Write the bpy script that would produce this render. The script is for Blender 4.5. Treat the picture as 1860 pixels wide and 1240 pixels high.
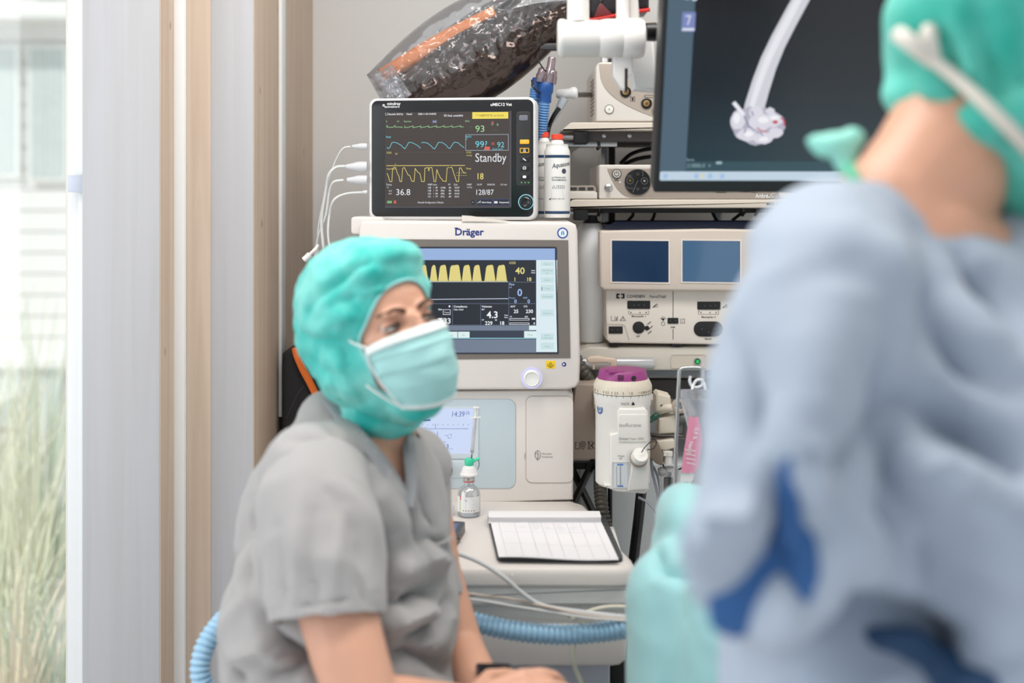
import bpy, bmesh, math, random
from mathutils import Vector, Matrix, Euler, noise
random.seed(7)
PI = math.pi
for o in list(bpy.data.objects): bpy.data.objects.remove(o)
S = bpy.context.scene
COL = S.collection

# ---------------------------------------------------------------- camera
FPX = 2160.0          # focal length in pixels of the 1860 px wide frame
CAMZ = 1.5
cam = bpy.data.cameras.new('camera'); camo = bpy.data.objects.new('camera', cam)
COL.objects.link(camo); S.camera = camo
camo.location = (0, 0, CAMZ); camo.rotation_euler = (PI/2, 0, 0)
cam.sensor_width = 36; cam.lens = 36*FPX/1860
cam.shift_y = (350-620)/1860
cam.clip_start = 0.05
cam.dof.use_dof = True; cam.dof.focus_distance = 2.34; cam.dof.aperture_fstop = 1.9

# ---------------------------------------------------------------- light
W = bpy.data.worlds.new('sky'); S.world = W; W.use_nodes = True
nt = W.node_tree; bg = nt.nodes['Background']
bg.inputs[0].default_value = (0.90, 0.95, 1.0, 1); bg.inputs[1].default_value = 0.88
S.view_settings.view_transform = 'Standard'; S.view_settings.look = 'None'
S.view_settings.exposure = 0.0; S.view_settings.gamma = 1
S.view_settings.use_curve_mapping = False
def lamp(name, kind, loc, rot, energy, color, size=1, size_y=None):
    l = bpy.data.lights.new(name, kind); o = bpy.data.objects.new(name, l); COL.objects.link(o)
    o.location = loc; o.rotation_euler = rot; l.energy = energy; l.color = color
    if kind == 'AREA':
        l.shape = 'RECTANGLE'; l.size = size; l.size_y = size_y or size
    if kind == 'SUN': l.angle = math.radians(3)
    return o
sun = lamp('sun', 'SUN', (0, 0, 6), (0, 0, 0), 2.3, (1.0, 0.96, 0.92))
sun.rotation_euler = Vector((-0.55, -0.55, 0.63)).to_track_quat('Z', 'Y').to_euler()
lamp('ceiling_lamp', 'AREA', (0.40, 1.55, 2.74), (0, 0, 0), 29, (1.0, 0.965, 0.93), 1.6, 0.5)
lamp('ceiling_lamp', 'AREA', (-0.7, 1.0, 2.74), (0, 0, 0), 11, (1.0, 0.965, 0.93), 1.2, 0.5)
lamp('daylight_stand_in', 'AREA', (-1.95, 0.9, 1.5), (0, -PI/2, 0), 21, (0.92, 0.96, 1.0), 1.6, 2.0)  # area lamp added at the solid left wall, standing in for window daylight

# ---------------------------------------------------------------- materials
def lin(c):
    out = []
    for v in c[:3]:
        v = v/255.0
        out.append(v/12.92 if v <= 0.04045 else ((v+0.055)/1.055)**2.4)
    return tuple(out)+(1,)
_M = {}
def mat(name, rgb, rough=0.5, metal=0.0, var=0.04, scale=12, bump=0.0, bscale=120, coat=0.0, sub=0.0, trans=0.0, emit=None, es=1.0, alpha=1.0, stretch=None, sheen=0.0):
    if name in _M: return _M[name]
    m = bpy.data.materials.new(name); m.use_nodes = True; _M[name] = m
    n = m.node_tree.nodes; L = m.node_tree.links; b = n['Principled BSDF']
    c = lin(rgb)
    tc = n.new('ShaderNodeTexCoord'); mp = n.new('ShaderNodeMapping'); L.new(tc.outputs['Object'], mp.inputs[0])
    if stretch: mp.inputs['Scale'].default_value = stretch
    nz = n.new('ShaderNodeTexNoise'); nz.inputs['Scale'].default_value = scale; nz.inputs['Detail'].default_value = 3
    L.new(mp.outputs[0], nz.inputs[0])
    mx = n.new('ShaderNodeMix'); mx.data_type = 'RGBA'
    mx.inputs[6].default_value = tuple(max(0, v*(1-var)) for v in c[:3])+(1,)
    mx.inputs[7].default_value = tuple(min(1, v*(1+var)) for v in c[:3])+(1,)
    L.new(nz.outputs[0], mx.inputs[0]); L.new(mx.outputs[2], b.inputs['Base Color'])
    b.inputs['Roughness'].default_value = rough; b.inputs['Metallic'].default_value = metal
    b.inputs['Coat Weight'].default_value = coat
    if sub:
        b.inputs['Subsurface Weight'].default_value = sub; b.inputs['Subsurface Radius'].default_value = (0.02, 0.008, 0.004)
        b.inputs['Subsurface Scale'].default_value = 0.3
    b.inputs['Transmission Weight'].default_value = trans
    b.inputs['Alpha'].default_value = alpha
    if sheen: b.inputs['Sheen Weight'].default_value = sheen
    if emit:
        b.inputs['Emission Color'].default_value = lin(emit); b.inputs['Emission Strength'].default_value = es
    if bump:
        nb = n.new('ShaderNodeTexNoise'); nb.inputs['Scale'].default_value = bscale; nb.inputs['Detail'].default_value = 4
        L.new(mp.outputs[0], nb.inputs[0])
        bp = n.new('ShaderNodeBump'); bp.inputs['Strength'].default_value = bump; bp.inputs['Distance'].default_value = 0.002
        L.new(nb.outputs[0], bp.inputs['Height']); L.new(bp.outputs[0], b.inputs['Normal'])
    return m
def clear(name, rgb=(255, 255, 255), gloss=0.12, rough=0.05, body=0.0, bodyrgb=(240, 240, 245), bump=0.0, bscale=30):
    """thin clear plastic or glass: transparent + gloss + a little milky body"""
    if name in _M: return _M[name]
    m = bpy.data.materials.new(name); m.use_nodes = True; _M[name] = m
    n = m.node_tree.nodes; L = m.node_tree.links; n.remove(n['Principled BSDF']); out = n['Material Output']
    t = n.new('ShaderNodeBsdfTransparent'); t.inputs[0].default_value = lin(rgb)
    g = n.new('ShaderNodeBsdfGlossy'); g.inputs['Roughness'].default_value = rough; g.inputs[0].default_value = (1, 1, 1, 1)
    d = n.new('ShaderNodeBsdfDiffuse'); d.inputs[0].default_value = lin(bodyrgb)
    m1 = n.new('ShaderNodeMixShader'); m1.inputs[0].default_value = body
    m2 = n.new('ShaderNodeMixShader')
    lw = n.new('ShaderNodeLayerWeight'); lw.inputs[0].default_value = 0.25
    ml = n.new('ShaderNodeMath'); ml.operation = 'MULTIPLY_ADD'; ml.inputs[1].default_value = 0.6; ml.inputs[2].default_value = gloss; ml.use_clamp = True
    L.new(lw.outputs['Fresnel'], ml.inputs[0]); L.new(ml.outputs[0], m2.inputs[0])
    L.new(t.outputs[0], m1.inputs[1]); L.new(d.outputs[0], m1.inputs[2])
    L.new(m1.outputs[0], m2.inputs[1]); L.new(g.outputs[0], m2.inputs[2]); L.new(m2.outputs[0], out.inputs[0])
    if bump:
        nb = n.new('ShaderNodeTexNoise'); nb.inputs['Scale'].default_value = bscale
        bp = n.new('ShaderNodeBump'); bp.inputs['Strength'].default_value = bump; bp.inputs['Distance'].default_value = 0.01
        tc = n.new('ShaderNodeTexCoord'); L.new(tc.outputs['Object'], nb.inputs[0])
        L.new(nb.outputs[0], bp.inputs['Height']); L.new(bp.outputs[0], g.inputs['Normal']); L.new(bp.outputs[0], d.inputs['Normal'])
    return m
def glow(name, rgb, es=1.0):
    """a lit display colour"""
    return mat(name, (10, 10, 10), rough=0.35, var=0, emit=rgb, es=es)
def wood(name, rgb, rgb2, knots=True):
    if name in _M: return _M[name]
    m = bpy.data.materials.new(name); m.use_nodes = True; _M[name] = m
    n = m.node_tree.nodes; L = m.node_tree.links; b = n['Principled BSDF']; b.inputs['Roughness'].default_value = 0.65
    tc = n.new('ShaderNodeTexCoord'); mp = n.new('ShaderNodeMapping'); L.new(tc.outputs['Object'], mp.inputs[0])
    mp.inputs['Scale'].default_value = (26, 26, 0.9)
    nz = n.new('ShaderNodeTexNoise'); nz.inputs['Scale'].default_value = 1.6; nz.inputs['Detail'].default_value = 5; nz.inputs['Distortion'].default_value = 0.6
    L.new(mp.outputs[0], nz.inputs[0])
    cr = n.new('ShaderNodeValToRGB'); L.new(nz.outputs[0], cr.inputs[0])
    cr.color_ramp.elements[0].position = 0.3; cr.color_ramp.elements[0].color = lin(rgb2)
    cr.color_ramp.elements[1].position = 0.6; cr.color_ramp.elements[1].color = lin(rgb)
    last = cr.outputs[0]
    if knots:
        mk = n.new('ShaderNodeMapping'); L.new(tc.outputs['Object'], mk.inputs[0]); mk.inputs['Scale'].default_value = (11, 11, 6.0)
        vo = n.new('ShaderNodeTexVoronoi'); vo.inputs['Scale'].default_value = 1.0; L.new(mk.outputs[0], vo.inputs[0])
        r2 = n.new('ShaderNodeValToRGB'); L.new(vo.outputs['Distance'], r2.inputs[0])
        r2.color_ramp.elements[0].position = 0.01; r2.color_ramp.elements[0].color = (1, 1, 1, 1)
        r2.color_ramp.elements[1].position = 0.07; r2.color_ramp.elements[1].color = (0, 0, 0, 1)
        mx = n.new('ShaderNodeMix'); mx.data_type = 'RGBA'; L.new(r2.outputs[0], mx.inputs[0]); L.new(last, mx.inputs[6])
        mx.inputs[7].default_value = lin((118, 92, 78)); last = mx.outputs[2]
    L.new(last, b.inputs['Base Color'])
    bp = n.new('ShaderNodeBump'); bp.inputs['Strength'].default_value = 0.15; bp.inputs['Distance'].default_value = 0.001
    L.new(nz.outputs[0], bp.inputs['Height']); L.new(bp.outputs[0], b.inputs['Normal'])
    return m

# ---------------------------------------------------------------- geometry helpers
class Fr:
    """a front-facing plane: (u,v) measured along and down it, d towards the viewer"""
    def __init__(s, sc, ox, oy, y0, zc): s.s, s.ox, s.oy, s.y0, s.zc = sc, ox, oy, y0, zc
    def P(s, u, v, d=0.0): return Vector(((u-s.ox)*s.s, s.y0-d, s.zc-(v-s.oy)*s.s))
def F(Y): return Fr(Y/FPX, 930, 350, Y, CAMZ)
def at(u, v, Y): return F(Y).P(u, v)
def rrect(x0, y0, x1, y1, r=0, k=6):
    if r <= 0: return [(x0, y0), (x1, y0), (x1, y1), (x0, y1)]
    r = min(r, abs(x1-x0)/2*0.999, abs(y1-y0)/2*0.999)
    pts = []
    for cx, cy, a0 in ((x1-r, y0+r, -PI/2), (x1-r, y1-r, 0), (x0+r, y1-r, PI/2), (x0+r, y0+r, PI)):
        for i in range(k+1):
            a = a0+PI/2*i/k; pts.append((cx+r*math.cos(a), cy+r*math.sin(a)))
    return pts
def inset(pts, d):
    n = len(pts); out = []
    area = sum(pts[i][0]*pts[(i+1) % n][1]-pts[(i+1) % n][0]*pts[i][1] for i in range(n))
    sg = 1 if area > 0 else -1
    for i in range(n):
        p0, p1, p2 = Vector(pts[i-1]), Vector(pts[i]), Vector(pts[(i+1) % n])
        e1 = (p1-p0); e2 = (p2-p1)
        if e1.length < 1e-9 or e2.length < 1e-9: out.append(tuple(p1)); continue
        e1.normalize(); e2.normalize()
        n1 = Vector((-e1.y, e1.x))*sg; n2 = Vector((-e2.y, e2.x))*sg
        b = n1+n2; l = b.length
        if l < 1e-6: out.append(tuple(p1)); continue
        b /= l; q = p1+b*(d/max(0.35, b.dot(n1))); out.append((q.x, q.y))
    return out
def fpoly(bm, fr, pts, d0, d1, bev=0.0, k=3, back=True):
    """prism on outline pts from depth d0 to d1 (front) with rounded front rim"""
    rings = [[fr.P(u, v, d0) for u, v in pts]]
    if bev > 0:
        for i in range(k+1):
            a = PI/2*i/k; q = inset(pts, bev*(1-math.cos(a))/fr.s)
            rings.append([fr.P(u, v, d1-bev+bev*math.sin(a)) for u, v in q])
    else: rings.append([fr.P(u, v, d1) for u, v in pts])
    vs = [[bm.verts.new(p) for p in r] for r in rings]; n = len(pts)
    for a, b in zip(vs, vs[1:]):
        for i in range(n): bm.faces.new((a[i], a[(i+1) % n], b[(i+1) % n], b[i]))
    bm.faces.new(vs[-1])
    if back: bm.faces.new(vs[0][::-1])
def fbox(bm, fr, x0, y0, x1, y1, d0, d1, r=0, bev=0.0): fpoly(bm, fr, rrect(x0, y0, x1, y1, r), d0, d1, bev)
def circ(cx, cy, r, n=32, ry=None): return [(cx+r*math.cos(2*PI*i/n), cy+(ry or r)*math.sin(2*PI*i/n)) for i in range(n)]
def fdisc(bm, fr, cx, cy, r, d0, d1, bev=0.0, n=32): fpoly(bm, fr, circ(cx, cy, r, n), d0, d1, bev)
def fframe(bm, fr, o, i, d0, d1):
    """flat frame: outer outline o, inner outline i, same count"""
    A = [[bm.verts.new(fr.P(u, v, d)) for u, v in pts] for pts, d in ((o, d0), (o, d1), (i, d1), (i, d0))]
    n = len(o)
    for a, b in ((A[0], A[1]), (A[1], A[2]), (A[2], A[3]), (A[3], A[0])):
        for k in range(n): bm.faces.new((a[k], a[(k+1) % n], b[(k+1) % n], b[k]))
def fline(bm, fr, pts, w, d):
    for (x0, y0), (x1, y1) in zip(pts, pts[1:]):
        dx, dy = x1-x0, y1-y0; l = math.hypot(dx, dy)
        if l < 1e-6: continue
        nx, ny = -dy/l*w/2, dx/l*w/2; ex, ey = dx/l*w/4, dy/l*w/4
        bm.faces.new([bm.verts.new(fr.P(u, v, d)) for u, v in ((x0-ex+nx, y0-ey+ny), (x1+ex+nx, y1+ey+ny), (x1+ex-nx, y1+ey-ny), (x0-ex-nx, y0-ey-ny))])
def fquad(bm, fr, x0, y0, x1, y1, d): bm.faces.new([bm.verts.new(fr.P(u, v, d)) for u, v in ((x0, y0), (x1, y0), (x1, y1), (x0, y1))])
_T = {}
def txtmesh(s, bold=0.0, shear=0.0, space=1.0):
    key = (s, bold, shear, space)
    if key in _T: return _T[key]
    cu = bpy.data.curves.new('tx', 'FONT'); cu.body = s; cu.size = 1; cu.offset = bold; cu.shear = shear; cu.resolution_u = 3; cu.space_character = space
    o = bpy.data.objects.new('tx', cu); me = o.to_mesh()
    vs = [tuple(v.co) for v in me.vertices]; fs = [tuple(p.vertices) for p in me.polygons]
    o.to_mesh_clear(); bpy.data.objects.remove(o); bpy.data.curves.remove(cu)
    w = max([v[0] for v in vs] or [0])
    _T[key] = (vs, fs, w); return _T[key]
def ftxt(bm, fr, s, u, v, cap, d, align='L', bold=0.0, shear=0.0, width=None, rot=0.0):
    """s with baseline at v, capital height cap"""
    vs, fs, w = txtmesh(s, bold, shear); k = cap/0.70
    kx = k if not width else width/max(w, 1e-6)
    off = {'L': 0, 'C': -w/2, 'R': -w}[align]
    c, sn = math.cos(rot), math.sin(rot); nv = []
    for x, y, _ in vs:
        a, b = (x+off)*kx, -y*k
        nv.append(bm.verts.new(fr.P(u+a*c-b*sn, v+a*sn+b*c, d)))
    for f in fs:
        try: bm.faces.new([nv[i] for i in f])
        except ValueError: pass
def box(bm, c, s, rot=None, bev=0.0):
    M = Matrix.Translation(c) @ (rot.to_matrix().to_4x4() if rot else Matrix()) @ Matrix.Diagonal((s[0], s[1], s[2], 1))
    r = bmesh.ops.create_cube(bm, size=1, matrix=M)
    if bev:
        es = list({e for v in r['verts'] for e in v.link_edges})
        bmesh.ops.bevel(bm, geom=es, offset=bev, segments=2, affect='EDGES', profile=0.5)
def bx(bm, x0, x1, y0, y1, z0, z1, bev=0.0): box(bm, ((x0+x1)/2, (y0+y1)/2, (z0+z1)/2), (x1-x0, y1-y0, z1-z0), None, bev)
def lathe(bm, prof, c, seg=40, axis=None, fn=None):
    """prof [(r,h)] turned about axis through c; fn(angle,r,h)->r"""
    q = Vector((0, 0, 1)).rotation_difference(Vector(axis)) if axis else None
    rings = []
    for r, h in prof:
        ring = []
        for i in range(seg):
            a = 2*PI*i/seg; rr = fn(a, r, h) if fn else r
            p = Vector((rr*math.cos(a), rr*math.sin(a), h))
            if q: p = q @ p
            ring.append(bm.verts.new(p+Vector(c)))
        rings.append(ring)
    for a, b in zip(rings, rings[1:]):
        for i in range(seg): bm.faces.new((a[i], a[(i+1) % seg], b[(i+1) % seg], b[i]))
    if prof[0][0] > 1e-5: bm.faces.new(rings[0][::-1])
    if prof[-1][0] > 1e-5: bm.faces.new(rings[-1])
def cat(pts, n=8):
    P = [Vector(p) for p in pts]; P = [P[0]*2-P[1]]+P+[P[-1]*2-P[-2]]; out = []
    for i in range(1, len(P)-2):
        for j in range(n):
            t = j/n; a, b, c, d = P[i-1], P[i], P[i+1], P[i+2]
            out.append(0.5*((2*b)+(c-a)*t+(2*a-5*b+4*c-d)*t*t+(3*b-a-3*c+d)*t**3))
    out.append(P[-2].copy()); return out
def resample(P, step):
    out = [P[0].copy()]; acc = 0
    for a, b in zip(P, P[1:]):
        l = (b-a).length; 
        while acc+l >= step and l > 0:
            t = (step-acc)/l; a = a.lerp(b, t); out.append(a.copy()); l = (b-a).length; acc = 0
        acc += l
    return out
def tube(bm, pts, r, seg=10, smooth=8, cap=True, flat=1.0):
    P = cat(pts, smooth) if smooth else [Vector(p) for p in pts]
    n = len(P); T = [(P[min(i+1, n-1)]-P[max(i-1, 0)]).normalized() for i in range(n)]
    up = Vector((0, 0, 1)) if abs(T[0].z) < 0.9 else Vector((1, 0, 0))
    N = (up-T[0]*up.dot(T[0])).normalized(); rings = []
    for i in range(n):
        N = (N-T[i]*N.dot(T[i])).normalized(); B = T[i].cross(N)
        rr = r(i/(n-1), i) if callable(r) else r
        rings.append([bm.verts.new(P[i]+(N*math.cos(2*PI*k/seg)*flat+B*math.sin(2*PI*k/seg))*rr) for k in range(seg)])
    for a, b in zip(rings, rings[1:]):
        for k in range(seg): bm.faces.new((a[k], a[(k+1) % seg], b[(k+1) % seg], b[k]))
    if cap: bm.faces.new(rings[0][::-1]); bm.faces.new(rings[-1])
def hose(bm, pts, r, pitch, amp, seg=16):
    P = resample(cat(pts, 16), pitch/4)
    tube(bm, P, lambda t, i: r+amp*(0, 0.8, 1, 0.8)[i % 4]-amp*0.5, seg, 0)
_SPH = {}
def gell(bm, M, seg=20, ring=14):
    if (seg, ring) not in _SPH:
        _SPH[(seg, ring)] = [[Vector((math.sin(PI*j/ring)*math.cos(2*PI*i/seg), math.sin(PI*j/ring)*math.sin(2*PI*i/seg), math.cos(PI*j/ring))) for i in range(seg)] for j in range(1, ring)]
    R = [[bm.verts.new(M @ p) for p in row] for row in _SPH[(seg, ring)]]
    a = bm.verts.new(M @ Vector((0, 0, 1))); b = bm.verts.new(M @ Vector((0, 0, -1)))
    for i in range(seg):
        k = (i+1) % seg
        bm.faces.new((a, R[0][i], R[0][k])); bm.faces.new((b, R[-1][k], R[-1][i]))
        for x, y in zip(R, R[1:]): bm.faces.new((x[i], y[i], y[k], x[k]))
def ell(bm, c, r, rot=None, seg=20, ring=14):
    gell(bm, Matrix.Translation(c) @ (rot.to_matrix().to_4x4() if rot else Matrix()) @ Matrix.Diagonal((r[0], r[1], r[2], 1)), seg, ring)

# ---------------------------------------------------------------- objects
def fin(bm, name, me=None):
    me = bpy.data.meshes.new(name); 
    bmesh.ops.recalc_face_normals(bm, faces=bm.faces[:])
    bm.to_mesh(me); bm.free(); return me
def obj(name, bm, m, parent=None, label=None, ang=38, local=False):
    me = fin(bm, name) if isinstance(bm, bmesh.types.BMesh) else bm
    for p in me.polygons: p.use_smooth = True
    me.set_sharp_from_angle(angle=math.radians(ang))
    me.materials.append(m)
    o = bpy.data.objects.new(name, me); COL.objects.link(o)
    if parent:
        o.parent = parent
        root = parent
        while root.parent: root = root.parent
        if not root.get('loc_') : me.transform(Matrix.Translation(-root.location))
    if label: o['label'] = label
    return o
LOCALS = []
def thing(name, label, cat_, loc=(0, 0, 0), rot=None, group=None, local=False):
    o = bpy.data.objects.new(name, None); COL.objects.link(o); o.empty_display_size = 0.02
    o.location = loc
    if rot: o.rotation_euler = rot
    o['label'] = label; o['category'] = cat_
    if group: o['group'] = group
    if local: o['loc_'] = 1; LOCALS.append(o)
    return o
def solo(name, bm, m, label, cat_, group=None, kind=None, ang=38):
    o = obj(name, bm, m, ang=ang)
    c = sum((Vector(b) for b in o.bound_box), Vector())/8; c.z = min(b[2] for b in o.bound_box)
    o.data.transform(Matrix.Translation(-c)); o.location = c
    o['label'] = label; o['category'] = cat_
    if group: o['group'] = group
    if kind: o['kind'] = kind
    return o
def struct(name, bm, m, parent=None, label=None, category=None):
    o = obj(name, bm, m, parent)
    if not parent:
        o['kind'] = 'structure'; o['label'] = label or name.replace('_', ' '); o['category'] = category or name.split('_')[0]
    return o
def B(): return bmesh.new()
def pieces(name, bm, m, parent, most=12):
    """one object per separate piece when they are few, else one object"""
    bm.verts.ensure_lookup_table(); seen = set(); groups = []
    for v in bm.verts:
        if v.index in seen: continue
        st = [v]; seen.add(v.index); g = []
        while st:
            x = st.pop(); g.append(x)
            for e in x.link_edges:
                y = e.other_vert(x)
                if y.index not in seen: seen.add(y.index); st.append(y)
        groups.append(g)
        if len(groups) > most: break
    if len(groups) < 2 or len(groups) > most: return obj(name, bm, m, parent)
    out = None
    for g in groups:
        b2 = bmesh.new(); mp = {v.index: b2.verts.new(v.co) for v in g}; fs = {f for v in g for f in v.link_faces}
        for f in sorted(fs, key=lambda f: f.index): b2.faces.new([mp[v.index] for v in f.verts])
        out = obj(name, b2, m, parent)
    bm.free(); return out
def one(name, fn, m, parent, label=None):
    bm = B(); fn(bm); return obj(name, bm, m, parent, label)
def remesh(bm, voxel, smooth=6):
    me = bpy.data.meshes.new('rm'); bm.to_mesh(me); bm.free()
    o = bpy.data.objects.new('rm', me); COL.objects.link(o)
    r = o.modifiers.new('r', 'REMESH'); r.mode = 'VOXEL'; r.voxel_size = voxel
    if smooth:
        s = o.modifiers.new('s', 'SMOOTH'); s.iterations = smooth; s.factor = 0.5
    dg = bpy.context.evaluated_depsgraph_get(); out = bpy.data.meshes.new_from_object(o.evaluated_get(dg))
    bpy.data.objects.remove(o); bpy.data.meshes.remove(me)
    return out
def chain(bm, pts, n=7, flat=None, seg=16, ring=10):
    """pts [(Vector, r)], overlapping balls from joint to joint"""
    for (a, ra), (b, rb) in zip(pts, pts[1:]):
        a, b = Vector(a), Vector(b)
        for i in range(n+1):
            t = i/n; r = ra+(rb-ra)*t; p = a.lerp(b, t)
            ell(bm, p, (r, r*(flat or 1), r), None, seg, ring)
def dent(me, folds, facing=-2.0):
    """folds: (points, width, height): push a ridge (+) or a groove (-) along a line over the cloth"""
    me.update(); N = [v.normal.copy() for v in me.vertices]
    prep = []
    for pts, w, h in folds:
        P = [Vector(p) for p in pts]
        lo = Vector([min(p[i] for p in P)-2.6*w for i in range(3)]); hi = Vector([max(p[i] for p in P)+2.6*w for i in range(3)])
        prep.append((P, w, h, lo, hi))
    for i, v in enumerate(me.vertices):
        c = v.co; tot = 0.0
        for P, w, h, lo, hi in prep:
            if c.x < lo.x or c.x > hi.x or c.z < lo.z or c.z > hi.z or c.y < lo.y or c.y > hi.y: continue
            best = 9; bt = 0
            for k, (a, b) in enumerate(zip(P, P[1:])):
                ab = b-a; t = max(0, min(1, (c-a).dot(ab)/max(1e-9, ab.length_squared)))
                d = (c-a-ab*t).length
                if d < best: best = d; bt = (k+t)/(len(P)-1)
            if best < 2.6*w: tot += h*math.exp(-(best/w)**2)*(0.35+0.65*math.sin(PI*min(1, max(0, bt*0.9+0.05))))
        v.co = c+N[i]*tot
    me.update()
def crumple(me, amp, sc, seed=0, stretch=(1, 1, 1), fn=None):
    me.update(); off = Vector((seed*7.3, seed*3.1, seed*1.7))
    N = [v.normal.copy() for v in me.vertices]
    for i, v in enumerate(me.vertices):
        q = Vector((v.co.x*stretch[0], v.co.y*stretch[1], v.co.z*stretch[2]))*sc+off
        a = 1-2*abs(noise.noise(q)); b = noise.noise(q*2.3)
        k = fn(v.co) if fn else 1
        v.co += N[i]*amp*k*(a*0.7+b*0.35)
    me.update()

# ---------------------------------------------------------------- shared materials
WHITE = mat('warm_white_plastic', (222, 215, 209), 0.42, var=0.02)
WHITE2 = mat('cool_white_plastic', (222, 222, 222), 0.4, var=0.02)
BEIGE = mat('beige_plastic', (206, 196, 182), 0.5, var=0.03)
BEIGED = mat('dark_beige_plastic', (168, 152, 136), 0.55, var=0.04)
TAUPE = mat('taupe_panel', (150, 138, 126), 0.5, var=0.03)
BLACK = mat('black_plastic', (18, 18, 20), 0.35, var=0.1)
BLACKM = mat('matte_black', (24, 23, 23), 0.6, var=0.15)
DGREY = mat('dark_grey_metal', (62, 62, 64), 0.5, metal=0.3, var=0.1)
STEEL = mat('brushed_steel', (190, 190, 190), 0.28, metal=0.95, var=0.08, stretch=(1, 1, 20))
INK = mat('black_print', (25, 25, 28), 0.6, var=0)
INKG = mat('grey_print', (120, 118, 116), 0.6, var=0)
INKW = mat('white_print', (235, 235, 235), 0.5, var=0)
NAVY = mat('blue_print', (20, 40, 120), 0.5, var=0)
BLUEINK = mat('light_blue_print', (60, 150, 200), 0.5, var=0)
PAPER = mat('white_paper', (232, 229, 230), 0.8, var=0.02)
GLASS = clear('window_glass', (250, 253, 252), 0.03, 0.0, 0.0)
CLEAR = clear('clear_plastic', (240, 242, 244), 0.10, 0.08, 0.06)
CABLEW = mat('white_cable', (214, 214, 212), 0.5, var=0.03)
# ================================================================= THE ROOM
def sbox(name, m, x0, x1, y0, y1, z0, z1, bev=0.0, parent=None, label=None, category=None):
    bm = B(); bx(bm, x0, x1, y0, y1, z0, z1, bev); return struct(name, bm, m, parent, label, category)
WALLM = mat('painted_wall', (224, 223, 221), 0.85, var=0.02, scale=3, bump=0.05)
FLOORM = mat('grey_vinyl_floor', (212, 212, 212), 0.4, var=0.06, scale=30)
CEILM = mat('white_ceiling', (228, 226, 222), 0.9, var=0.01)
WOODW = wood('whitewashed_pine', (184, 183, 186), (179, 177, 177))
WOODN = wood('warm_toned_pine', (205, 186, 168), (194, 172, 153))  # warmer pine tone; side faces carry lamplight in it
FRAMEW = mat('white_window_frame', (235, 236, 236), 0.4, var=0.01)
sbox('floor', FLOORM, -2.0, 2.2, -0.6, 3.0, -0.1, 0, label='grey vinyl floor')
sbox('ceiling', CEILM, -2.0, 2.2, -0.6, 3.0, 2.8, 2.9, label='white ceiling')
sbox('wall_back', WALLM, -0.52, 2.2, 3.0, 3.12, 0, 2.8, label='pale grey painted back wall behind the machines')
sbox('wall_right', WALLM, 2.2, 2.3, -0.6, 3.12, 0, 2.8, label='white side wall at the right')
sbox('wall_left', WALLM, -2.1, -2.0, -0.6, 2.3, 0, 2.8, label='white side wall at the left')
xa0, xa1 = (149-930)/FPX*2.2, (290-930)/FPX*2.2
w2 = sbox('window_2', FRAMEW, -2.0, -1.975, 0.05, 0.11, 0.45, 2.55, 0.002, label='dummy window frame added on the solid left side wall')  # unseen frame added around the area lamp; no opening behind
for q in ((-2.0, -1.975, 1.69, 1.75, .45, 2.55), (-2.0, -1.975, .11, 1.69, .45, .51), (-2.0, -1.975, .11, 1.69, 2.49, 2.55)): bm = B(); bx(bm, *q, 0.002); struct('dummy_frame_bar', bm, FRAMEW, w2)
bm = B(); bx(bm, -1.999, -1.995, .11, 1.69, .51, 2.49); struct('pane', bm, mat('dummy_pane', (236, 240, 244), .3), w2)  # opaque pane added on the solid wall; passes no light
t1 = sbox('trim_1', WOODW, xa0, xa1, 2.2, 2.5, 0, 2.8, 0.0015, label='broad whitewashed timber post beside the window', category='post')
sbox('trim_8', WOODN, xa1-0.001, xa1+0.0015, 2.2015, 2.5, 0, 2.8, 0, label='side face of the broad timber post with warm lamplight painted in brown', category='post')  # thin veneer: warm lamplight on the post's side put into its colour
xb0 = xa1+0.001; xb1 = (335-930)/FPX*2.288
sbox('trim_2', FRAMEW, xb0, xb1, 2.288, 2.5, 0, 2.8, 0.001, label='narrow white strip between the two timber posts', category='trim')
xc1 = (460-930)/FPX*2.30
# second post: brownish strip and pale strip on the front, side boards going back to the wall
sbox('trim_3', WOODN, xb1, (383-930)/FPX*2.30, 2.300, 2.55, 0, 2.8, 0.001, label='brownish front strip of the second timber post', category='post')
sbox('trim_4', WOODW, (383-930)/FPX*2.30, xc1, 2.300, 2.54, 0, 2.8, 0.001, label='pale front strip of the second timber post', category='post')
sbox('trim_9', WOODN, xc1-0.001, xc1+0.0015, 2.302, 2.545, 0, 2.8, 0, label='side face of the second timber post with warm lamplight painted in brown', category='post')  # veneer browned to paint the warm light on this side
sbox('trim_5', WOODN, xb1, xc1-0.002, 2.55, 3.0, 0, 2.8, 0, label='brown timber side board reaching back to the wall', category='post')
sbox('trim_6', FRAMEW, xc1-0.002, xc1+0.008, 2.545, 2.592, 1.02, 2.8, 0.002, label='thin white cable duct running up the timber side board', category='trim')
sbox('trim_7', WALLM, -2.0, xc1, 2.3, 2.5, 2.45, 2.8, 0, label='wall strip above the window', category='wall')
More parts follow.
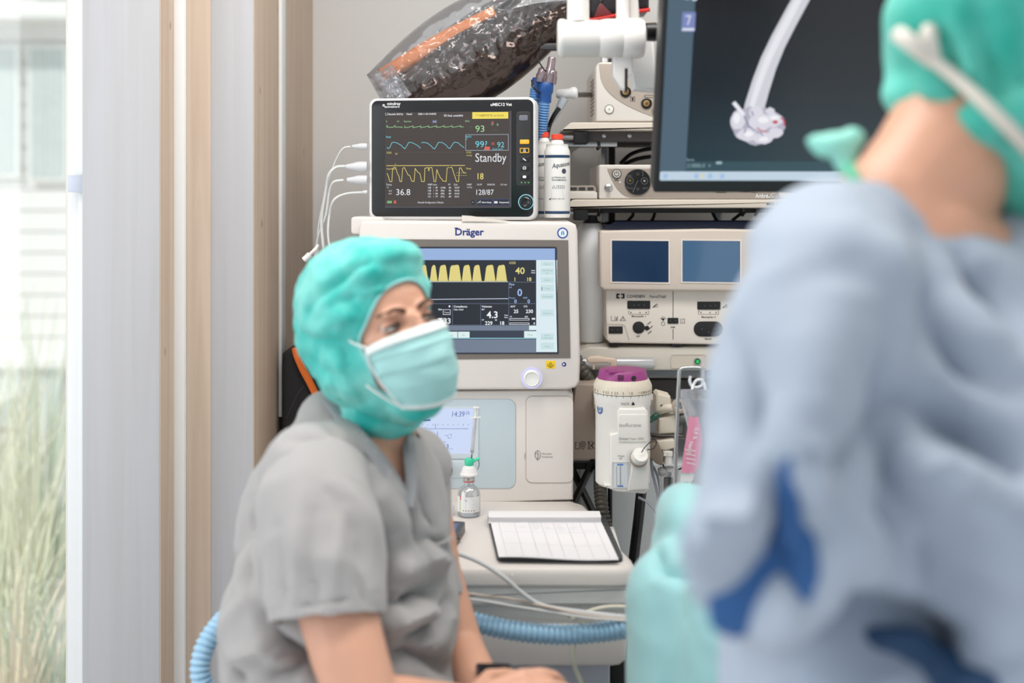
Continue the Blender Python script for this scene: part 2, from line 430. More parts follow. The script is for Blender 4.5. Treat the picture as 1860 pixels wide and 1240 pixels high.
# window: a big pane left of the post, slim layered frame
def window():
    x0, x1, z1 = -1.985, xa0, 2.44
    wf = B(); xs = [x1-0.012, x1-0.024, x1-0.0365]
    bx(wf, x1-0.013, x1-0.003, 2.235, 2.36, 0.0, z1, 0.001)
    bx(wf, x1-0.024, x1-0.0135, 2.245, 2.37, 0.0, z1, 0.001)
    bx(wf, x1-0.050, x1-0.0245, 2.262, 2.38, 0.06, z1-0.06, 0.001)
    bx(wf, x0, x1, 2.245, 2.38, 0.0, 0.07, 0.002); bx(wf, x0, x1, 2.245, 2.38, z1-0.07, z1, 0.002)
    bx(wf, x0, x0+0.05, 2.245, 2.38, 0, z1, 0.002)
    w = struct('window_1', wf, FRAMEW, None, 'white framed full height window at the left edge', 'window')
    g = B(); bx(g, x1-0.003, x1, 2.232, 2.36, 0, z1); struct('gasket', g, mat('green_black_gasket', (40, 62, 60), 0.5), w)
    g = B(); bx(g, x0+0.05, x1-0.048, 2.305, 2.309, 0.07, z1-0.07); struct('pane', g, GLASS, w)
    g = B(); bx(g, x1-0.0365, x1-0.003, 2.226, 2.25, CAMZ-(348-350)*2.23/FPX-0.001, CAMZ+(350-318)*2.23/FPX, 0.001)
    struct('hinge', g, mat('pale_hinge', (196, 203, 216), 0.35), w)
    g = B(); bx(g, x1-0.060, x1-0.050, 2.28, 2.30, 0.07, z1-0.07); struct('glazing_bead', g, mat('beige_bead', (225, 222, 212), 0.5), w)
window()

# ================================================================= OUTSIDE THE WINDOW
def outside():
    bm = B(); bx(bm, -14, 6, 3.2, 14, -0.6, -0.3)
    struct('ground', bm, mat('garden_soil', (214, 210, 202), 0.95, var=0.2, scale=4, bump=0.4, bscale=20), None, 'pale garden ground outside', 'ground')
    Y = 9.0; f = F(Y); t = thing('house', 'white timber-clad house seen through the window', 'house', (f.P(50, 0, 0).x, Y, -0.3))
    WB = mat('white_cladding', (244, 242, 240), 0.8, var=0.03); WD = mat('hazy_window_glass', (206, 214, 212), 0.25, var=0.1)  # cladding and glass paled: glare haze put into their colour
    bm = B(); bx(bm, -9, 1, Y+0.05, Y+0.3, -0.3, 6); obj('wall', bm, WB, t)
    zs = [6-0.16*k for k in range(39)]
    wins = [(60, 90, 118, 322), (-62, 90, 30, 315), (-62, 665, 32, 770), (52, 665, 108, 790), (60, -220, 118, -20), (-200, 90, -90, 315), (-200, 665, -90, 770), (180, 90, 240, 322), (180, 665, 240, 790)]
    first = None
    for z in zs:
        if first is None:
            bm = B(); bx(bm, -9, 1, Y+0.02, Y+0.05, z-0.15, z, 0); first = obj('cladding_board', bm, WB, t)
        else:
            c = first.copy(); COL.objects.link(c); c.parent = t; c.location.z = z-zs[0]
    for (a, b, c, d) in wins:
        g = B(); fbox(g, f, a-6, b-6, c+6, d+6, -0.02, 0.04); w = obj('window_frame', g, mat('white_house_trim', (245, 245, 243), 0.6), t)
        g = B(); fbox(g, f, a, b, (a+c)/2-1.5, d, -0.02, 0.046); fbox(g, f, (a+c)/2+1.5, b, c, d, -0.02, 0.046); obj('pane', g, WD, w)
    g = B(); fbox(g, f, -300, 30, 160, 44, -0.02, 0.35); obj('ledge', g, WB, t)
    g = B(); fbox(g, f, -300, 650, 160, 664, -0.02, 0.12); obj('sill_band', g, WB, t)
    # shrubs and grasses: each clump counted singly is a thing
    rnd = random.Random(5)
    cols = [(226, 228, 200), (230, 228, 204), (212, 222, 204), (236, 222, 200)]  # greens paled to carry the glare haze in their colour
    spots = [(-20, 1180, 4.0, 0.55), (60, 1150, 4.4, 0.75), (95, 1230, 3.9, 0.4), (20, 1300, 3.7, 0.45), (-90, 1200, 4.6, 0.8), (10, 1080, 5.2, 0.9), (85, 1040, 5.6, 0.9), (-60, 1060, 5.6, 0.9)]
    lab = ['tall pale grass clump close to the window, leftmost in view', 'largest bright green grass clump in the middle of the window', 'short grass clump at the lower right corner of the pane', 'low grass clump nearest the window at the bottom', 'grass clump just left of the view outside', 'distant pale grass clump under the house window', 'distant grass clump beside the window frame', 'distant grass clump at the left behind the others']
    for i, (u, v, y, h) in enumerate(spots):
        bm = B(); p = at(u, v, y); p.z = -0.3
        for k in range(70):
            a = rnd.uniform(0, 2*PI); r0 = rnd.uniform(0, 0.12); ln = h*rnd.uniform(0.5, 1.1)*1.6; lean = rnd.uniform(0.05, 0.5)
            b0 = p+Vector((math.cos(a)*r0, math.sin(a)*r0, 0)); q = [b0]
            for j in (1, 2, 3):
                tt = j/3; q.append(b0+Vector((math.cos(a)*lean*tt*tt*ln, math.sin(a)*lean*tt*tt*ln, ln*tt*(1-0.25*tt*lean))))
            s = Vector((-math.sin(a), math.cos(a), 0)); w = 0.008
            L = [(bm.verts.new(x-s*w*(1-j/3.3)), bm.verts.new(x+s*w*(1-j/3.3))) for j, x in enumerate(q)]
            for m0, m1 in zip(L, L[1:]): bm.faces.new((m0[0], m0[1], m1[1], m1[0]))
        solo('grass_clump', bm, mat('grass_%d' % (i % 4), cols[i % 4], 0.8, var=0.2), lab[i], 'plant')
    stl = ['rounded pale stone lowest in the garden view', 'flat stone near the window frame', 'beige stone at the left edge of the pane', 'small grey stone between the grass clumps', 'pinkish stone in the garden bed']
    for i, (u, v, y, r) in enumerate([(45, 1330, 3.75, 0.09), (85, 1290, 3.9, 0.07), (8, 1275, 4.0, 0.08), (52, 1260, 4.15, 0.06), (20, 1350, 3.62, 0.1)]):
        bm = B(); p = at(u, v, y); ell(bm, (p.x, p.y, -0.3+r*0.4), (r*1.3, r, r*0.7))
        for vv in bm.verts: vv.co += Vector((1, 1, 1))*0.012*noise.noise(vv.co*9)
        solo('garden_stone', bm, mat('stone', (196, 188, 178), 0.9, var=0.15), stl[i], 'stone')
outside()
# ================================================================= ANAESTHESIA MACHINE
def machine():
    f = F(2.30)
    t = thing('anesthesia_machine', 'white anaesthesia machine with large ventilator screen and worktop behind the seated person', 'machine', (-0.08, 2.3, 0))
    # --- upper housing (screen unit)
    bm = B(); fpoly(bm, f, [(652, 413)]+[(656, 403), (664, 400)]+[(1036, 403), (1046, 408), (1049, 420), (1054, 655), (1053, 694), (1046, 704), (1030, 708), (655, 708), (650, 700)], -0.16, 0.0, 0.006)
    up = obj('screen_housing', bm, WHITE, t)
    bm = B(); fbox(bm, F(2.36), 641, 393, 700, 425, -0.1, 0.03, 6, 0.004); obj('side_shell', bm, WHITE, t)
    # perforated loudspeaker-like frame around the screen
    m = bpy.data.materials.new('perforated_bezel'); m.use_nodes = True; n = m.node_tree.nodes; L = m.node_tree.links
    tc = n.new('ShaderNodeTexCoord'); vo = n.new('ShaderNodeTexVoronoi'); vo.inputs['Scale'].default_value = 420; vo.inputs['Randomness'].default_value = 0.0
    L.new(tc.outputs['Object'], vo.inputs[0]); cr = n.new('ShaderNodeValToRGB'); L.new(vo.outputs['Distance'], cr.inputs[0])
    cr.color_ramp.elements[0].position = 0.25; cr.color_ramp.elements[0].color = lin((70, 64, 60)); cr.color_ramp.elements[1].position = 0.45; cr.color_ramp.elements[1].color = lin((116, 108, 102))
    L.new(cr.outputs[0], n['Principled BSDF'].inputs['Base Color']); n['Principled BSDF'].inputs['Roughness'].default_value = 0.5
    bm = B(); fframe(bm, f, [(668, 434), (1032, 436), (1036, 650), (668, 654)], [(691, 449), (1009, 449), (1014, 641), (691, 641)], -0.001, 0.0012); obj('bezel', bm, m, t)
    bm = B(); fframe(bm, f, [(690, 448), (1010, 448), (1014.5, 642), (690, 642)], [(693, 451), (1008, 451), (1012, 640), (693, 640)], -0.001, 0.0022); obj('inner_rim', bm, mat('dark_navy_rim', (38, 44, 58), 0.4), up)
    # --- the picture on the display
    def g(c, fn, name='screen_graphic', es=1.0):
        bm = B(); fn(bm); bm.verts.index_update(); bm.faces.index_update(); return pieces(name, bm, glow('lit_%d_%d_%d' % c, c, es), up)
    g((50, 58, 74), lambda b: fquad(b, f, 692, 450, 1012, 641, 0.0014), 'screen')
    g((150, 176, 218), lambda b: fquad(b, f, 692, 451, 1008, 472, 0.0018))
    g((216, 232, 238), lambda b: fquad(b, f, 974, 472, 1012, 639, 0.0018))
    g((32, 36, 46), lambda b: (fquad(b, f, 692, 473, 972, 512, 0.0018), fquad(b, f, 692, 513, 972, 551, 0.0018), fquad(b, f, 692, 552, 972, 590, 0.0018)))
    g((112, 124, 142), lambda b: (fquad(b, f, 692, 591, 972, 600, 0.0018), fquad(b, f, 692, 616, 974, 640, 0.00175)))
    g((150, 212, 226), lambda b: fline(b, f, [(692, 614), (974, 614)], 1.4, 0.0022))
    g((218, 236, 236), lambda b: [fbox(b, f, *q, 0.0016, 0.0022) for q in ((810, 602, 831, 613), (832, 602, 853, 613), (952, 601, 974, 613), (961, 591, 974, 599))])
    g((100, 112, 132), lambda b: [fline(b, f, q, 0.8, 0.0020) for q in ([(692, 512), (972, 512)], [(692, 551), (972, 551)], [(822, 553), (822, 590)], [(873, 553), (873, 590)], [(924, 513), (924, 590)], [(692, 590), (972, 590)])])
    YL = (222, 208, 130); 
    def bumps(b):
        for k, (a, c) in enumerate([(699, 714), (721, 736), (744, 756), (760, 776), (782, 793), (797, 812), (816, 836), (840, 855), (859, 873), (881, 898), (902, 919)]):
            fpoly(b, f, [(a-1, 510), (a+2, 486), (a+4, 482), (c-4, 480.5), (c-2, 483), (c+2, 510)], 0.0015, 0.0022)
    g(YL, bumps)
    g(YL, lambda b: (ftxt(b, f, '40', 936, 497, 11.5, 0.0022, bold=0.02, width=17), ftxt(b, f, '1', 933, 510, 6.5, 0.0022, bold=0.02), ftxt(b, f, '18', 956, 510, 6.5, 0.0022, bold=0.02), ftxt(b, f, 'CO2', 925, 479, 4, 0.0022, bold=0.02)))
    g((226, 224, 190), lambda b: fline(b, f, [(692, 511), (922, 511)], 1.1, 0.0024))
    g((206, 212, 228), lambda b: fline(b, f, [(692, 543), (780, 543.5), (860, 542.5), (923, 542)], 1.2, 0.0022))
    g((160, 186, 236), lambda b: (ftxt(b, f, '0', 944, 537, 12.5, 0.0022, 'C', bold=0.02), ftxt(b, f, '0', 934, 550, 6.5, 0.0022, bold=0.02), ftxt(b, f, '0', 958, 550, 6.5, 0.0022, bold=0.02), ftxt(b, f, 'Paw', 925, 518, 4, 0.0022, bold=0.02), ftxt(b, f, 'PIP', 925, 523, 2.6, 0.0022), ftxt(b, f, 'Pmean', 925, 542, 2.8, 0.0022), ftxt(b, f, 'PEEP', 950, 542, 2.8, 0.0022)))
    def whites(b):
        for s, u, v, c in [('Compliance', 824, 558, 3.6), ('Cdyn mittel', 824, 563, 2.6), ('Volumen', 875, 558, 3.6), ('MV', 875, 563, 2.6), ('4.3', 884, 577, 12), ('229', 881, 589.5, 6.4), ('18', 907, 589.5, 6.4), ('25', 933, 568, 6.2), ('230', 955, 568, 6.2), ('7:33', 796, 587, 9.5), ('VT', 875, 582, 2.6), ('AVT', 927, 558, 3.4), ('VTi', 951, 558, 3.4), ('VT', 926, 576, 2.4), ('600', 953, 576, 2.6), ('RR', 899, 582, 2.4), ('Auto', 916, 573, 2.2), ('Auto', 916, 577, 2.2), ('Zeit', 796, 563, 3), ('Beatmung', 780, 597, 3.2), ('Auto', 965, 492, 2.4), ('Auto', 965, 496, 2.4), ('0', 969, 589, 4)]:
            ftxt(b, f, s, u, v, c, 0.0022, bold=0.02)
        for q in ([(926, 578), (961, 578), (961, 581), (926, 581), (926, 578)], [(926, 586), (961, 586), (961, 589), (926, 589), (926, 586)], [(805, 562), (818, 562), (818, 571), (805, 571), (805, 562)]): fline(b, f, q, 0.8, 0.0022)
        ftxt(b, f, 'Timer', 806.5, 568.5, 3, 0.0022); fquad(b, f, 966, 577, 972, 580, 0.0022)
        fdisc(b, f, 816.5, 556, 1.8, 0.0018, 0.0022, n=12)
    g((236, 240, 246), whites)
    g((198, 222, 224), lambda b: [fbox(b, f, 982, y, 1006, y+h, 0.0016, 0.0021, 1) for y, h in ((475, 8), (487, 12), (503, 10), (517, 12), (533, 10), (562, 12), (605, 12), (622, 12))])
    g((130, 160, 166), lambda b: [ftxt(b, f, s, 994, y, 2.6, 0.0023, 'C') for y, s in ((480.5, 'Alarme'), (492, 'CO2 Alarme'), (496.5, 'aus'), (509.5, 'Ansicht'), (525, 'Trends'), (539.5, 'Einstellungen'), (570, 'Verfahren'), (610, 'System'), (614.5, 'Konfiguration'), (630, 'Home'))])
    g((130, 160, 166), lambda b: [ftxt(b, f, s, u, y, 3, 0.0024, 'C') for u, y, s in ((820, 609.5, 'an'), (842, 609.5, 'Pa'), (963, 609, 'Pause'))])
    one('marker', lambda b: fquad(b, f, 984, 521, 985, 527, 0.0025), INK, up)
    # lettering and round badge above the screen
    def logo(b):
        ftxt(b, f, 'Dr\u00e4ger', 826, 427, 12.5, 0.0004, bold=0.022, width=53); fquad(b, f, 825.5, 413.2, 832, 415, 0.0004); fquad(b, f, 829, 413.2, 831, 416, 0.0005)
    one('lettering', logo, NAVY, up, 'dark blue brand lettering')
    bm = B(); fdisc(bm, f, 1022, 423, 10, 0, 0.0005); sb = obj('badge', bm, mat('badge_blue', (42, 78, 160), 0.4), up)
    one('badge_face', lambda b: fdisc(b, f, 1022, 423, 6.6, 0, 0.0008), INKW, up)
    one('badge_figure', lambda b: (fpoly(b, f, [(1021.3, 418), (1019, 422), (1018.8, 427), (1021, 427), (1021.6, 421)], 0.0006, 0.001), fpoly(b, f, [(1022.7, 418), (1025, 422), (1025.2, 427), (1023, 427), (1022.4, 421)], 0.0006, 0.001)), BLUEINK, up)
    one('badge_ring', lambda b: fframe(b, f, circ(1022, 423, 7.6, 24), circ(1022, 423, 6.4, 24), 0.0006, 0.001), INKW, up)
    # stickers and rotary knob
    bm = B(); fbox(bm, f, 992, 655, 1008, 669, 0, 0.0006, 0.6); obj('sticker', bm, mat('yellow_sticker', (246, 204, 20), 0.5), up, 'yellow alarm sticker')
    def bell(b):
        fline(b, f, [(996, 665.5), (1004, 665.5)], 0.9, 0.0009); fline(b, f, [(997, 665), (998, 660), (1000, 658), (1002, 660), (1003, 665)], 0.9, 0.0009)
        for q in ([(995, 661), (993.8, 664)], [(1005, 661), (1006.2, 664)], [(998.5, 667), (1001.5, 667)]): fline(b, f, q, 0.8, 0.0009)
        fdisc(b, f, 1000, 662.5, 0.9, 0.0006, 0.001, n=10)
    one('bell_symbol', bell, INK, up)
    one('symbol', lambda b: (fdisc(b, f, 1024.5, 661.5, 4, 0, 0.0005, n=20)), NAVY, up)
    one('symbol', lambda b: (fpoly(b, f, [(1022.5, 659), (1026.5, 661), (1023, 664)], 0.0004, 0.0009)), INKW, up)
    bm = B(); fframe(bm, f, circ(966, 686, 18.8, 48), circ(966, 686, 16, 48), -0.001, 0.003); obj('knob_ring', bm, glow('lit_ring', (196, 196, 250), 1.15), t, 'softly lit violet ring')
    bm = B(); c = f.P(966, 686); lathe(bm, [(0.0168, 0), (0.0168, 0.010), (0.0158, 0.0135), (0.0135, 0.015), (0.0125, 0.0135), (0, 0.012)], c, 48, (0, -1, 0)); obj('rotary_knob', bm, mat('knob_white', (232, 230, 226), 0.35), t)
    # chamfer and lit gap below the housing
    bm = B(); bx(bm, f.P(690, 0).x, f.P(1040, 0).x, 2.33, 2.55, f.P(0, 760).z, f.P(0, 706).z); obj('neck', bm, WHITE, t)
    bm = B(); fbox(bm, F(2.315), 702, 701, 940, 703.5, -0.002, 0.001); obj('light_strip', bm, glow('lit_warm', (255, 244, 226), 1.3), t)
    # --- lower body with flow panel
    h = F(2.315)
    bm = B(); fpoly(bm, h, [(676, 712), (1030, 708), (1041, 716), (1041, 908), (800, 917), (676, 920)], -0.26, 0, 0.004); low = obj('lower_body', bm, WHITE, t)
    bm = B(); fline(bm, h, [(802, 919.5), (900, 917), (952, 911.5), (1041, 910.5)], 1.6, 0.0012); obj('seam', bm, mat('brown_seam', (132, 108, 94), 0.6), low)
    bm = B(); fbox(bm, h, 685, 725, 936, 886, -0.001, 0.0014, 14, 0.0006); pn = obj('flow_panel', bm, mat('pale_blue_panel', (193, 206, 212), 0.38), low)
    bm = B(); fpoly(bm, h, rrect(684, 724, 937, 887, 15)[:], -0.001, 0.0009, 0.0); obj('panel_rim', bm, mat('panel_rim', (176, 186, 192), 0.4), low)
    # LCD with flow values
    bm = B(); fframe(bm, h, rrect(750, 738, 869, 832, 4), rrect(757, 741, 860, 823, 2), 0, 0.003); obj('display_bezel', bm, mat('pale_grey_blue', (204, 214, 220), 0.4), pn)
    one('flow_display', lambda b: fquad(b, h, 756, 740, 861, 824, 0.0018), glow('lit_208_222_248', (206, 220, 248), 0.97), pn)
    def lcd(b):
        ftxt(b, h, '14:39', 819, 756, 9.5, 0.0021, width=25, bold=0.0, shear=0.1); ftxt(b, h, '25', 845.5, 752, 5.5, 0.0021)
        ftxt(b, h, '0.3', 801, 815.5, 9.5, 0.0021, width=14, shear=0.1); ftxt(b, h, '4', 779, 816, 9.5, 0.0021, shear=0.1)
        fline(b, h, [(771, 776), (778, 778), (851, 778)], 0.7, 0.0021); fline(b, h, [(795, 783), (795, 818)], 0.8, 0.0021); fline(b, h, [(791, 769), (791, 777)], 0.8, 0.0021)
        for k in range(10): ftxt(b, h, str(k), 767+k*9.2, 772, 2.4, 0.0021, bold=0.01)
        ftxt(b, h, 'CO2', 768, 764, 2.6, 0.0021, bold=0.03); fquad(b, h, 768, 761, 782, 764, 0.0021)
        for u in (777, 808):
            fline(b, h, [(u, 790), (u+6, 790), (u+6, 795), (u+11, 795)], 0.6, 0.0021); fline(b, h, [(u+8, 788), (u+12, 788), (u+12, 793)], 0.6, 0.0021)
            ftxt(b, h, 'L/m', u+9, 815.5, 2.6, 0.0021)
        ftxt(b, h, 'Air', 806, 803, 2.6, 0.0021)
        fline(b, h, [(771, 752), (775, 749), (780, 749), (783, 752), (778, 755), (771, 752)], 0.7, 0.0021); fline(b, h, [(772, 752), (783, 752)], 0.6, 0.0021)
    one('display_digits', lcd, mat('lcd_ink', (72, 96, 168), 0.6, var=0), pn)
    # AIR flow knob
    bm = B(); fbox(bm, h, 760, 836, 850, 867, 0.0005, 0.0025, 4, 0.001); obj('knob_panel', bm, mat('paler_blue', (206, 217, 222), 0.4), pn)
    bm = B(); lathe(bm, [(0.0122, 0), (0.0122, 0.006), (0.0116, 0.0068)], h.P(811, 851, 0.002), 40, (0, -1, 0)); obj('knob_collar', bm, WHITE2, pn)
    bm = B(); fframe(bm, h, circ(811, 851, 11.4, 32), circ(811, 851, 10.4, 32), 0.006, 0.0092); obj('knob_outline', bm, INK, pn)
    bm = B(); lathe(bm, [(0.0086, 0), (0.0086, 0.017), (0.0078, 0.018)], h.P(813.5, 853.5, 0.008), 32, (0, -1, 0)); obj('air_knob', bm, BLACK, pn)
    one('lettering', lambda b: ftxt(b, F(2.315-0.0265), 'AIR', 814, 858.3, 5.4, 0, 'C', bold=0.02, rot=-0.12), INKW, pn)
    # right door panel
    bm = B(); o = [(1041, 718)]+rrect(955, 718.5, 1060, 877, 12)[14:]+[(1041, 877)]
    o = [(1041, 718.5)]+[p for p in rrect(955, 718.5, 1300, 877, 12) if p[0] < 1000][::-1][:0]
    door = rrect(955, 718.5, 1041, 877, 12)
    fpoly(bm, h, door, -0.001, 0.0008); obj('door_outline', bm, mat('tan_line', (176, 160, 146), 0.6), low)
    bm = B(); fpoly(bm, h, rrect(956, 719.6, 1041, 876, 11.5), -0.001, 0.0016, 0.0005); dr = obj('door', bm, WHITE, low)
    bm = B(); fpoly(bm, h, circ(955, 828, 3.0, 16, 7), 0.0002, 0.0006); obj('finger_notch', bm, mat('notch_shade', (186, 176, 168), 0.5), low)
    def manq(b):
        fline(b, h, circ(977, 826, 5, 16, 8)+[(982, 826)], 0.8, 0.002); fline(b, h, [(976.5, 817), (976.5, 836)], 0.8, 0.002); fline(b, h, [(973, 822), (979, 824), (979, 830), (974, 833)], 0.7, 0.002)
        fline(b, h, [(973, 819), (971.5, 824), (972, 829)], 0.7, 0.002)
        ftxt(b, h, 'Manueller', 984, 825, 3.2, 0.002, width=19); ftxt(b, h, 'Notbetrieb', 984, 830.5, 3.2, 0.002, width=20)
    one('symbol', manq, INKG, dr)
    # grey-brown breathing block carrying pictograms right of the body
    k = F(2.42)
    bm = B(); fpoly(bm, k, [(1046, 697), (1090, 697), (1097, 703), (1097, 826), (1090, 834), (1038, 836), (1030, 830)], -0.15, 0, 0.005); sbk = obj('side_block', bm, mat('brown_grey_block', (178, 162, 148), 0.55), t)
    def picto(b):
        fline(b, k, rrect(1045, 803, 1053, 815, 2)+[(1045, 806)], 0.9, 0.0004)
        fline(b, k, circ(1059, 806, 4.6, 14)+[(1063.6, 806)], 0.9, 0.0004); fline(b, k, circ(1059, 806, 2, 10)+[(1061, 806)], 0.8, 0.0004); fline(b, k, [(1055, 812), (1059, 815.5), (1062, 812)], 0.9, 0.0004)
        fline(b, k, rrect(1069, 801, 1076, 815, 2)+[(1069, 805)], 0.9, 0.0004); fline(b, k, [(1068, 803), (1080, 815)], 1.1, 0.0004); fline(b, k, [(1080, 803), (1068, 815)], 1.1, 0.0004)
    one('pictogram', picto, INK, sbk)
    # --- worktop
    xr0 = -0.36; P = lambda u, v: at(u, v, 0.6*FPX/(v-350))
    zt = 0.9
    bm = B(); outl = [(-0.36, 2.32), (0.118, 2.32), (0.142, 2.29), (0.178, 2.05), (0.198, 1.955), (0.200, 1.925), (0.192, 1.908), (0.170, 1.902), (-0.36, 1.905)]
    rings = []
    for z, d in ((0.868, 0.004), (0.873, 0.0), (0.888, 0.0), (0.896, 0.003), (0.9, 0.009)):
        q = inset(outl, d); rings.append([bm.verts.new((x, y, z)) for x, y in q])
    for a, b in zip(rings, rings[1:]):
        for i in range(len(outl)): bm.faces.new((a[i], a[(i+1) % len(outl)], b[(i+1) % len(outl)], b[i]))
    bm.faces.new(rings[-1]); bm.faces.new(rings[0][::-1]); wt = obj('worktop', bm, WHITE, t)
    bm = B(); bx(bm, -0.0005, 0.0015, 1.9005, 1.906, 0.871, 0.890); obj('seam', bm, mat('pale_seam', (240, 238, 234), 0.5), wt)
    # tiers below
    w = F(1.925)
    bm = B(); fbox(bm, w, 520, 1060, 1147, 1094, -0.33, 0.016, 3, 0.004); obj('apron', bm, mat('grey_white', (238, 235, 230), 0.45), t)
    bm = B(); fbox(bm, F(1.935), 520, 1090, 1143, 1128, -0.33, 0.018, 3, 0.003); lp = obj('nameplate_rail', bm, mat('grey_white2', (228, 224, 218), 0.45), t)
    one('lettering', lambda b: ftxt(b, F(1.935), 'Atlan  A350', 1030, 1114, 8, 0.0185, width=92), mat('dim_print', (110, 104, 100), 0.6), lp, 'grey model lettering')
    bm = B(); fpoly(bm, w, [(520, 1128), (1140, 1128), (1134, 1195), (1124, 1203), (1110, 1205), (520, 1205)], -0.33, 0.012, 0.006); dw = obj('drawer', bm, WHITE, t)
    bm = B(); fbox(bm, F(1.96), 520, 1205, 1108, 1420, -0.3, 0, 4, 0.004); obj('drawer', bm, mat('blue_grey_white', (186, 192, 204), 0.5), t)
    bm = B(); fbox(bm, F(1.99), 560, 1420, 1100, 1700, -0.28, 0, 4, 0.004); obj('drawer', bm, WHITE2, t)
    bm = B(); bx(bm, 0.165, 0.215, 2.0, 2.2, 0.16, 0.79, 0.004); obj('side_frame', bm, BLACKM, t)
    bm = B(); bx(bm, -0.34, 0.17, 1.95, 2.4, 0.09, 0.14, 0.01); base = obj('base_plate', bm, DGREY, t)
    for x in (-0.30, 0.13):
        for y in (2.0, 2.35):
            bm = B(); lathe(bm, [(0.035, -0.012), (0.045, -0.008), (0.045, 0.008), (0.035, 0.012)], (x, y, 0.0455), 24, (1, 0, 0)); bx(bm, x-0.02, x+0.02, y-0.02, y+0.02, 0.06, 0.1); obj('castor', bm, BLACK, t)
    bm = B(); bx(bm, -0.30, 0.08, 2.36, 2.52, 0.10, 1.2, 0.01); obj('back_column', bm, BEIGED, t)
    return t
machine()
# ================================================================= PATIENT MONITOR ON TOP
def patient_monitor():
    Y = 2.33; s = Y/FPX; yaw = math.radians(-7)
    o = at(819, 401.0, Y); zt = at(0, 401.0, 2.30).z
    t = thing('patient_monitor', 'small black-framed vital signs monitor showing Standby, standing on the anaesthesia machine', 'monitor', (o.x, Y+0.01, o.z), (0, 0, yaw), local=True)
    f = Fr(s/math.cos(yaw), 819, 401, 0, 0)
    bm = B(); fbox(bm, f, 666, 178, 972.5, 400, -0.052, 0.0, 14, 0.006); fbox(bm, f, 674, 186, 964, 398, -0.12, -0.045, 16, 0.012); hs = obj('housing', bm, WHITE2, t)
    bm = B(); fbox(bm, f, 672, 182.5, 968.5, 393.5, -0.002, 0.0012, 11, 0.0008); fr = obj('front_bezel', bm, mat('glossy_black_front', (20, 20, 22), 0.22, var=0), t)
    def g(c, fn, name='screen_graphic', es=1.0, par=fr):
        bm = B(); fn(bm); bm.verts.index_update(); bm.faces.index_update(); return pieces(name, bm, glow('lit_%d_%d_%d' % c, c, es), par)
    sc = mat('dark_screen', (30, 26, 24), 0.16, var=0.0, emit=(62, 54, 50), es=0.85)
    one('screen', lambda b: fquad(b, f, 697, 204, 927, 377, 0.0016), sc, fr)
    one('screen_edge', lambda b: (fquad(b, f, 926, 203, 929, 377, 0.0018), fquad(b, f, 697, 375.5, 929, 377.5, 0.0018)), mat('screen_edge', (70, 66, 72), 0.3), fr)
    D = 0.0020
    GR = (156, 212, 150); CY = (110, 204, 222); YE = (224, 206, 112); WH = (226, 228, 234)
    g((238, 216, 88), lambda b: fquad(b, f, 858, 205, 923.5, 217, D), 'alarm_banner')
    g((110, 96, 20), lambda b: ftxt(b, f, '** NIBP/MYK zu hoch', 864, 213, 4, D+.0003))
    rnd = random.Random(3)
    def ecg(b):
        p = []; u = 700
        while u < 730.5:
            p.append((u, 231-rnd.uniform(-.8, .8)-(3.4 if int(u) % 14 == 1 else 0))); u += 1.2
        fline(b, f, p, 0.8, D); p = []; u = 733
        while u < 843:
            k = (u-733) % 14.6; h = -2.6 if k < 1.2 else (1.6 if k < 2.4 else (-.8 if k > 9 else 0.3)); p.append((u, 231+h*0.95+rnd.uniform(-.3, .3))); u += 1.2
        fline(b, f, p, 0.8, D)
        ftxt(b, f, '93', 863, 240.5, 11.5, D, width=17); ftxt(b, f, 'EKG', 845, 222.5, 3, D); ftxt(b, f, 'II', 699, 222, 3, D); ftxt(b, f, 'X1', 719, 222, 3, D); ftxt(b, f, 'Operation', 732, 222, 3, D, width=14)
        ftxt(b, f, '0', 902.5, 230, 4.5, D); ftxt(b, f, 'ST', 892.5, 229, 3, D)
    g(GR, ecg)
    g((76, 92, 70), lambda b: (ftxt(b, f, '120', 851, 233, 2.8, D), ftxt(b, f, '60', 852, 239, 2.8, D), ftxt(b, f, 'ST-Seg', 893, 239, 3, D)))
    def pleth(b):
        p = []
        for u0 in (700, 731.5, 763, 786, 815):
            pass
        segs = [[(701, 267.5), (703, 270), (706, 268), (710, 259), (714, 258.5), (720, 260), (727, 264), (732, 269), (734, 270.5), (737, 266), (741, 259), (746, 259), (752, 261.5), (758, 265), (763, 269.5)],
                [(765, 260), (768, 258.8), (776, 260.5), (782, 265), (786, 269.5), (789, 270.8), (792, 266), (796, 259), (803, 259.5), (810, 264), (814, 269), (817, 270.5), (821, 264), (825, 258.8), (832, 260), (839, 266), (843, 269)]]
        for q in segs: fline(b, f, q, 1.0, D)
        ftxt(b, f, '99?', 863, 268.5, 11.5, D, width=22); ftxt(b, f, '92', 903, 268.5, 9.5, D, width=13); ftxt(b, f, 'Pleth', 699, 250.5, 3.2, D, bold=.01); ftxt(b, f, 'SpO2', 846, 250.5, 3.2, D, bold=.01); ftxt(b, f, '%', 846, 255, 2.8, D)
        ftxt(b, f, 'Quelle SpO2', 894, 273, 3, D, width=20); ftxt(b, f, 'a', 879, 273, 3, D)
    g(CY, pleth)
    g((150, 160, 172), lambda b: fline(b, f, [(846, 245.5), (923.5, 245.5), (923.5, 274), (846, 274), (846, 245.5)], 1.0, D))
    g((226, 92, 80), lambda b: (fbox(b, f, 880.5, 267.5, 890, 273, 0, D+.0004), [fline(b, f, q, 0.9, D) for q in ([(893, 222), (897, 226)], [(897, 222), (893, 226)], [(893.5, 260), (898, 264)], [(898, 260), (893.5, 264)])]))
    g((150, 168, 220), lambda b: [fline(b, f, q, 0.9, D) for q in ([(786, 219), (792, 224)], [(792, 219), (786, 224)], [(785, 221.5), (793, 221.5)])])
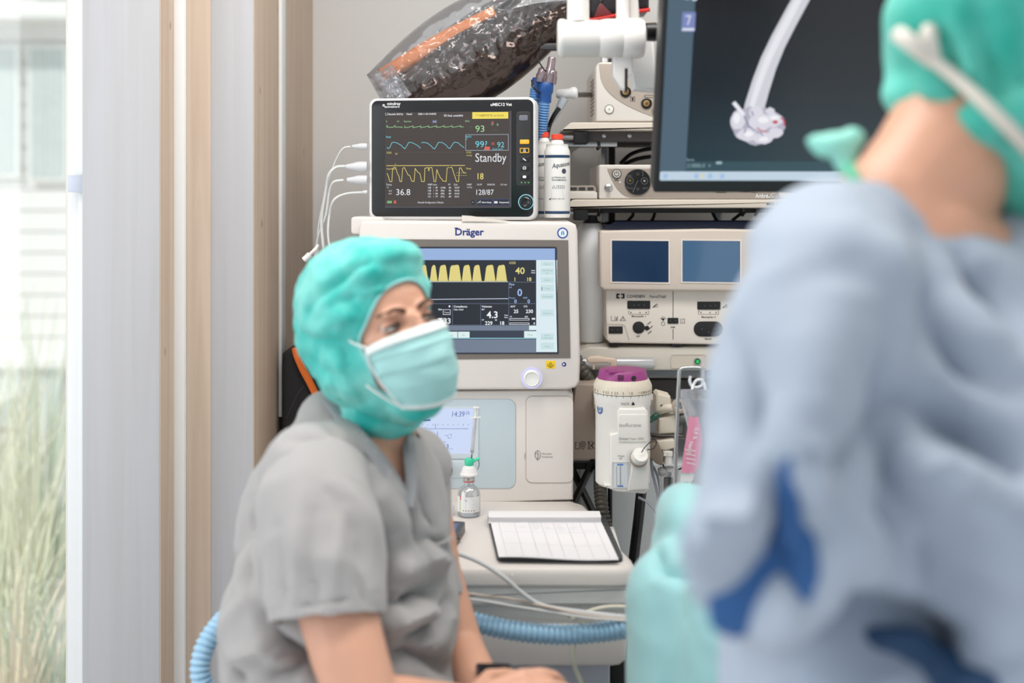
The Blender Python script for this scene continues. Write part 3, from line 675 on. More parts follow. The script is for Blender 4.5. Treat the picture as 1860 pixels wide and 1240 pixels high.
    def resp(b):
        fline(b, f, [(700, 301), (816, 301)], 1.1, D); fline(b, f, [(818, 301), (844.5, 301)], 1.1, D)
        p = [(701, 315), (704, 322), (706, 330), (710, 330), (711, 310), (713, 304.5), (717, 304.5), (720, 315), (723, 320), (725, 330), (728, 330), (730, 306), (733, 304.5), (736, 310), (740, 318), (743, 319), (747, 329.5), (751, 330), (753, 306), (757, 312), (762, 316), (765, 330), (770, 330), (771, 306), (777, 304.5), (778, 311), (780, 304.5), (784, 305), (786, 318), (788, 330), (791, 330), (793, 308), (796, 316), (800, 324), (802, 325), (804, 329), (810, 330), (812, 306), (815, 304.5)]
        fline(b, f, p, 1.0, D); fline(b, f, [(817, 304.5), (821, 305), (824, 315), (826, 320), (829, 330), (833, 330), (834.5, 306), (837, 305), (841, 313), (846, 315)], 1.0, D)
        for u in range(829, 846, 4): fline(b, f, [(u, 314.5), (u+2.4, 314.5)], 0.5, D); fline(b, f, [(u, 319), (u+2.4, 319)], 0.5, D)
        ftxt(b, f, '18', 865, 326, 11, D, width=13.5, bold=.01); ftxt(b, f, 'CO2', 700, 279, 3.2, D, bold=.01); ftxt(b, f, '50', 716, 281, 3, D); ftxt(b, f, 'CO2', 847, 279, 3.2, D); ftxt(b, f, 'mmHg', 847, 284, 2.6, D); ftxt(b, f, 'Impedanz', 700, 308, 3, D); ftxt(b, f, 'Resp', 847, 308, 3.2, D)
        ftxt(b, f, '0', 716, 299.5, 2.4, D)
    g(YE, resp)
    g((86, 78, 66), lambda b: (fline(b, f, [(720, 277), (843, 277)], 0.6, D), ftxt(b, f, '48', 852, 291, 2.8, D), ftxt(b, f, '30', 852, 297, 2.8, D), ftxt(b, f, '30', 852, 319, 2.8, D), ftxt(b, f, '8', 853, 325, 2.8, D)))
    def wh(b):
        ftxt(b, f, 'Standby', 863, 294.5, 15.5, D, width=57); ftxt(b, f, '36.8', 717, 354.5, 11, D, width=27); ftxt(b, f, '128/87', 863, 354, 9.6, D, width=34)
        ftxt(b, f, 'Gewicht 20.0 kg', 703, 209, 3.4, D, width=28, bold=.02); ftxt(b, f, 'Hund', 737, 209, 3.4, D, bold=.02, width=10); ftxt(b, f, '2020-11-20 10:40:38', 758.5, 209, 3.2, D, width=33, bold=.02); ftxt(b, f, 'IST-Ausl. unm\u00f6glich', 806, 212.5, 3.6, D, width=35, bold=.02)
        fline(b, f, rrect(698, 205, 702, 209, .8)+[(698, 206)], 0.5, D)
        ftxt(b, f, 'Temp', 699, 337, 3.2, D); ftxt(b, f, '\u00b0C', 700, 342, 2.8, D); ftxt(b, f, 'NIBP-Liste', 776, 337, 3.2, D, width=17); ftxt(b, f, 'PF', 814, 337, 3, D); ftxt(b, f, 'Zeit', 824, 337, 3, D); ftxt(b, f, 'NIBP', 848, 337, 3, D); ftxt(b, f, 'mmHg', 848, 341.5, 2.4, D)
        for i, r in enumerate([('128', '87', '(104)', '83', '10:39'), ('128', '79', '(96)', '82', '10:36'), ('122', '84', '(99)', '80', '10:33'), ('121', '77', '(91)', '84', '10:31')]):
            y = 342.5+5.4*i
            for (a, u) in zip((r[0], '/', r[1], r[2], r[3], r[4]), (776, 786.5, 790.5, 800, 815, 825)): ftxt(b, f, a, u, y, 3, D, bold=.01)
        ftxt(b, f, '10:39', 866, 337, 3, D); ftxt(b, f, '00:00:20', 885, 337, 3, D, width=14); ftxt(b, f, '2.0 min', 909, 337, 3, D, width=12)
        ftxt(b, f, 'Aktuelle Konfiguration: Defaults', 757.5, 369.5, 3.4, D, width=48)
        for u, s_ in ((875, 'Alarm-Setup'), (907, 'Hauptmen\u00fc')): ftxt(b, f, s_, u, 369, 3, D+.0004, bold=.02, width=18)
        fquad(b, f, 898, 365.5, 904, 369.5, D+.0004); fline(b, f, [(868, 369), (873, 365), (872, 369)], .8, D+.0004); ftxt(b, f, '<', 858, 369, 3, D+.0004)
        for y in (348, 353): ftxt(b, f, '38.0' if y < 350 else '36.0', 704, y, 2.4, D)
    g(WH, wh)
    bm = B()
    for q in ((856, 363, 862.5, 372.5), (867, 362, 895.5, 373), (897, 362, 925, 373)): fbox(bm, f, *q, 0.0016, D+.0002, 3)
    obj('soft_button', bm, glow('lit_28_30_46', (28, 30, 46)), fr)
    bm = B()
    for q in ((867, 362, 895.5, 373), (897, 362, 925, 373)): fline(bm, f, rrect(*q, 3)+[(q[2]-3, q[1])], 0.7, D+.0004)
    obj('button_outline', bm, glow('lit_60_72_130', (60, 72, 130)), fr)
    g((120, 170, 110), lambda b: fquad(b, f, 701, 365, 710, 369.5, D)); g((200, 90, 80), lambda b: fquad(b, f, 713.5, 364.5, 718, 370, D))
    # brand lettering on the bezel
    def logo(b):
        ftxt(b, f, 'mindray', 701, 190.5, 5, 0.0015, width=25, bold=.015); ftxt(b, f, 'animalcare', 697, 195.5, 4, 0.0015, width=27, bold=.01)
        fframe(b, f, circ(694.5, 191, 2.2, 14), circ(694.5, 191, 1.3, 14), 0.001, 0.0015); fline(b, f, [(694, 189), (697, 195)], .7, 0.0015)
        ftxt(b, f, 'uMEC12 Vet', 891, 194, 5.2, 0.0015, width=39, bold=.02)
    one('lettering', logo, INKW, fr)
    # key strip
    bm = B(); fbox(bm, f, 938, 204.5, 964, 338, 0.0008, 0.0018, 5, 0.0005); ks = obj('key_strip', bm, mat('dark_key_strip', (44, 42, 42), 0.4), fr)
    kd = [(255, 263, (238, 178, 50)), (270, 279, (40, 32, 18)), (286, 295, (24, 24, 26)), (301.5, 310.5, (24, 24, 26)), (317, 326, (24, 24, 26))]
    for i, (a, b_, c) in enumerate(kd):
        bm = B(); fbox(bm, f, 944.5, a, 961.5, b_, 0.0016, 0.0036, 2, 0.0008); kk = obj('button', bm, mat('key_%d' % min(i, 2), c, 0.4), t, ['amber alarm button', 'button with an amber rim', None, None, None][i])
        if i == 1: bm = B(); fframe(bm, f, rrect(944.5, 270, 961.5, 279, 2), rrect(945.8, 271.3, 960.2, 277.7, 1.2), 0.003, 0.0041); obj('rim', bm, mat('key_0', c), kk)
    bm = B(); fbox(bm, f, 943, 211, 959, 221, 0.0016, 0.003, 2.5, 0.0008); obj('button', bm, mat('grey_key', (110, 112, 124), 0.35), t, 'pale grey lamp window')
    def icons(b):
        ftxt(b, f, '!', 953, 261, 4, 0.0042, 'C'); fline(b, f, [(951, 276.5), (952, 272.5), (954, 272.5), (955, 276.5), (951, 276.5)], 0.8, 0.0042)
        fline(b, f, [(950.5, 289), (955.5, 292.5)], 1.6, 0.0042); fline(b, f, circ(953, 306, 2.8, 12)+[(955.8, 306)], .9, 0.0042); fline(b, f, [(950, 306), (956, 306)], .8, 0.0042)
        fbox(b, f, 950, 319.5, 956, 324, 0.004, 0.0043, 1)
    one('icon', icons, INKW, ks)
    g((90, 210, 110), lambda b: [fdisc(b, f, u, 332, 1.2, 0.0016, 0.0022, n=8) for u in (947.5, 954, 960)], 'indicator_light', par=ks)
    bm = B(); fframe(bm, f, circ(955.5, 367, 14, 48), circ(955.5, 367, 12.4, 48), 0.0005, 0.0026); obj('knob_ring', bm, mat('pale_blue_ring', (150, 205, 216), 0.4), t, 'pale blue ring around the knob')
    bm = B(); lathe(bm, [(0.0118, 0), (0.0112, 0.006), (0.0098, 0.012), (0.008, 0.0132), (0.006, 0.012), (0, 0.0115)], f.P(955.5, 367, 0.001), 40, (0, -1, 0)); obj('rotary_knob', bm, mat('glossy_black_knob', (24, 24, 26), 0.22), t)
    # sockets and plugs at the left side
    for i, (u, v, col) in enumerate([(662, 266, 1), (660, 303, 1), (660, 327, 1), (660, 349, 2)]):
        bm = B(); lathe(bm, [(0.008, 0), (0.008, 0.006), (0.006, 0.007)], f.P(667, v, -0.03), 24, (-1, 0, 0)); obj('socket', bm, WHITE2, t)
    return t
patient_monitor()
def cables():
    mz = 2.36
    CG = mat('pale_grey_plug', (206, 206, 208), 0.45)
    def lead(pts, r, m, lab, plug=None, grp=None):
        c = [at(u, v, y) for u, v, y in pts]
        t = thing('cable', lab, 'cable', tuple(c[-1]))
        bm = B(); tube(bm, c, r, 10, 8); obj('cord', bm, m, t)
        if plug:
            (u, v), L_, R = plug; p = at(u, v, mz)
            bm = B(); lathe(bm, [(R*0.45, 0), (R*0.6, L_*0.15), (R*0.75, L_*0.35), (R, L_*0.55), (R*1.02, L_*0.9), (R*0.9, L_)], p-Vector((L_, 0, 0)), 24, (1, 0, 0)); obj('plug', bm, CG, t)
        return t
    lead([(637, 266, mz), (622, 271, mz), (608, 296, 2.37), (597, 330, 2.38), (584, 380, 2.4), (577, 430, 2.4), (577, 500, 2.4), (575, 560, 2.42)], 0.0019, CABLEW, 'thin white sensor cable from the topmost plug of the small monitor', ((667, 266), 0.030, 0.0065))
    lead([(628, 302, mz), (610, 304, mz), (597, 318, 2.36), (592, 345, 2.37), (584, 400, 2.38), (588, 460, 2.38), (590, 540, 2.4)], 0.0030, CABLEW, 'thick white sensor cable from the second plug of the small monitor', ((667, 303), 0.042, 0.0105))
    lead([(624, 327, mz), (606, 331, mz), (598, 350, 2.37), (592, 390, 2.38), (578, 430, 2.39), (573, 470, 2.4), (570, 540, 2.42)], 0.0026, CABLEW, 'white sensor cable from the third plug of the small monitor', ((667, 327), 0.040, 0.0095))
    lead([(664, 349, mz), (628, 352, mz), (606, 364, 2.35), (598, 392, 2.36), (596, 430, 2.36), (604, 480, 2.37), (604, 560, 2.4)], 0.0024, CABLEW, 'white sensor cable from the lowest socket of the small monitor', ((667, 349), 0.012, 0.004))
    # white luer clip hanging left of the hood
    bm = B(); a, b = at(552, 472, 2.36), at(572, 453, 2.36)
    tube(bm, [a, a.lerp(b, 0.55)], 0.006, 12, 0); tube(bm, [a.lerp(b, 0.55), b, at(577, 446, 2.38)], 0.0035, 12, 4); obj0 = solo('tube_clip', bm, mat('white_clip', (232, 230, 228), 0.4), 'white plastic tube clip hanging from the white cables beside the teal hood', 'clip')
cables()
def gel_bottles():
    BT = mat('white_bottle', (232, 230, 226), 0.4, var=0.01); RED = mat('orange_red_cap', (236, 74, 48), 0.4)
    def bottle(u, Y, r, label, top, tz, seed):
        t = thing('gel_bottle', label, 'bottle', (at(u, 0, Y).x, Y, at(0, 397, 2.30).z+0.0005))
        base = t.location.z; z = lambda v: at(0, v, Y).z
        cx = t.location.x; c = (cx, Y, 0)
        bm = B(); lathe(bm, [(r*0.94, base), (r, base+0.004), (r, z(top+36)), (r*0.97, z(top+30)), (r*0.86, z(top+24)), (r*0.84, z(top+19)), (r*0.86, z(top+18))], c, 40); b = obj('body', bm, BT, t)
        bm = B(); lathe(bm, [(r*0.55, z(top+19)), (r*0.46, z(top+12)), (r*0.33, z(top+9))], c, 30); obj('neck', bm, BT, t)
        bm = B(); lathe(bm, [(r*0.46, z(top+9)), (r*0.45, z(top+1)), (r*0.40, z(top))], c, 28); obj('cap', bm, RED, t, 'orange-red cap')
        # printed bands, bent around the body
        def wrap(bm, fn, y0=0):
            tmp = B(); fr = Fr(Y/FPX, u, 350, 0, CAMZ); fn(tmp, fr)
            for v in tmp.verts:
                a = v.co.x/r; a = max(-1.5, min(1.5, a)); rr = r+0.0003+(-v.co.y)
                v.co = Vector((cx+math.sin(a)*rr, Y-math.cos(a)*rr, v.co.z))
            me = bpy.data.meshes.new('x'); tmp.to_mesh(me); tmp.free(); bm.from_mesh(me)
        def bands(b, fr):
            for (y0, y1) in ((282, 287), (383, 388)):
                for k in range(-18, 18): fquad(b, fr, u+k*1.6-0.05, y0, u+k*1.6+1.6, y1, 0)
        bm = B(); wrap(bm, bands); obj('band', bm, mat('dark_blue_band', (34, 62, 96), 0.5), b)
        def let(b, fr):
            k = 1 if seed == 2 else -1
            ftxt(b, fr, 'Aquasonic', u-10 if k > 0 else u-30, 306, 8, 0.0001, shear=0.35, bold=.01, rot=-0.16, width=40)
            if k > 0: fdisc(b, fr, u+12, 311, 4.5, -0.0001, 0.0002, n=16)
            for i, s in enumerate(['ULTRASOUND', 'TRANSMISSION']): ftxt(b, fr, s, u-11, 324+i*4.5, 2.8, 0.0001, bold=.01)
            fline(b, fr, [(u-7, 337), (u-10, 342), (u-4, 342), (u-7, 337)], 0.5, 0.0001)
            for i in range(4): fline(b, fr, rrect(u-2+i*4, 337, u+1+i*4, 342)+[(u-2+i*4, 337)], 0.4, 0.0001)
            for i in range(6): fline(b, fr, [(u-12, 346+i*3), (u+8+(i*37 % 9), 346+i*3)], 0.5, 0.0001)
            fpoly(b, fr, [(u-17, 362), (u-13, 359), (u-13, 363)], -.0001, 0.0002); ftxt(b, fr, 'Parker Lab. Inc.', u-12, 362, 2.8, 0.0001)
        bm = B(); wrap(bm, let); obj('lettering', bm, mat('dark_blue_grey_print', (60, 66, 82), 0.6), b)
    bottle(1012, 2.38, 0.0262, 'white gel bottle with orange-red cap and blue bands, the front one beside the small monitor', 244, 0, 2)
    bottle(988, 2.47, 0.0225, 'white gel bottle with orange-red cap half hidden between the small monitor and its twin', 240, 0, 1)
gel_bottles()
# scrap of tape hanging over the top edge of the machine
bm = B(); fpoly(bm, F(2.299), [(839, 391), (856, 392), (884, 396), (926, 401.5), (900, 402.2), (839, 402)], 0.0, 0.0008)
solo('paper_strip', bm, mat('cream_paper', (224, 214, 204), 0.7), 'torn cream paper strip stuck under the front edge of the small monitor', 'paper')

# ================================================================= FOIL-WRAPPED PARCEL ABOVE THE MONITOR
def foil():
    FOIL = mat('dark_bronze_foil', (66, 52, 46), 0.2, metal=0.6, var=0.2, scale=10, bump=0.22, bscale=22, coat=0.4)
    t = thing('wrapped_equipment_bag', 'shiny dark padded bag with an orange edge inside clear plastic, leaning above the small monitor', 'bag', tuple(at(860, 180, 2.48)))
    def pillow(p0, p1, wfun, depth, Y, nu=90, nv=36, gather=None, seed=0, amp=0.004):
        me = B(); g = []
        a, b = Vector((p0[0], p0[1])), Vector((p1[0], p1[1])); d = b-a; L_ = d.length; d.normalize(); nrm = Vector((d.y, -d.x))
        for side in (1, -1):
            rows = []
            for i in range(nu+1):
                u = i/nu; lo, hi = wfun(u); row = []
                for j in range(nv+1):
                    w = j/nv; off = lo+(hi-lo)*w; q = a+d*(L_*u)+nrm*off
                    prof = (max(0, 4*w*(1-w)))**0.6*(max(0, 1-abs(2*u-1)**5))**0.5
                    # wrinkles radiate from the sewn edge
                    wr = 0
                    if gather: wr = math.exp(-((w-gather)/0.16)**2)*math.sin(u*120+3*noise.noise((u*14, w*3, seed)))*0.7
                    k = noise.noise(Vector((u*16, w*7, seed+side)))
                    k2 = noise.noise(Vector((u*45, w*14, seed+side+9)))
                    dep = side*depth*prof+(wr*0.5+k*0.9+k2*0.55)*amp*prof
                    p = at(q.x+wr*1.0*prof, q.y, Y); p.y -= dep; row.append(me.verts.new(p))
                rows.append(row)
            for r0, r1 in zip(rows, rows[1:]):
                for j in range(nv): me.faces.new((r0[j], r0[j+1], r1[j+1], r1[j]) if side > 0 else (r0[j], r1[j], r1[j+1], r0[j+1]))
        bmesh.ops.remove_doubles(me, verts=me.verts, dist=0.0002)
        return me
    # main dark roll: seam from lower left (735,172) to upper right (1040,-20)
    def w1(u): k = math.sin(PI*min(1, max(0, 0.10+0.86*u)))**0.6; return (-(50+40*(1-u))*k-2, 62*k)
    b1 = pillow((735, 176), (1046, 18), w1, 0.055, 2.50, gather=0.56, seed=1, amp=0.007)
    obj('padded_bag', b1, FOIL, t)
    def w2(u): k = math.sin(PI*min(1, max(0, 0.05+0.9*u)))**0.7; return (-10*k-1, 62*k)
    b2 = pillow((700, 152), (1010, -46), lambda u: (-8*math.sin(PI*u)**0.6-2, 24*math.sin(PI*u)**0.6+2), 0.035, 2.56, seed=5)
    obj('padding', b2, mat('grey_silver_film', (120, 114, 112), 0.22, metal=0.4, var=0.2, coat=0.4), t)
    b3 = pillow((692, 138), (900, 22), lambda u: (-12-5*math.sin(PI*u), 12+5*math.sin(PI*u)), 0.016, 2.50, 50, 10, seed=7, amp=0.003)
    obj('orange_edge', b3, mat('orange_fabric', (236, 140, 76), 0.55), t, 'orange edge strip')
    # clear plastic cover
    PL = clear('crinkled_plastic', (238, 240, 244), 0.04, 0.12, 0.08, (235, 236, 240), bump=0.8, bscale=26)
    b5 = pillow((684, 168), (1046, -34), lambda u: (-30-52*math.sin(PI*min(1, u*1.05)), 34+40*math.sin(PI*min(1, u+0.02))), 0.075, 2.51, 110, 44, gather=0.3, seed=11, amp=0.012)
    obj('plastic_cover', b5, PL, t)
    b6 = pillow((690, 130), (726, 186), lambda u: (-14, 26), 0.02, 2.44, 20, 20, seed=14, amp=0.008)
    obj('plastic_corner', b6, PL, t)
foil()
# bracket bar that carries the bag, behind
bm = B(); bx(bm, at(700, 0, 2.6).x, at(1120, 0, 2.6).x, 2.585, 2.61, 1.60, 1.62, 0.002); bx(bm, -0.22, -0.19, 2.59, 3.0, 1.60, 1.62); bx(bm, 0.12, 0.15, 2.59, 3.0, 1.60, 1.62)
solo('wall_bracket', bm, STEEL, 'steel wall bracket behind the wrapped bag', 'bracket')

# ================================================================= BREATHING CONNECTORS, TOP CENTRE
def breathing_top():
    DB = mat('deep_blue_rubber', (22, 74, 140), 0.4); LB = mat('blue_corrugated', (96, 144, 196), 0.45)
    t = thing('breathing_circuit', 'dark blue breathing hose fitting with clear Y-piece hanging between the bag and the white arm', 'hose', tuple(at(985, 240, 2.46)))
    for i, (p, lab) in enumerate(([[(990, 170, 2.46), (988, 200, 2.46), (984, 240, 2.47), (982, 300, 2.5), (975, 380, 2.52)], 0], [[(973, 160, 2.48), (970, 190, 2.48), (968, 230, 2.49), (968, 300, 2.52), (962, 380, 2.54)], 0])):
        bm = B(); hose(bm, [at(*q) for q in p], 0.0105, 0.0052, 0.0026); obj('corrugated_hose', bm, LB, t)
    for i, (a, b, r) in enumerate((((984, 150), (990, 178), 0.015), ((971, 142), (975, 168), 0.014))):
        p0, p1 = at(a[0]+8, a[1], 2.46+0.02*i), at(b[0], b[1]+8, 2.46+0.02*i)
        bm = B(); lathe(bm, [(r*0.9, 0), (r*1.05, 0.004), (r*1.05, (p1-p0).length*0.45), (r*0.85, (p1-p0).length*0.6), (r*0.85, (p1-p0).length)], p0, 28, tuple(p1-p0)); obj('cuff', bm, DB, t)
    SM = clear('smoky_clear', (214, 200, 205), 0.16, 0.08, 0.30, (150, 128, 136))
    for (a, b, r) in (((1003, 104), (996, 150), 0.0085), ((988, 124), (982, 150), 0.011), ((1004, 128), (1000, 152), 0.010)):
        p0, p1 = at(*a, 2.46), at(*b, 2.46)
        bm = B(); lathe(bm, [(r*0.8, 0), (r, 0.003), (r, (p1-p0).length*0.4), (r*1.15, (p1-p0).length*0.45), (r*1.15, (p1-p0).length)], p0, 24, tuple(p1-p0)); obj('y_piece', bm, SM, t)
    bm = B(); tube(bm, [at(*q) for q in ((984, 92, 2.44), (976, 104, 2.43), (985, 122, 2.43), (992, 130, 2.44))], 0.0016, 8); tube(bm, [at(*q) for q in ((966, 146, 2.44), (970, 160, 2.43), (981, 170, 2.44))], 0.0022, 8); obj('retaining_strap', bm, BLACK, t)
    bm = B(); bx(bm, at(980, 0, 2.48).x, at(1024, 0, 2.48).x, 2.46, 2.49, at(0, 92, 2.48).z, at(0, 80, 2.48).z, 0.003); obj('hanger', bm, DGREY, t)
    # ultrasound-like probe holder with black cable
    t = thing('probe_holder', 'white swivel connector with a black cable beside the blue hoses', 'connector', tuple(at(1020, 180, 2.52)))
    bm = B(); p0 = at(1010, 172, 2.52); lathe(bm, [(0.006, 0), (0.0105, 0.006), (0.0105, 0.03), (0.013, 0.034), (0.013, 0.042), (0.009, 0.046)], p0, 24, (1, -0.1, 0.08)); obj('swivel', bm, WHITE2, t)
    bm = B(); tube(bm, [at(*q) for q in ((1025, 178, 2.5), (1018, 192, 2.5), (1010, 208, 2.5), (1002, 222, 2.5))], lambda t_, i: 0.010-0.005*t_, 16); obj('sleeve', bm, mat('clear_grey', (180, 186, 192), 0.3), t)
    bm = B(); tube(bm, [at(*q) for q in ((1016, 196, 2.49), (1006, 210, 2.49), (998, 228, 2.5), (994, 250, 2.5), (992, 300, 2.55))], 0.0048, 12); obj('cord', bm, BLACK, t)
    bm = B(); tube(bm, [at(*q) for q in ((1040, 172, 2.54), (1060, 172, 2.6), (1090, 172, 2.7))], 0.006, 10); obj('rail_clamp', bm, STEEL, t)
breathing_top()
# ================================================================= ENDOSCOPY RACK
RY = 2.50
def rack():
    f = F(RY)
    t = thing('equipment_rack', 'tall beige equipment rack with shelves right of the anaesthesia machine', 'rack', (at(1300, 0, RY).x, RY, 0))
    D = -0.42
    for name, (y0, y1, x0) in {'a': (222, 237, 1020), 'b': (362, 378, 1024)}.items():
        bm = B(); fpoly(bm, f, [(x0, y1-1), (x0+16, y0+1), (x0+20, y0), (1560, y0), (1564, y1), (x0, y1)], D, 0.0, 0.003)
        s = obj('shelf', bm, BEIGE, t)
        bm = B(); fbox(bm, f, 1068, y1, 1540, y1+(18 if name == 'a' else 9), D+0.02, -0.03, 0, 0.001); obj('rail', bm, mat('rail_grey', (84, 78, 76), 0.5) if name == 'a' else BLACKM, s)
        if name == 'a':
            for u in (1099, 1146, 1250, 1400):
                bm = B(); lathe(bm, [(0.0045, 0), (0.0045, 0.003), (0.0025, 0.004)], f.P(u, y1+8.5, -0.03), 6, (0, -1, 0)); obj('screw', bm, STEEL, s)
        bm = B(); bm2 = fbox(bm, f, 1042, y1+1, 1069, y1+(24 if name == 'a' else 22), -0.06, -0.004, 3, 0.003); obj('clamp', bm, BLACK, s)
        bm = B(); tube(bm, [f.P(1010, y1+(11 if name == 'a' else 9), -0.02), f.P(1045, y1+(11 if name == 'a' else 9), -0.02)], 0.007, 16, 0); obj('side_bar', bm, STEEL, s)
    one('lettering', lambda b: ftxt(b, f, 'MAX. LOAD 40KG', 1392, 373, 5, 0.0006, width=54, bold=0.02), INK, t)
    # base shelf with handle tube and switch plate
    bm = B(); fpoly(bm, f, [(1052, 638), (1062, 632), (1070, 629), (1560, 629), (1560, 673), (1030, 670), (1030, 640)], D, 0.012, 0.004); s = obj('shelf', bm, mat('pale_beige', (208, 202, 190), 0.45), t)
    bm = B(); fbox(bm, f, 1030, 672, 1560, 690, D, -0.06); obj('rail', bm, mat('blue_grey_metal', (138, 144, 150), 0.4), s)
    bm = B(); a, b = f.P(1050, 657, 0.016), f.P(1186, 657, 0.016); lathe(bm, [(0.0125, 0), (0.0128, 0.002), (0.0128, (b-a).length-0.003), (0.011, (b-a).length)], a, 30, (1, 0, 0)); obj('handle_tube', bm, mat('satin_grey_tube', (190, 190, 192), 0.3, metal=0.4), s)
    bm = B(); fframe(bm, f, rrect(1217, 641, 1282, 667, 4), rrect(1219, 643, 1280, 665, 3), 0.011, 0.0135); fbox(bm, f, 1219, 643, 1280, 665, 0.011, 0.0126, 3); obj('switch_plate', bm, BEIGE, s)
    bm = B(); fdisc(bm, f, 1265, 654.5, 5.6, 0.012, 0.0145, 0.0005, 24); sw = obj('power_button', bm, mat('green_dark', (34, 92, 60), 0.4), s, 'round green power button')
    bm = B(); fframe(bm, f, circ(1265, 654.5, 6.6, 24), circ(1265, 654.5, 5.2, 24), 0.012, 0.0152); obj('ring', bm, STEEL, sw)
    bm = B(); fbox(bm, f, 1262.5, 652, 1268, 657.5, 0.014, 0.0156); obj('lit_square', bm, glow('lit_green', (40, 190, 90)), sw)
    # posts
    for u0, u1, m, d in ((1106, 1118, STEEL, -0.20), (1122, 1134, DGREY, -0.22), (1330, 1342, STEEL, -0.2), (1500, 1512, STEEL, -0.2)):
        bm = B(); a = f.P(u0, 0, 0); b = f.P(u1, 0, 0); bx(bm, a.x, b.x, RY-d, RY-d+0.03, 0.12, 1.95, 0.002); obj('post', bm, m, t)
    bm = B(); bx(bm, at(1040, 0, RY).x, at(1560, 0, RY).x, RY+0.02, RY+0.4, 0.08, 0.14, 0.01); obj('base', bm, BEIGED, t)
    bm = B(); g3 = F(2.56); fbox(bm, g3, 1052, 842, 1540, 1590, -.26, 0, 3, .003); obj('drawer_unit', bm, mat('pale_blue_grey_panel', (206, 212, 214), .5), t)
    bm = B(); bx(bm, at(1046, 0, 2.62).x, at(1560, 0, 2.62).x, 2.60, 2.63, at(0, 724, 2.6).z, at(0, 690, 2.6).z); obj('crossbar', bm, mat('dark_brown_bar', (70, 64, 60), 0.5), t)
    for x in (1060, 1540):
        for y in (2.55, 2.86):
            bm = B(); lathe(bm, [(0.03, -0.012), (0.04, -0.008), (0.04, 0.008), (0.03, 0.012)], (at(x, 0, RY).x, y, 0.0405), 20, (1, 0, 0)); obj('castor', bm, BLACK, t)
rack()
def plugplate(f, bm, u, v): pass
def devices():
    f = F(2.51)
    # top shelf light source
    t = thing('light_source_unit', 'beige rounded light source box with round sockets on the upper rack shelf', 'device', (at(1180, 0, 2.51).x, 2.51, at(0, 221.6, 2.50).z))
    out = [(1082, 221), (1084, 118), (1087, 112), (1094, 110), (1300, 110), (1300, 221)]
    bm = B(); fpoly(bm, f, [(1082, 219), (1082, 122), (1086, 115), (1092, 112.5), (1320, 112.5), (1320, 219), (1318, 221), (1084, 221)], -0.30, 0, 0.004); h = obj('housing', bm, mat('cream_housing', (214, 208, 200), 0.45), t)
    ft = []
    for i in range(16):
        a = PI/2*i/15; ft.append((1098+88*math.sin(a)*1.0 if False else 1089+ (1-math.cos(a))*92, 113+92*math.sin(a)+ (0)))
    pan = [(1088, 116)]+[(1089+10*(k/10)+88*(k/10)**2.1, 128+84*(k/10)**0.8) for k in range(11)]+[(1318, 214), (1318, 116)]
    bm = B(); fpoly(bm, f, pan, 0, 0.0014, 0.0005); p = obj('face_panel', bm, mat('taupe_face', (176, 164, 152), 0.5), h)
    bm = B()
    for k in range(10): fbox(bm, Fr(f.s, f.ox, f.oy, f.y0, f.zc), 0, 0, 0, 0, 0, 0) if False else bx(bm, f.P(1082, 0).x-0.0012, f.P(1082, 0).x+0.001, 2.56, 2.56+0.10, f.P(0, 139+k*7).z-0.002, f.P(0, 139+k*7).z+0.001)
    obj('vent_slot', bm, TAUPE, h)
    for (u, v) in ((1136, 167), (1174, 188), (1250, 188)):
        bm = B(); lathe(bm, [(0.0115, 0), (0.0115, 0.003), (0.0095, 0.004), (0.0085, 0.001)], f.P(u, v, 0.0012), 30, (0, -1, 0)); s = obj('socket', bm, mat('black_ring', (30, 30, 30), 0.35), t)
        bm = B(); lathe(bm, [(0.007, 0), (0.007, 0.0035), (0.0045, 0.004)], f.P(u, v, 0.0014), 24, (0, -1, 0)); obj('contact', bm, mat('brass', (196, 160, 110), 0.3, metal=0.8), s)
        one('pins', lambda b: [fdisc(b, f, u+1.6*math.cos(a), v+1.6*math.sin(a), 0.7, 0.005, 0.0058, n=8) for a in (0.5, 2.1, 3.7, 5.3)], BLACK, s)
    one('symbol', lambda b: [fline(b, f, rrect(x-4, y-4, x+4, y+4)+[(x-4, y-4)], .7, .0018) or fpoly(b, f, [(x-2, y-2.5), (x+2, y-2.5), (x+1, y+3), (x-1, y+3)], .0014, .002) for x, y in ((1149, 180), (1188, 203))], INK, p)
    one('symbol', lambda b: fline(b, f, [(1170, 175), (1172, 173), (1188, 173), (1188, 177), (1172, 177), (1170, 175)], .7, .0018), INK, p)
    bm = B(); fdisc(bm, f, 1106.5, 198.5, 7.5, 0, 0.002, 0.0006, 30); b_ = obj('power_button', bm, mat('off_white_button', (228, 226, 218), 0.4), h)
    bm = B(); fframe(bm, f, circ(1106.5, 198.5, 8.2, 28), circ(1106.5, 198.5, 7.4, 28), 0, .002); obj('rim', bm, BLACK, b_)
    bm = B(); fdisc(bm, f, 1106.5, 198.5, 1.2, 0.001, 0.0026, 0, 10); obj('indicator_light', bm, mat('green_dot', (40, 150, 90), 0.4), b_)
    # console on the middle shelf
    t = thing('camera_console', 'beige camera console with round black socket plate on the middle rack shelf', 'device', (at(1265, 0, 2.50).x, 2.50, at(0, 361.6, 2.50).z))
    bm = B(); fbox(bm, f, 1088, 299, 1444, 361.3, -0.30, 0, 3, 0.003); h = obj('housing', bm, mat('cream_housing', (214, 208, 200), 0.45), t)
    pan = [(1103, 306)]+[(1104+30*(k/8)**1.0+16*(k/8)**2.2, 310+49*math.sin(PI/2*(k/8))**1.0) for k in range(9)]+[(1418, 359.5), (1411, 341), (1411, 306)]
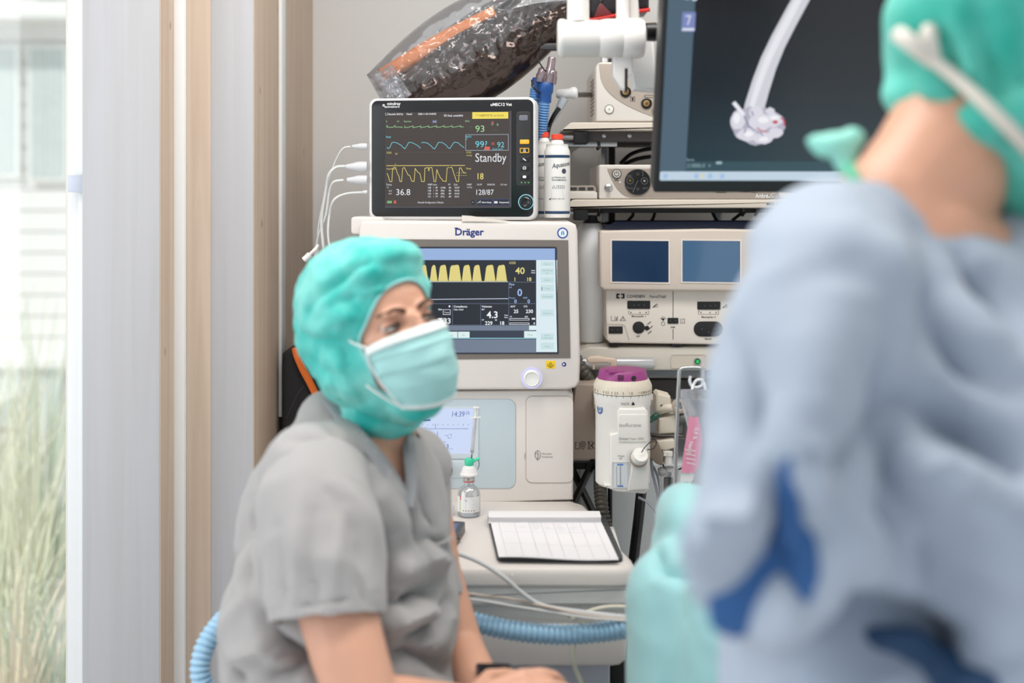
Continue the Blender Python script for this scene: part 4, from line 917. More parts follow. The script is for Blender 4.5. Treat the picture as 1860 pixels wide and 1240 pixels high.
    bm = B(); fpoly(bm, f, pan, 0, 0.0012, 0.0004); p = obj('face_panel', bm, mat('taupe_face2', (158, 147, 136), 0.5), h)
    bm = B(); fdisc(bm, f, 1158, 330.5, 23.5, 0.001, 0.005, 0.001, 48); sp = obj('socket_plate', bm, BLACK, t, 'round black socket plate')
    for (u, v, c) in ((1144, 328, (120, 110, 30)), (1170, 328.5, (120, 120, 124))):
        bm = B(); fframe(bm, f, circ(u, v, 6.6, 24), circ(u, v, 5.2, 24), 0.004, 0.0062); s = obj('socket', bm, mat('grey_ring', (86, 84, 82), 0.35), sp)
    for (u, v, c) in ((1144, 328, (130, 116, 30)), (1170, 328.5, (170, 170, 174))):
        bm = B(); fdisc(bm, f, u, v, 2.2, 0.004, 0.0066, 0.0004, 14); obj('contact', bm, mat('contact_%d' % c[0], c, 0.3, metal=0.5), sp)
    def marks(b):
        ftxt(b, f, 'VIDEO', 1138, 320.5, 2.2, 0.0054); fline(b, f, [(1149, 349), (1156, 332), (1159, 328)], .7, .0054); fline(b, f, [(1166, 311), (1168, 317), (1166, 320)], .7, .0054); ftxt(b, f, 'DATA', 1167, 343, 2.4, 0.0054); fline(b, f, [(1138, 339), (1142, 342), (1149, 342)], .7, .0054)
        for u, v in ((1158, 343), (1158, 316)): fline(b, f, circ(u, v, 2.2, 10)+[(u+2.2, v)], .5, .0054)
    one('marking', marks, INKG, sp)
    bm = B(); fdisc(bm, f, 1120, 315.5, 8.2, 0.001, 0.003, 0.0005, 32); pb = obj('power_button', bm, mat('silver_button', (206, 202, 196), 0.3), t)
    one('rim', lambda b: fframe(b, f, circ(1120, 315.5, 8.4, 30), circ(1120, 315.5, 7.2, 30), 0.001, 0.0034), BLACK, pb)
    def pw(b): fline(b, f, [(1120+4.2*math.cos(a), 315.5+4.2*math.sin(a)) for a in [(-PI/2+0.5)+k*(2*PI-1)/14 for k in range(15)]], 1.2, .0036); fline(b, f, [(1120, 310), (1120, 315.5)], 1.2, .0036)
    one('power_symbol', pw, INK, pb)
    bm = B(); lathe(bm, [(0.0085, 0), (0.0085, 0.003), (0.007, 0.0045), (0.004, 0.005), (0.0035, 0.0055)], f.P(1105, 340.5), 28, (0, -1, 0)); obj('connector', bm, STEEL, t)
    one('lettering', lambda b: (ftxt(b, f, 'LED', 1116, 328.5, 3, 0.0016, bold=.02), ftxt(b, f, 'WHITE', 1303, 345.5, 3.4, 0.0016, bold=.02, width=14), ftxt(b, f, 'BALANCE', 1301, 350.5, 3.4, 0.0016, bold=.02, width=18), ftxt(b, f, 'CAMERA', 1345, 348.5, 3.4, 0.0016, bold=.02, width=17), fline(b, f, rrect(1365, 345, 1373, 349.5, 1.5)+[(1365, 346.5)], .8, .0016), fline(b, f, [(1335, 342.3), (1384, 342.3)], .7, .0016), fline(b, f, circ(1105, 355, 3.4, 14)+[(1108.4, 355)], .5, .0003), fline(b, f, [(1105, 353), (1105, 357)], .5, .0003)), INK, p)
    one('lettering', lambda b: (ftxt(b, f, 'Arthrex', 1372, 359, 7, 0.0018, width=27, bold=.015), [fline(b, f, q, 1.0, .0018) for q in ([(1391, 352), (1397, 356), (1404, 350)], [(1397, 356), (1405, 357)])], [fline(b, f, circ(u, v, 1.7, 10)+[(u+1.7, v)], .8, .0018) for u, v in ((1406, 350), (1403, 357), (1392, 351))]), INKW, p, 'white brand lettering')
    one('power_plate', lambda b: fdisc(b, f, 1126, 331, 2.4, .001, .002, 0, 12), mat('pale_dot', (190, 184, 176), .4), p)
    # small beige box left of it
    t = thing('footswitch_receiver', 'small beige box with grey vents beside the camera console', 'device', (at(1056, 0, 2.51).x, 2.51, at(0, 361.6, 2.50).z))
    bm = B(); fpoly(bm, f, [(1030, 361), (1030, 349), (1033, 347), (1080, 347), (1085, 350), (1085, 361)], -0.14, 0, 0.002); h = obj('housing', bm, mat('cream_housing', (214, 208, 200), 0.45), t)
    bm = B(); fpoly(bm, f, [(1033, 347.2), (1034, 339), (1038, 337), (1078, 336.5), (1083, 340), (1084, 348)], -0.13, -0.004, 0.002); l = obj('vent_lid', bm, TAUPE, t)
    bm = B()
    for k in range(3): fpoly(bm, f, [(1035+k*16, 345.5), (1036+k*16, 340), (1048+k*15, 340), (1048+k*15.4, 345.5)], -0.005, -0.003)
    obj('grille', bm, DGREY, l)
    # electrosurgical generator
    t = thing('electrosurgery_generator', 'cream electrosurgery generator with three touch screens on the lowest visible rack shelf', 'device', (at(1289, 0, 2.47).x, 2.50, at(0, 629, 2.50).z+0.0))
    g = F(2.48)
    bm = B(); fpoly(bm, g, [(1100, 524), (1470, 526), (1478, 530), (1480, 620), (1474, 628.5), (1108, 623), (1101, 616)], -0.30, 0, 0.004); low = obj('lower_housing', bm, mat('cream_front', (222, 214, 204), 0.42), t)
    bm = B(); fpoly(bm, g, [(1088, 421), (1092, 418), (1290, 415), (1488, 418), (1492, 422), (1490, 524), (1484, 529), (1096, 526), (1088, 519)], -0.03, 0.02, 0.005); up = obj('screen_fascia', bm, mat('beige_fascia', (204, 192, 180), 0.42), t)
    bm = B(); A = []
    for (z, y) in ((417, 2.47), (403, 2.50), (400, 2.56), (402, 2.78)):
        i0, i1 = (1090, 1490) if z == 417 else (1116, 1464)
        A.append([bm.verts.new(at(i0+(i1-i0)*k/8, z if y < 2.7 else z, y)) for k in range(9)])
    for a, b in zip(A, A[1:]):
        for k in range(8): bm.faces.new((a[k], a[k+1], b[k+1], b[k]))
    bx(bm, at(1100, 0, 2.48).x, at(1478, 0, 2.48).x, 2.50, 2.78, at(0, 520, 2.48).z, at(0, 408, 2.5).z)
    obj('dark_cover', bm, mat('midnight_blue_cover', (20, 26, 44), 0.4), t)
    def glossy(nm, a, c): return mat(nm, a, 0.10, var=0.0, coat=0.6, emit=c, es=1.0)
    for i, (x0, x1, a, c) in enumerate(((1110, 1212, (20, 34, 52), (12, 34, 62)), (1237, 1341, (50, 66, 84), (44, 78, 108)), (1365, 1468, (90, 100, 120), (110, 126, 150)))):
        bm = B(); fframe(bm, g, [(x0-3, 433), (x1+3, 434), (x1+3, 514), (x0-3, 512)], [(x0, 436), (x1, 437), (x1, 511.5), (x0, 510)], 0.0195, 0.0212); sf = obj('screen_frame', bm, mat('pale_bevel', (222, 212, 202), 0.4), up)
        bm = B(); bm.faces.new([bm.verts.new(g.P(u, v, 0.0205)) for u, v in ((x0, 436), (x1, 437), (x1, 511.5), (x0, 510))]); obj('touch_screen', bm, glossy('touch_screen_%d' % i, a, c), up)
    def p_(c, fn, name, lab=None): return one(name, fn, c, low, lab)
    d = 0.0006
    def logo(b):
        for sg in (1, -1):
            cx = 1127
            fpoly(b, g, [(cx-sg*7.5, 533), (cx-sg*1.2, 533), (cx-sg*1.2, 535.6), (cx-sg*4, 535.6), (cx-sg*4, 539.6), (cx-sg*1.2, 539.6), (cx-sg*1.2, 542), (cx-sg*7.5, 542)], -0.0005, d)
        ftxt(b, g, 'COVIDIEN', 1138, 540.5, 5.2, d, width=33, bold=.01); ftxt(b, g, 'ForceTriad', 1180, 541, 5.6, d, width=29)
        ftxt(b, g, 'Monopolar 1', 1147, 575.5, 3.2, d, width=26, bold=.01); ftxt(b, g, 'Monopolar 2', 1274, 577, 3.2, d, width=26, bold=.01); ftxt(b, g, 'REM', 1218, 595.5, 3, d, bold=.01); ftxt(b, g, 'UFP', 1155, 612, 3, d, bold=.01); ftxt(b, g, 'Bipolar', 1280, 616.5, 3.2, d, bold=.01)
        for x in (1141.5, 1268.5): fline(b, g, rrect(x, 564.5, x+37, 570.5, 1.5)+[(x, 566)], .5, d); [fdisc(b, g, x+q, 567.3, 1.1, -0.0001, d, n=10) for q in (4.5, 21, 32)]
        fline(b, g, [(1222.5, 529), (1222.5, 578)], .9, d); fline(b, g, [(1222.5, 598), (1222.5, 616)], .9, d)
        fline(b, g, rrect(1110, 574, 1122, 582, 1)+[(1110, 575)], .6, d); fline(b, g, [(1117, 574), (1117, 582)], .6, d); fquad(b, g, 1119, 576, 1120.5, 581, d)
        fline(b, g, [(1131.5, 574), (1126.5, 582), (1136.5, 582), (1131.5, 574), (1126.5, 582)], .7, d); fline(b, g, [(1131.5, 576.5), (1131.5, 580)], .7, d)
        for (x, y) in ((1186, 558), (1313, 559)): fline(b, g, [(x, y), (x+7, y-6)], 1.6, d); fline(b, g, [(x+3, y-1), (x+8, y-1), (x+9, y-5)], .7, d)
        for (x, y) in ((1176, 589), (1179, 597), (1177, 606)): fline(b, g, [(x, y), (x+6, y-5)], 1.3, d)
        fpoly(b, g, [(1201, 578), (1208, 578), (1204.5, 583)], -0.0001, d); fline(b, g, circ(1204.5, 587.5, 3.4, 14)+[(1207.9, 587.5)], .6, d); fline(b, g, [(1199.5, 579.5), (1203, 575.5), (1207, 575.5), (1209.5, 579.5)], .6, d)
        fline(b, g, rrect(1236, 579, 1243.5, 586.5)+[(1236, 579)], .6, d); ftxt(b, g, 'F', 1238.5, 584.8, 3.4, d)
        fline(b, g, [(1318, 598), (1326, 597), (1334, 598), (1326, 599), (1318, 598)], .5, d)
    p_(INK, logo, 'lettering')
    def slot(u0, v0, u1, v1, r, lab=None, pins=()):
        bm = B(); fbox(bm, g, u0, v0, u1, v1, -0.001, 0.0016, r, 0.0004); s = obj('socket', bm, mat('socket_black', (24, 22, 24), 0.5), low, lab)
        if pins:
            bm = B()
            for (x, y) in pins: fdisc(bm, g, x, y, 1.2, 0.001, 0.0021, 0, 10)
            obj('contact', bm, mat('contact_grey', (90, 86, 86), 0.4, metal=.4), s)
        return s
    slot(1139.5, 546, 1181, 560.5, 1.4, None, [(1152, 554), (1160, 554), (1170, 554)]); slot(1266.5, 547.5, 1308.5, 562, 1.4, None, [(1280, 555), (1290, 555), (1299, 555)])
    slot(1105.5, 592.5, 1131, 605.5, 1, None, [(1112.5, 599), (1122, 599)]); slot(1212.5, 577, 1232, 587.5, .8, None, [(1218, 582), (1227, 582)])
    slot(1260, 583.5, 1313, 611, 13.5, 'wide oval bipolar socket', [(1275, 597), (1298, 597), (1287, 603)])
    bm = B(); fdisc(bm, g, 1160, 594.5, 11, -0.001, .0018, .0004, 32); fdisc(bm, g, 1175, 595.5, 4.2, -0.001, .0018, .0003, 16); obj('socket', bm, mat('socket_black', (24, 22, 24)), low, 'round black socket with a small one beside it')
    bm = B(); fline(bm, g, [(1103, 588.5), (1130, 589), (1135, 592), (1143, 617)], 1.4, .001); obj('moulded_edge', bm, mat('edge_tan', (196, 184, 172), .5), low)
    for u in (1115, 1230, 1400):
        bm = B(); fbox(bm, g, u-9, 622, u+9, 629, -0.03, -0.005); obj('foot', bm, BLACK, t)
    # tall pale canister left of the generator
    t = thing('canister', 'tall pale glossy plastic canister left of the cream generator', 'canister', (at(1076, 0, 2.53).x, 2.56, at(0, 629, 2.50).z))
    x0 = t.location.x; z0 = t.location.z; H = z0
    prof = [(0.017, z0), (0.021, z0+0.003), (0.0225, z0+0.012), (0.024, at(0, 560, 2.53).z), (0.0285, at(0, 470, 2.53).z), (0.030, at(0, 430, 2.53).z), (0.026, at(0, 415, 2.53).z), (0.018, at(0, 406, 2.53).z), (0, at(0, 403, 2.53).z)]
    bm = B(); lathe(bm, [(r*1.18, h) for r, h in prof], (x0+0.0005, 2.57, 0), 48); obj('body', bm, mat('pale_glossy_plastic', (250, 252, 254), 0.35), t)
    bm = B(); lathe(bm, [(0.0225, at(0, 416, 2.53).z), (0.024, at(0, 411, 2.53).z), (0.014, at(0, 400, 2.53).z), (0.013, at(0, 392, 2.53).z), (0, at(0, 391, 2.53).z)], (x0, 2.57, 0), 36); obj('cap', bm, DGREY, t)
    # things hanging between the shelves: cables
    for i, (p, lab) in enumerate((([(1128, 296, 2.62), (1150, 278, 2.66), (1190, 270, 2.70), (1260, 275, 2.7)], 'black cable bowed between upper shelf and camera console, upper one'), ([(1130, 300, 2.66), (1160, 288, 2.68), (1200, 284, 2.70), (1260, 290, 2.7)], 'black cable bowed between upper shelf and camera console, lower one'))):
        bm = B(); tube(bm, [at(*q) for q in p], 0.0045, 10); solo('cable', bm, BLACK, lab, 'cable')
    for i, (p, lab) in enumerate((([(1138, 374, 2.70), (1150, 388, 2.70), (1140, 402, 2.70)], 'leftmost short black cable under the middle shelf'), ([(1192, 374, 2.70), (1188, 392, 2.70), (1182, 404, 2.70)], 'second short black cable from the left under the middle shelf'), ([(1288, 374, 2.70), (1296, 390, 2.70), (1304, 404, 2.70)], 'slanting black cable under the middle shelf near its centre'), ([(1330, 400, 2.6), (1350, 386, 2.6), (1372, 380, 2.6)], 'black cable rising to the right under the middle shelf'))):
        bm = B(); tube(bm, [at(*q) for q in p], 0.0036, 10); solo('cable', bm, BLACK, lab, 'cable')
    for i, (u, v, n) in enumerate(((1088, 378, 'short black hook under the left end of the middle shelf'), (1350, 378, 'left one of two small hooks under the middle shelf'), (1374, 378, 'right one of two small hooks under the middle shelf'), (1087, 258, 'small dark hook under the left part of the upper shelf'))):
        bm = B(); tube(bm, [at(u, v-1, 2.52), at(u+1, v+8, 2.52), at(u-2, v+13, 2.515)], 0.0035, 10); solo('hook', bm, BLACK, n, 'hook')
    # dark bag with red piping on top
    t = thing('black_red_case', 'black case with red edge piping above the rack behind the white arm', 'case', tuple(at(1110, 36, 2.66)))
    bm = B(); h = F(2.66); fpoly(bm, h, [(1068, -90), (1180, -90), (1180, 16), (1150, 20), (1118, 26), (1072, 36), (1066, 20)], -0.12, 0, 0.012); obj('body', bm, mat('glossy_black_fabric', (34, 28, 32), 0.3, bump=.3), t)
    bm = B(); tube(bm, [h.P(u, v, 0.004) for u, v in ((1060, 38), (1090, 34), (1120, 28), (1150, 22), (1180, 18))], 0.0045, 10); obj('piping', bm, mat('red_piping', (206, 40, 36), .4), t, 'red piping')
    bm = B(); fpoly(bm, h, [(1078, 32), (1112, 26), (1090, 4)], 0, .004, .001); obj('patch', bm, mat('dark_red_patch', (110, 28, 34), .4), t)
    bm = B(); tube(bm, [h.P(u, v, 0.003) for u, v in ((1090, 4), (1104, -30), (1112, -60))], 0.004, 8); obj('strap', bm, DGREY, t)
    bm = B(); bx(bm, at(1050, 0, 2.66).x, at(1200, 0, 2.66).x, 2.64, 2.8, at(0, 40, 2.66).z-0.012, at(0, 40, 2.66).z-0.002); bx(bm, at(1190, 0, 2.66).x, at(1200, 0, 2.66).x, 2.7, 2.8, at(0, 222, 2.5).z, at(0, 40, 2.66).z-0.005); obj('tray', bm, BEIGE, t)
devices()

# ================================================================= VAPORIZER
def vaporizer():
    Y = 2.27; f = F(Y-0.055); cx = at(1131, 0, Y).x; fz = lambda v: CAMZ-(v-350)/FPX*(Y-0.03)
    t = thing('vaporizer', 'white anaesthetic vaporizer with a purple cap and numbered dial hanging beside the machine', 'vaporizer', (cx, Y, fz(890)))
    c = (cx, Y, 0); R = 0.0535
    WV = mat('vaporizer_white', (226, 223, 217), 0.38)
    bm = B(); lathe(bm, [(R*0.9, fz(884)), (R*0.97, fz(880)), (R*0.97, fz(742)), (R, fz(738)), (R*1.01, fz(728)), (R*1.035, fz(722)), (R*1.035, fz(716)), (R*0.98, fz(714))], c, 64); body = obj('body', bm, WV, t)
    bm = B(); lathe(bm, [(R*1.04, fz(715)), (R*1.04, fz(703)), (R*0.99, fz(697)), (R*0.93, fz(691)), (R*0.86, fz(690))], c, 180, fn=lambda a, r, h: r*(1-0.010*(math.cos(a*60) > 0)*(h > fz(704)))); dial = obj('dial', bm, mat('ivory_dial', (214, 204, 186), 0.45), t)
    PUR = mat('purple_cap', (148, 58, 122), 0.38)
    bm = B(); lathe(bm, [(R*0.90, fz(693)), (R*0.895, fz(690)), (R*0.83, fz(676)), (R*0.80, fz(674.5)), (0, fz(674))], c, 64); cap = obj('purple_cap', bm, PUR, t, 'purple cap')
    bm = B(); bx(bm, cx-0.030, cx+0.0, Y-0.042, Y-0.028, fz(676), fz(672), 0.0012); bx(bm, cx-0.034, cx-0.012, Y-0.03, Y-0.012, fz(675), fz(671.3), 0.001); obj('latch', bm, PUR, cap)
    bm = B(); box(bm, (cx-0.008, Y-0.0455, fz(683.0)), (0.011, 0.006, 0.009), None, 0.001); obj('slot', bm, mat('purple_shade', (92, 34, 76), .5), cap)
    bm = B(); lathe(bm, [(0.0046, 0), (0.0046, 0.001)], (cx+0.0165, Y-R*0.845, fz(684.5)), 20, (0.3, -1, 0)); obj('hole', bm, BLACK, cap)
    # numbers bent round the dial
    def wrap(fn, rr):
        bm = B(); tmp = B(); fn(tmp, Fr(Y/FPX, 1131, 350, 0, CAMZ))
        for v in tmp.verts:
            a = v.co.x/rr; v.co = Vector((cx+math.sin(a)*(rr+0.0004), Y-math.cos(a)*(rr+0.0004), v.co.z+ (0.0)))
        me = bpy.data.meshes.new('x'); tmp.to_mesh(me); tmp.free(); bm.from_mesh(me); return bm
    k = Y/(Y-0.045)
    def nums(b, fr):
        for s, u in (('OFF', -70), ('5', -58), ('4', -42), ('3.5', -34), ('3', -25), ('2.5', -16.5), ('2', -4), ('1.5', 9.5), ('1', 25), ('0.8', 33), ('0.6', 41), ('0.4', 51), ('0.2', 60)):
            ftxt(b, fr, s, 1131+u, 700+9-1.5, 4.2, 0, 'C'); fquad(b, fr, 1131+u-0.35, 710-0.5, 1131+u+.35, 714.5-.5, 0)
    bm = wrap(nums, R*1.04); obj('dial_numbers', bm, mat('dark_brown_print', (80, 66, 58), .6), dial)
    bm = B(); lathe(bm, [(R*1.042, fz(715.6)), (R*1.042, fz(714.8))], c, 64); obj('dial_line', bm, mat('dark_brown_print', (80, 66, 58)), dial)
    def vol(b, fr): ftxt(b, fr, 'Vol.%', 1131-8, 726.2, 4.6, 0); fpoly(b, fr, [(1145, 720), (1141.5, 726.5), (1148.5, 726.5)], 0, 0.0001)
    bm = wrap(vol, R*1.036); obj('lettering', bm, INK, body)
    def badge(b, fr): fframe(b, fr, circ(1131-53, 738, 8.4, 28, 9), circ(1131-53, 738, 5.6, 28, 6.4), 0, .0001)
    bm = wrap(badge, R*0.985); obj('badge', bm, mat('badge_blue', (42, 78, 160)), body)
    def badge2(b, fr): fpoly(b, fr, circ(1131-54.5, 738, 1.3, 10, 3.4), 0, .0001); fpoly(b, fr, circ(1131-51.5, 738, 1.3, 10, 3.4), 0, .0001)
    bm = wrap(badge2, R*0.985); obj('badge_figure', bm, BLUEINK, body)
    # front block
    g = F(Y-0.060)
    bm = B(); fpoly(bm, g, [(1122, 748), (1126, 742), (1172, 742), (1177, 748), (1177, 889), (1172, 897), (1120, 893), (1098, 884), (1098, 880), (1108, 880), (1108, 790), (1122, 786)], -0.05, 0, 0.003); fb = obj('front_block', bm, WV, t)
    bm = B(); fpoly(bm, g, [(1127, 752), (1174, 752), (1174, 802), (1124, 802), (1124, 756)], -0.001, .0018, .001); np = obj('name_plate', bm, WV, fb)
    one('lettering', lambda b: (ftxt(b, g, 'Isoflurane', 1124, 774.5, 6.6, .0022, width=40), ftxt(b, g, 'Dr\u00e4ger', 1124, 798, 4.2, .0022, width=18, bold=.02), ftxt(b, g, 'Vapor 2000', 1143, 798, 4, .0022, width=26)), mat('grey_lettering', (160, 158, 156), .6), np)
    one('lettering', lambda b: (ftxt(b, g, 'Dr\u00e4ger', 1122, 829, 3, .0004), ftxt(b, g, 'Fill', 1125, 834, 3, .0004)), INKG, fb)
    bm = B(); fframe(bm, g, rrect(1111, 838, 1143, 886), rrect(1113, 840, 1141, 884), 0, .0016); obj('sight_frame', bm, mat('pale_frame', (206, 206, 204), .4), fb)
    bm = B(); fbox(bm, g, 1115, 840, 1140, 884, 0, .001); sg = obj('sight_glass', bm, mat('sight_glass', (216, 220, 224), .12, coat=.8), fb)
    bm = B(); fbox(bm, g, 1121, 842, 1132, 844.5, .001, .0016); fbox(bm, g, 1121, 881, 1132, 883.5, .001, .0016); obj('level_mark', bm, mat('level_blue', (90, 130, 200), .4), sg)
    bm = B(); fbox(bm, g, 1119.5, 846, 1120.3, 882, .001, .0014); fbox(bm, g, 1126, 846, 1127.5, 882, .001, .0016); obj('tube_line', bm, mat('line_grey', (150, 150, 156), .3), sg)
    bm = B(); fpoly(bm, g, [(1147, 838), (1176, 834), (1178, 886), (1140, 888)], 0, .014, .003); lk = obj('lock_block', bm, mat('lock_grey', (216, 214, 210), .4), t)
    bm = B(); c0 = g.P(1159, 829, .012); ax = (0.15, -0.75, 0.55)
    lathe(bm, [(0.017, -0.004), (0.017, 0.001)], c0, 32, ax); obj('knob_seat', bm, mat('brown_ring', (150, 140, 130), .5), lk)
    bm = B(); lathe(bm, [(0.0152, 0), (0.0152, 0.013), (0.0135, 0.016), (0.0, 0.016)], c0, 120, ax, fn=lambda a, r, h: r*(1-.035*(math.cos(a*20) > 0.1))); kn = obj('filler_knob', bm, WV, t)
    bm = B(); q = g.P(1162, 815, .03); tube(bm, [q, g.P(1168, 806, .03), g.P(1178, 799, .02), g.P(1190, 797, 0.0), g.P(1192, 806, 0.0), g.P(1186, 815, 0.0), g.P(1176, 816, 0)], .0009, 8); obj('loop', bm, BLACK, kn)
    bm = B(); fdisc(bm, g, 1150, 889, 1.2, .0, .0008, 0, 10); obj('screw_hole', bm, BLACK, fb)
    # swing lever behind cap
    t2 = thing('latch_lever', 'beige curved lever sticking up behind the purple cap', 'lever', tuple(at(1109, 672, 2.33)))
    h = F(2.33)
    bm = B(); fpoly(bm, h, [(1066, 651), (1071, 648), (1085, 646.5), (1104, 650), (1116, 650), (1121, 654), (1121, 672), (1109, 672), (1109, 660), (1098, 659), (1070, 660), (1066, 656)], -.014, 0, .003); fbox(bm, h, 1077, 658, 1080.5, 671, -.01, -.003)
    bx(bm, h.P(1111, 0).x, h.P(1119, 0).x, 2.334, 2.342, fz(720), h.P(0, 668).z)
    obj('lever', bm, mat('skin_beige_plastic', (200, 180, 160), .45), t2)
    # beige carrier bar behind the vaporizer, joins the machine block
    t3 = thing('vaporizer_mount', 'beige mounting bar behind the white vaporizer', 'mount', tuple(at(1100, 760, 2.40)))
    bm = B(); k_ = F(2.36); fbox(bm, k_, 1086, 706, 1180, 790, -.12, 0, 4, .004); fbox(bm, k_, 1078, 716, 1090, 742, -.05, .012, 4, .002); obj('bar', bm, BEIGED, t3)
vaporizer()
# ================================================================= CLUTTER RIGHT OF THE VAPORIZER
def cluster():
    f = F(2.30)
    t = thing('suction_assembly', 'beige valve and suction block with a green nozzle right of the vaporizer', 'valve', tuple(at(1215, 850, 2.34)))
    BG = mat('ivory_plastic', (212, 202, 186), .45)
    one('grey_block', lambda b: fbox(b, F(2.36), 1172, 724, 1194, 792, -.06, 0, 3, .003), mat('blue_grey_plastic', (196, 200, 208), .4), t)
    one('valve_body', lambda b: (fpoly(b, f, [(1192, 718), (1196, 714), (1218, 720), (1222, 742), (1212, 748), (1190, 748)], -.05, 0, .004), fpoly(b, f, [(1196, 760), (1226, 752), (1232, 786), (1196, 788)], -.05, .004, .005), fpoly(b, f, [(1192, 800), (1222, 796), (1228, 802), (1228, 812), (1204, 818), (1194, 814)], -.04, .006, .004)), BG, t)
    one('hole', lambda b: fdisc(b, f, 1202, 737, 2.6, 0, .0006, 0, 12), mat('dark_green', (16, 74, 56), .4), t)
    bm = B(); a = f.P(1176, 764, .01); b = f.P(1198, 751, .0); lathe(bm, [(.0052, 0), (.0052, .012), (.0062, .014), (.0062, .022), (.0042, .026)], a, 20, tuple(b-a)); obj('green_nozzle', bm, mat('dark_green', (16, 74, 56)), t, 'dark green nozzle')
    bm = B(); tube(bm, [f.P(1196, 748, -.01), f.P(1216, 740, .004), f.P(1244, 744, .0)], .008, 14); obj('elbow', bm, BG, t)
    bm = B(); lathe(bm, [(.014, 0), (.014, .008), (.009, .010), (.009, .004)], f.P(1232, 736, .004), 28, (0, -1, 0)); obj('ring', bm, mat('tan_ring', (180, 166, 148), .4), t)
    bm = B(); lathe(bm, [(.0055, 0), (.0055, .006)], f.P(1232, 737, .004), 18, (0, -1, 0)); obj('screw', bm, STEEL, t)
    bm = B(); tube(bm, [f.P(1232, 765, -.01), f.P(1240, 760, 0), f.P(1250, 764, 0), f.P(1252, 790, -.005)], .012, 16); obj('gauge_arm', bm, mat('dark_grey_arm', (92, 92, 92), .4), t)
    bm = B(); tube(bm, [f.P(1180, 792, -.02), f.P(1210, 792, -.01), f.P(1260, 792, -.02)], .0035, 10); tube(bm, [f.P(1180, 796, -.02), f.P(1260, 798, -.02)], .002, 8, 0); obj('rod', bm, mat('worn_steel', (140, 136, 130), .35, metal=.8), t)
    bm = B(); fpoly(bm, F(2.28), [(1178, 808), (1196, 804), (1206, 828), (1202, 846), (1192, 842), (1178, 828)], -.05, 0, .002); obj('bracket', bm, mat('brown_grey_bracket', (126, 112, 98), .5), t)
    bm = B(); lathe(bm, [(.011, 0), (.012, .002), (.012, .012), (.011, .014)], F(2.28).P(1206, 836, -.03), 28, (0.35, -1, 0)); obj('end_cap', bm, BG, t)
    bm = B(); lathe(bm, [(.0075, 0), (.0075, .014), (.009, .015), (.009, .022), (.006, .023)], f.P(1212, 838, .012), 20); fbox(bm, f, 1203, 818, 1219, 824, 0, .02, 1); obj('wing_valve', bm, mat('pale_clear', (222, 218, 212), .25), t)
    # suction jar
    t = thing('suction_jar', 'clear suction jar with a black filter inside below the beige valve', 'jar', tuple(at(1214, 925, 2.30)))
    c = at(1214, 0, 2.30); z = lambda v: at(0, v, 2.30).z
    bm = B(); lathe(bm, [(.0195, z(862)), (.0205, z(858)), (.0205, z(852)), (.018, z(850)), (.0, z(849))], (c.x, 2.30, 0), 36); obj('lid', bm, clear('jar_clear', (225, 225, 225), .2, .05, .25), t)
    bm = B(); lathe(bm, [(.012, z(925)), (.0155, z(918)), (.018, z(862))], (c.x, 2.30, 0), 36); obj('bowl', bm, CLEAR, t)
    bm = B(); lathe(bm, [(.006, z(922)), (.009, z(915)), (.009, z(868)), (.0, z(864))], (c.x, 2.30, 0), 20); obj('filter', bm, BLACK, t)
    # black scissor stand and poles behind the worktop
    def st(name, pts, r, m, lab, cat_, sm=8, flat=1):
        bm = B(); tube(bm, [at(*p) for p in pts], r, 12, sm, flat=flat); return solo(name, bm, m, lab, cat_)
    t = thing('scissor_frame', 'crossed black metal legs behind the right end of the worktop', 'stand', tuple(at(1062, 960, 2.52)))
    for p in ([(1082, 828, 2.52), (1036, 925, 2.52)], [(1036, 846, 2.535), (1080, 935, 2.535)]):
        bm = B(); tube(bm, [at(*q) for q in p], .0078, 8, 0); obj('leg', bm, BLACK, t)
    bm = B(); bx(bm, at(1030, 0, 2.54).x, at(1084, 0, 2.54).x, 2.54, 2.56, at(0, 852, 2.54).z, at(0, 840, 2.54).z); obj('crossbar', bm, BLACK, t)
    st('black_pole', [(1166, 880, 2.36), (1160, 940, 2.36), (1151, 1015, 2.36), (1140, 1120, 2.36)], .0105, BLACK, 'slanting black pole below the vaporizer', 'pole')
    st('black_pole', [(1108, 880, 2.40), (1108, 960, 2.40), (1108, 1100, 2.4)], .0048, BLACK, 'thin upright black pole beside the ribbed dark hose', 'pole')
    for i, (q, l) in enumerate((([(1180, 790, 2.31), (1184, 850, 2.31), (1196, 905, 2.3), (1206, 960, 2.28)], 'clear tube looping down beside the suction jar, the left one'), ([(1182, 838, 2.33), (1196, 870, 2.33), (1204, 930, 2.3)], 'clear tube hanging beside the suction jar, the right one'), ([(1160, 903, 2.30), (1176, 912, 2.29), (1192, 930, 2.27), (1206, 960, 2.24)], 'clear tube curving down from under the vaporizer'))):
        st('clear_tube', q, .0026, mat('grey_clear_tube', (168, 172, 182), .15, coat=.5), l, 'tube')
    st('cable', [(1186, 800, 2.32), (1212, 856, 2.32), (1238, 850, 2.32), (1256, 842, 2.31)], .0016, BLACK, 'thin black cable crossing above the suction jar', 'cable')
    # ribbed hose
    bm = B(); hose(bm, [at(*q) for q in ((1040, 640, 2.50), (1060, 675, 2.47), (1078, 705, 2.52), (1092, 760, 2.66), (1094, 830, 2.66), (1090, 872, 2.44), (1092, 910, 2.38), (1099, 950, 2.36), (1112, 1000, 2.34))], .0118, .0085, .0035)
    solo('ribbed_hose', bm, mat('dark_olive_hose', (84, 80, 72), .4), 'dark grey-olive ribbed hose dropping behind the vaporizer', 'hose')
    # drip stand with bag
    t = thing('drip_stand', 'thin steel drip rod bent over at the top right of the vaporizer', 'stand', tuple(at(1226, 0, 2.08)[:2])+(0,))
    p = at(1226, 1100, 2.08)
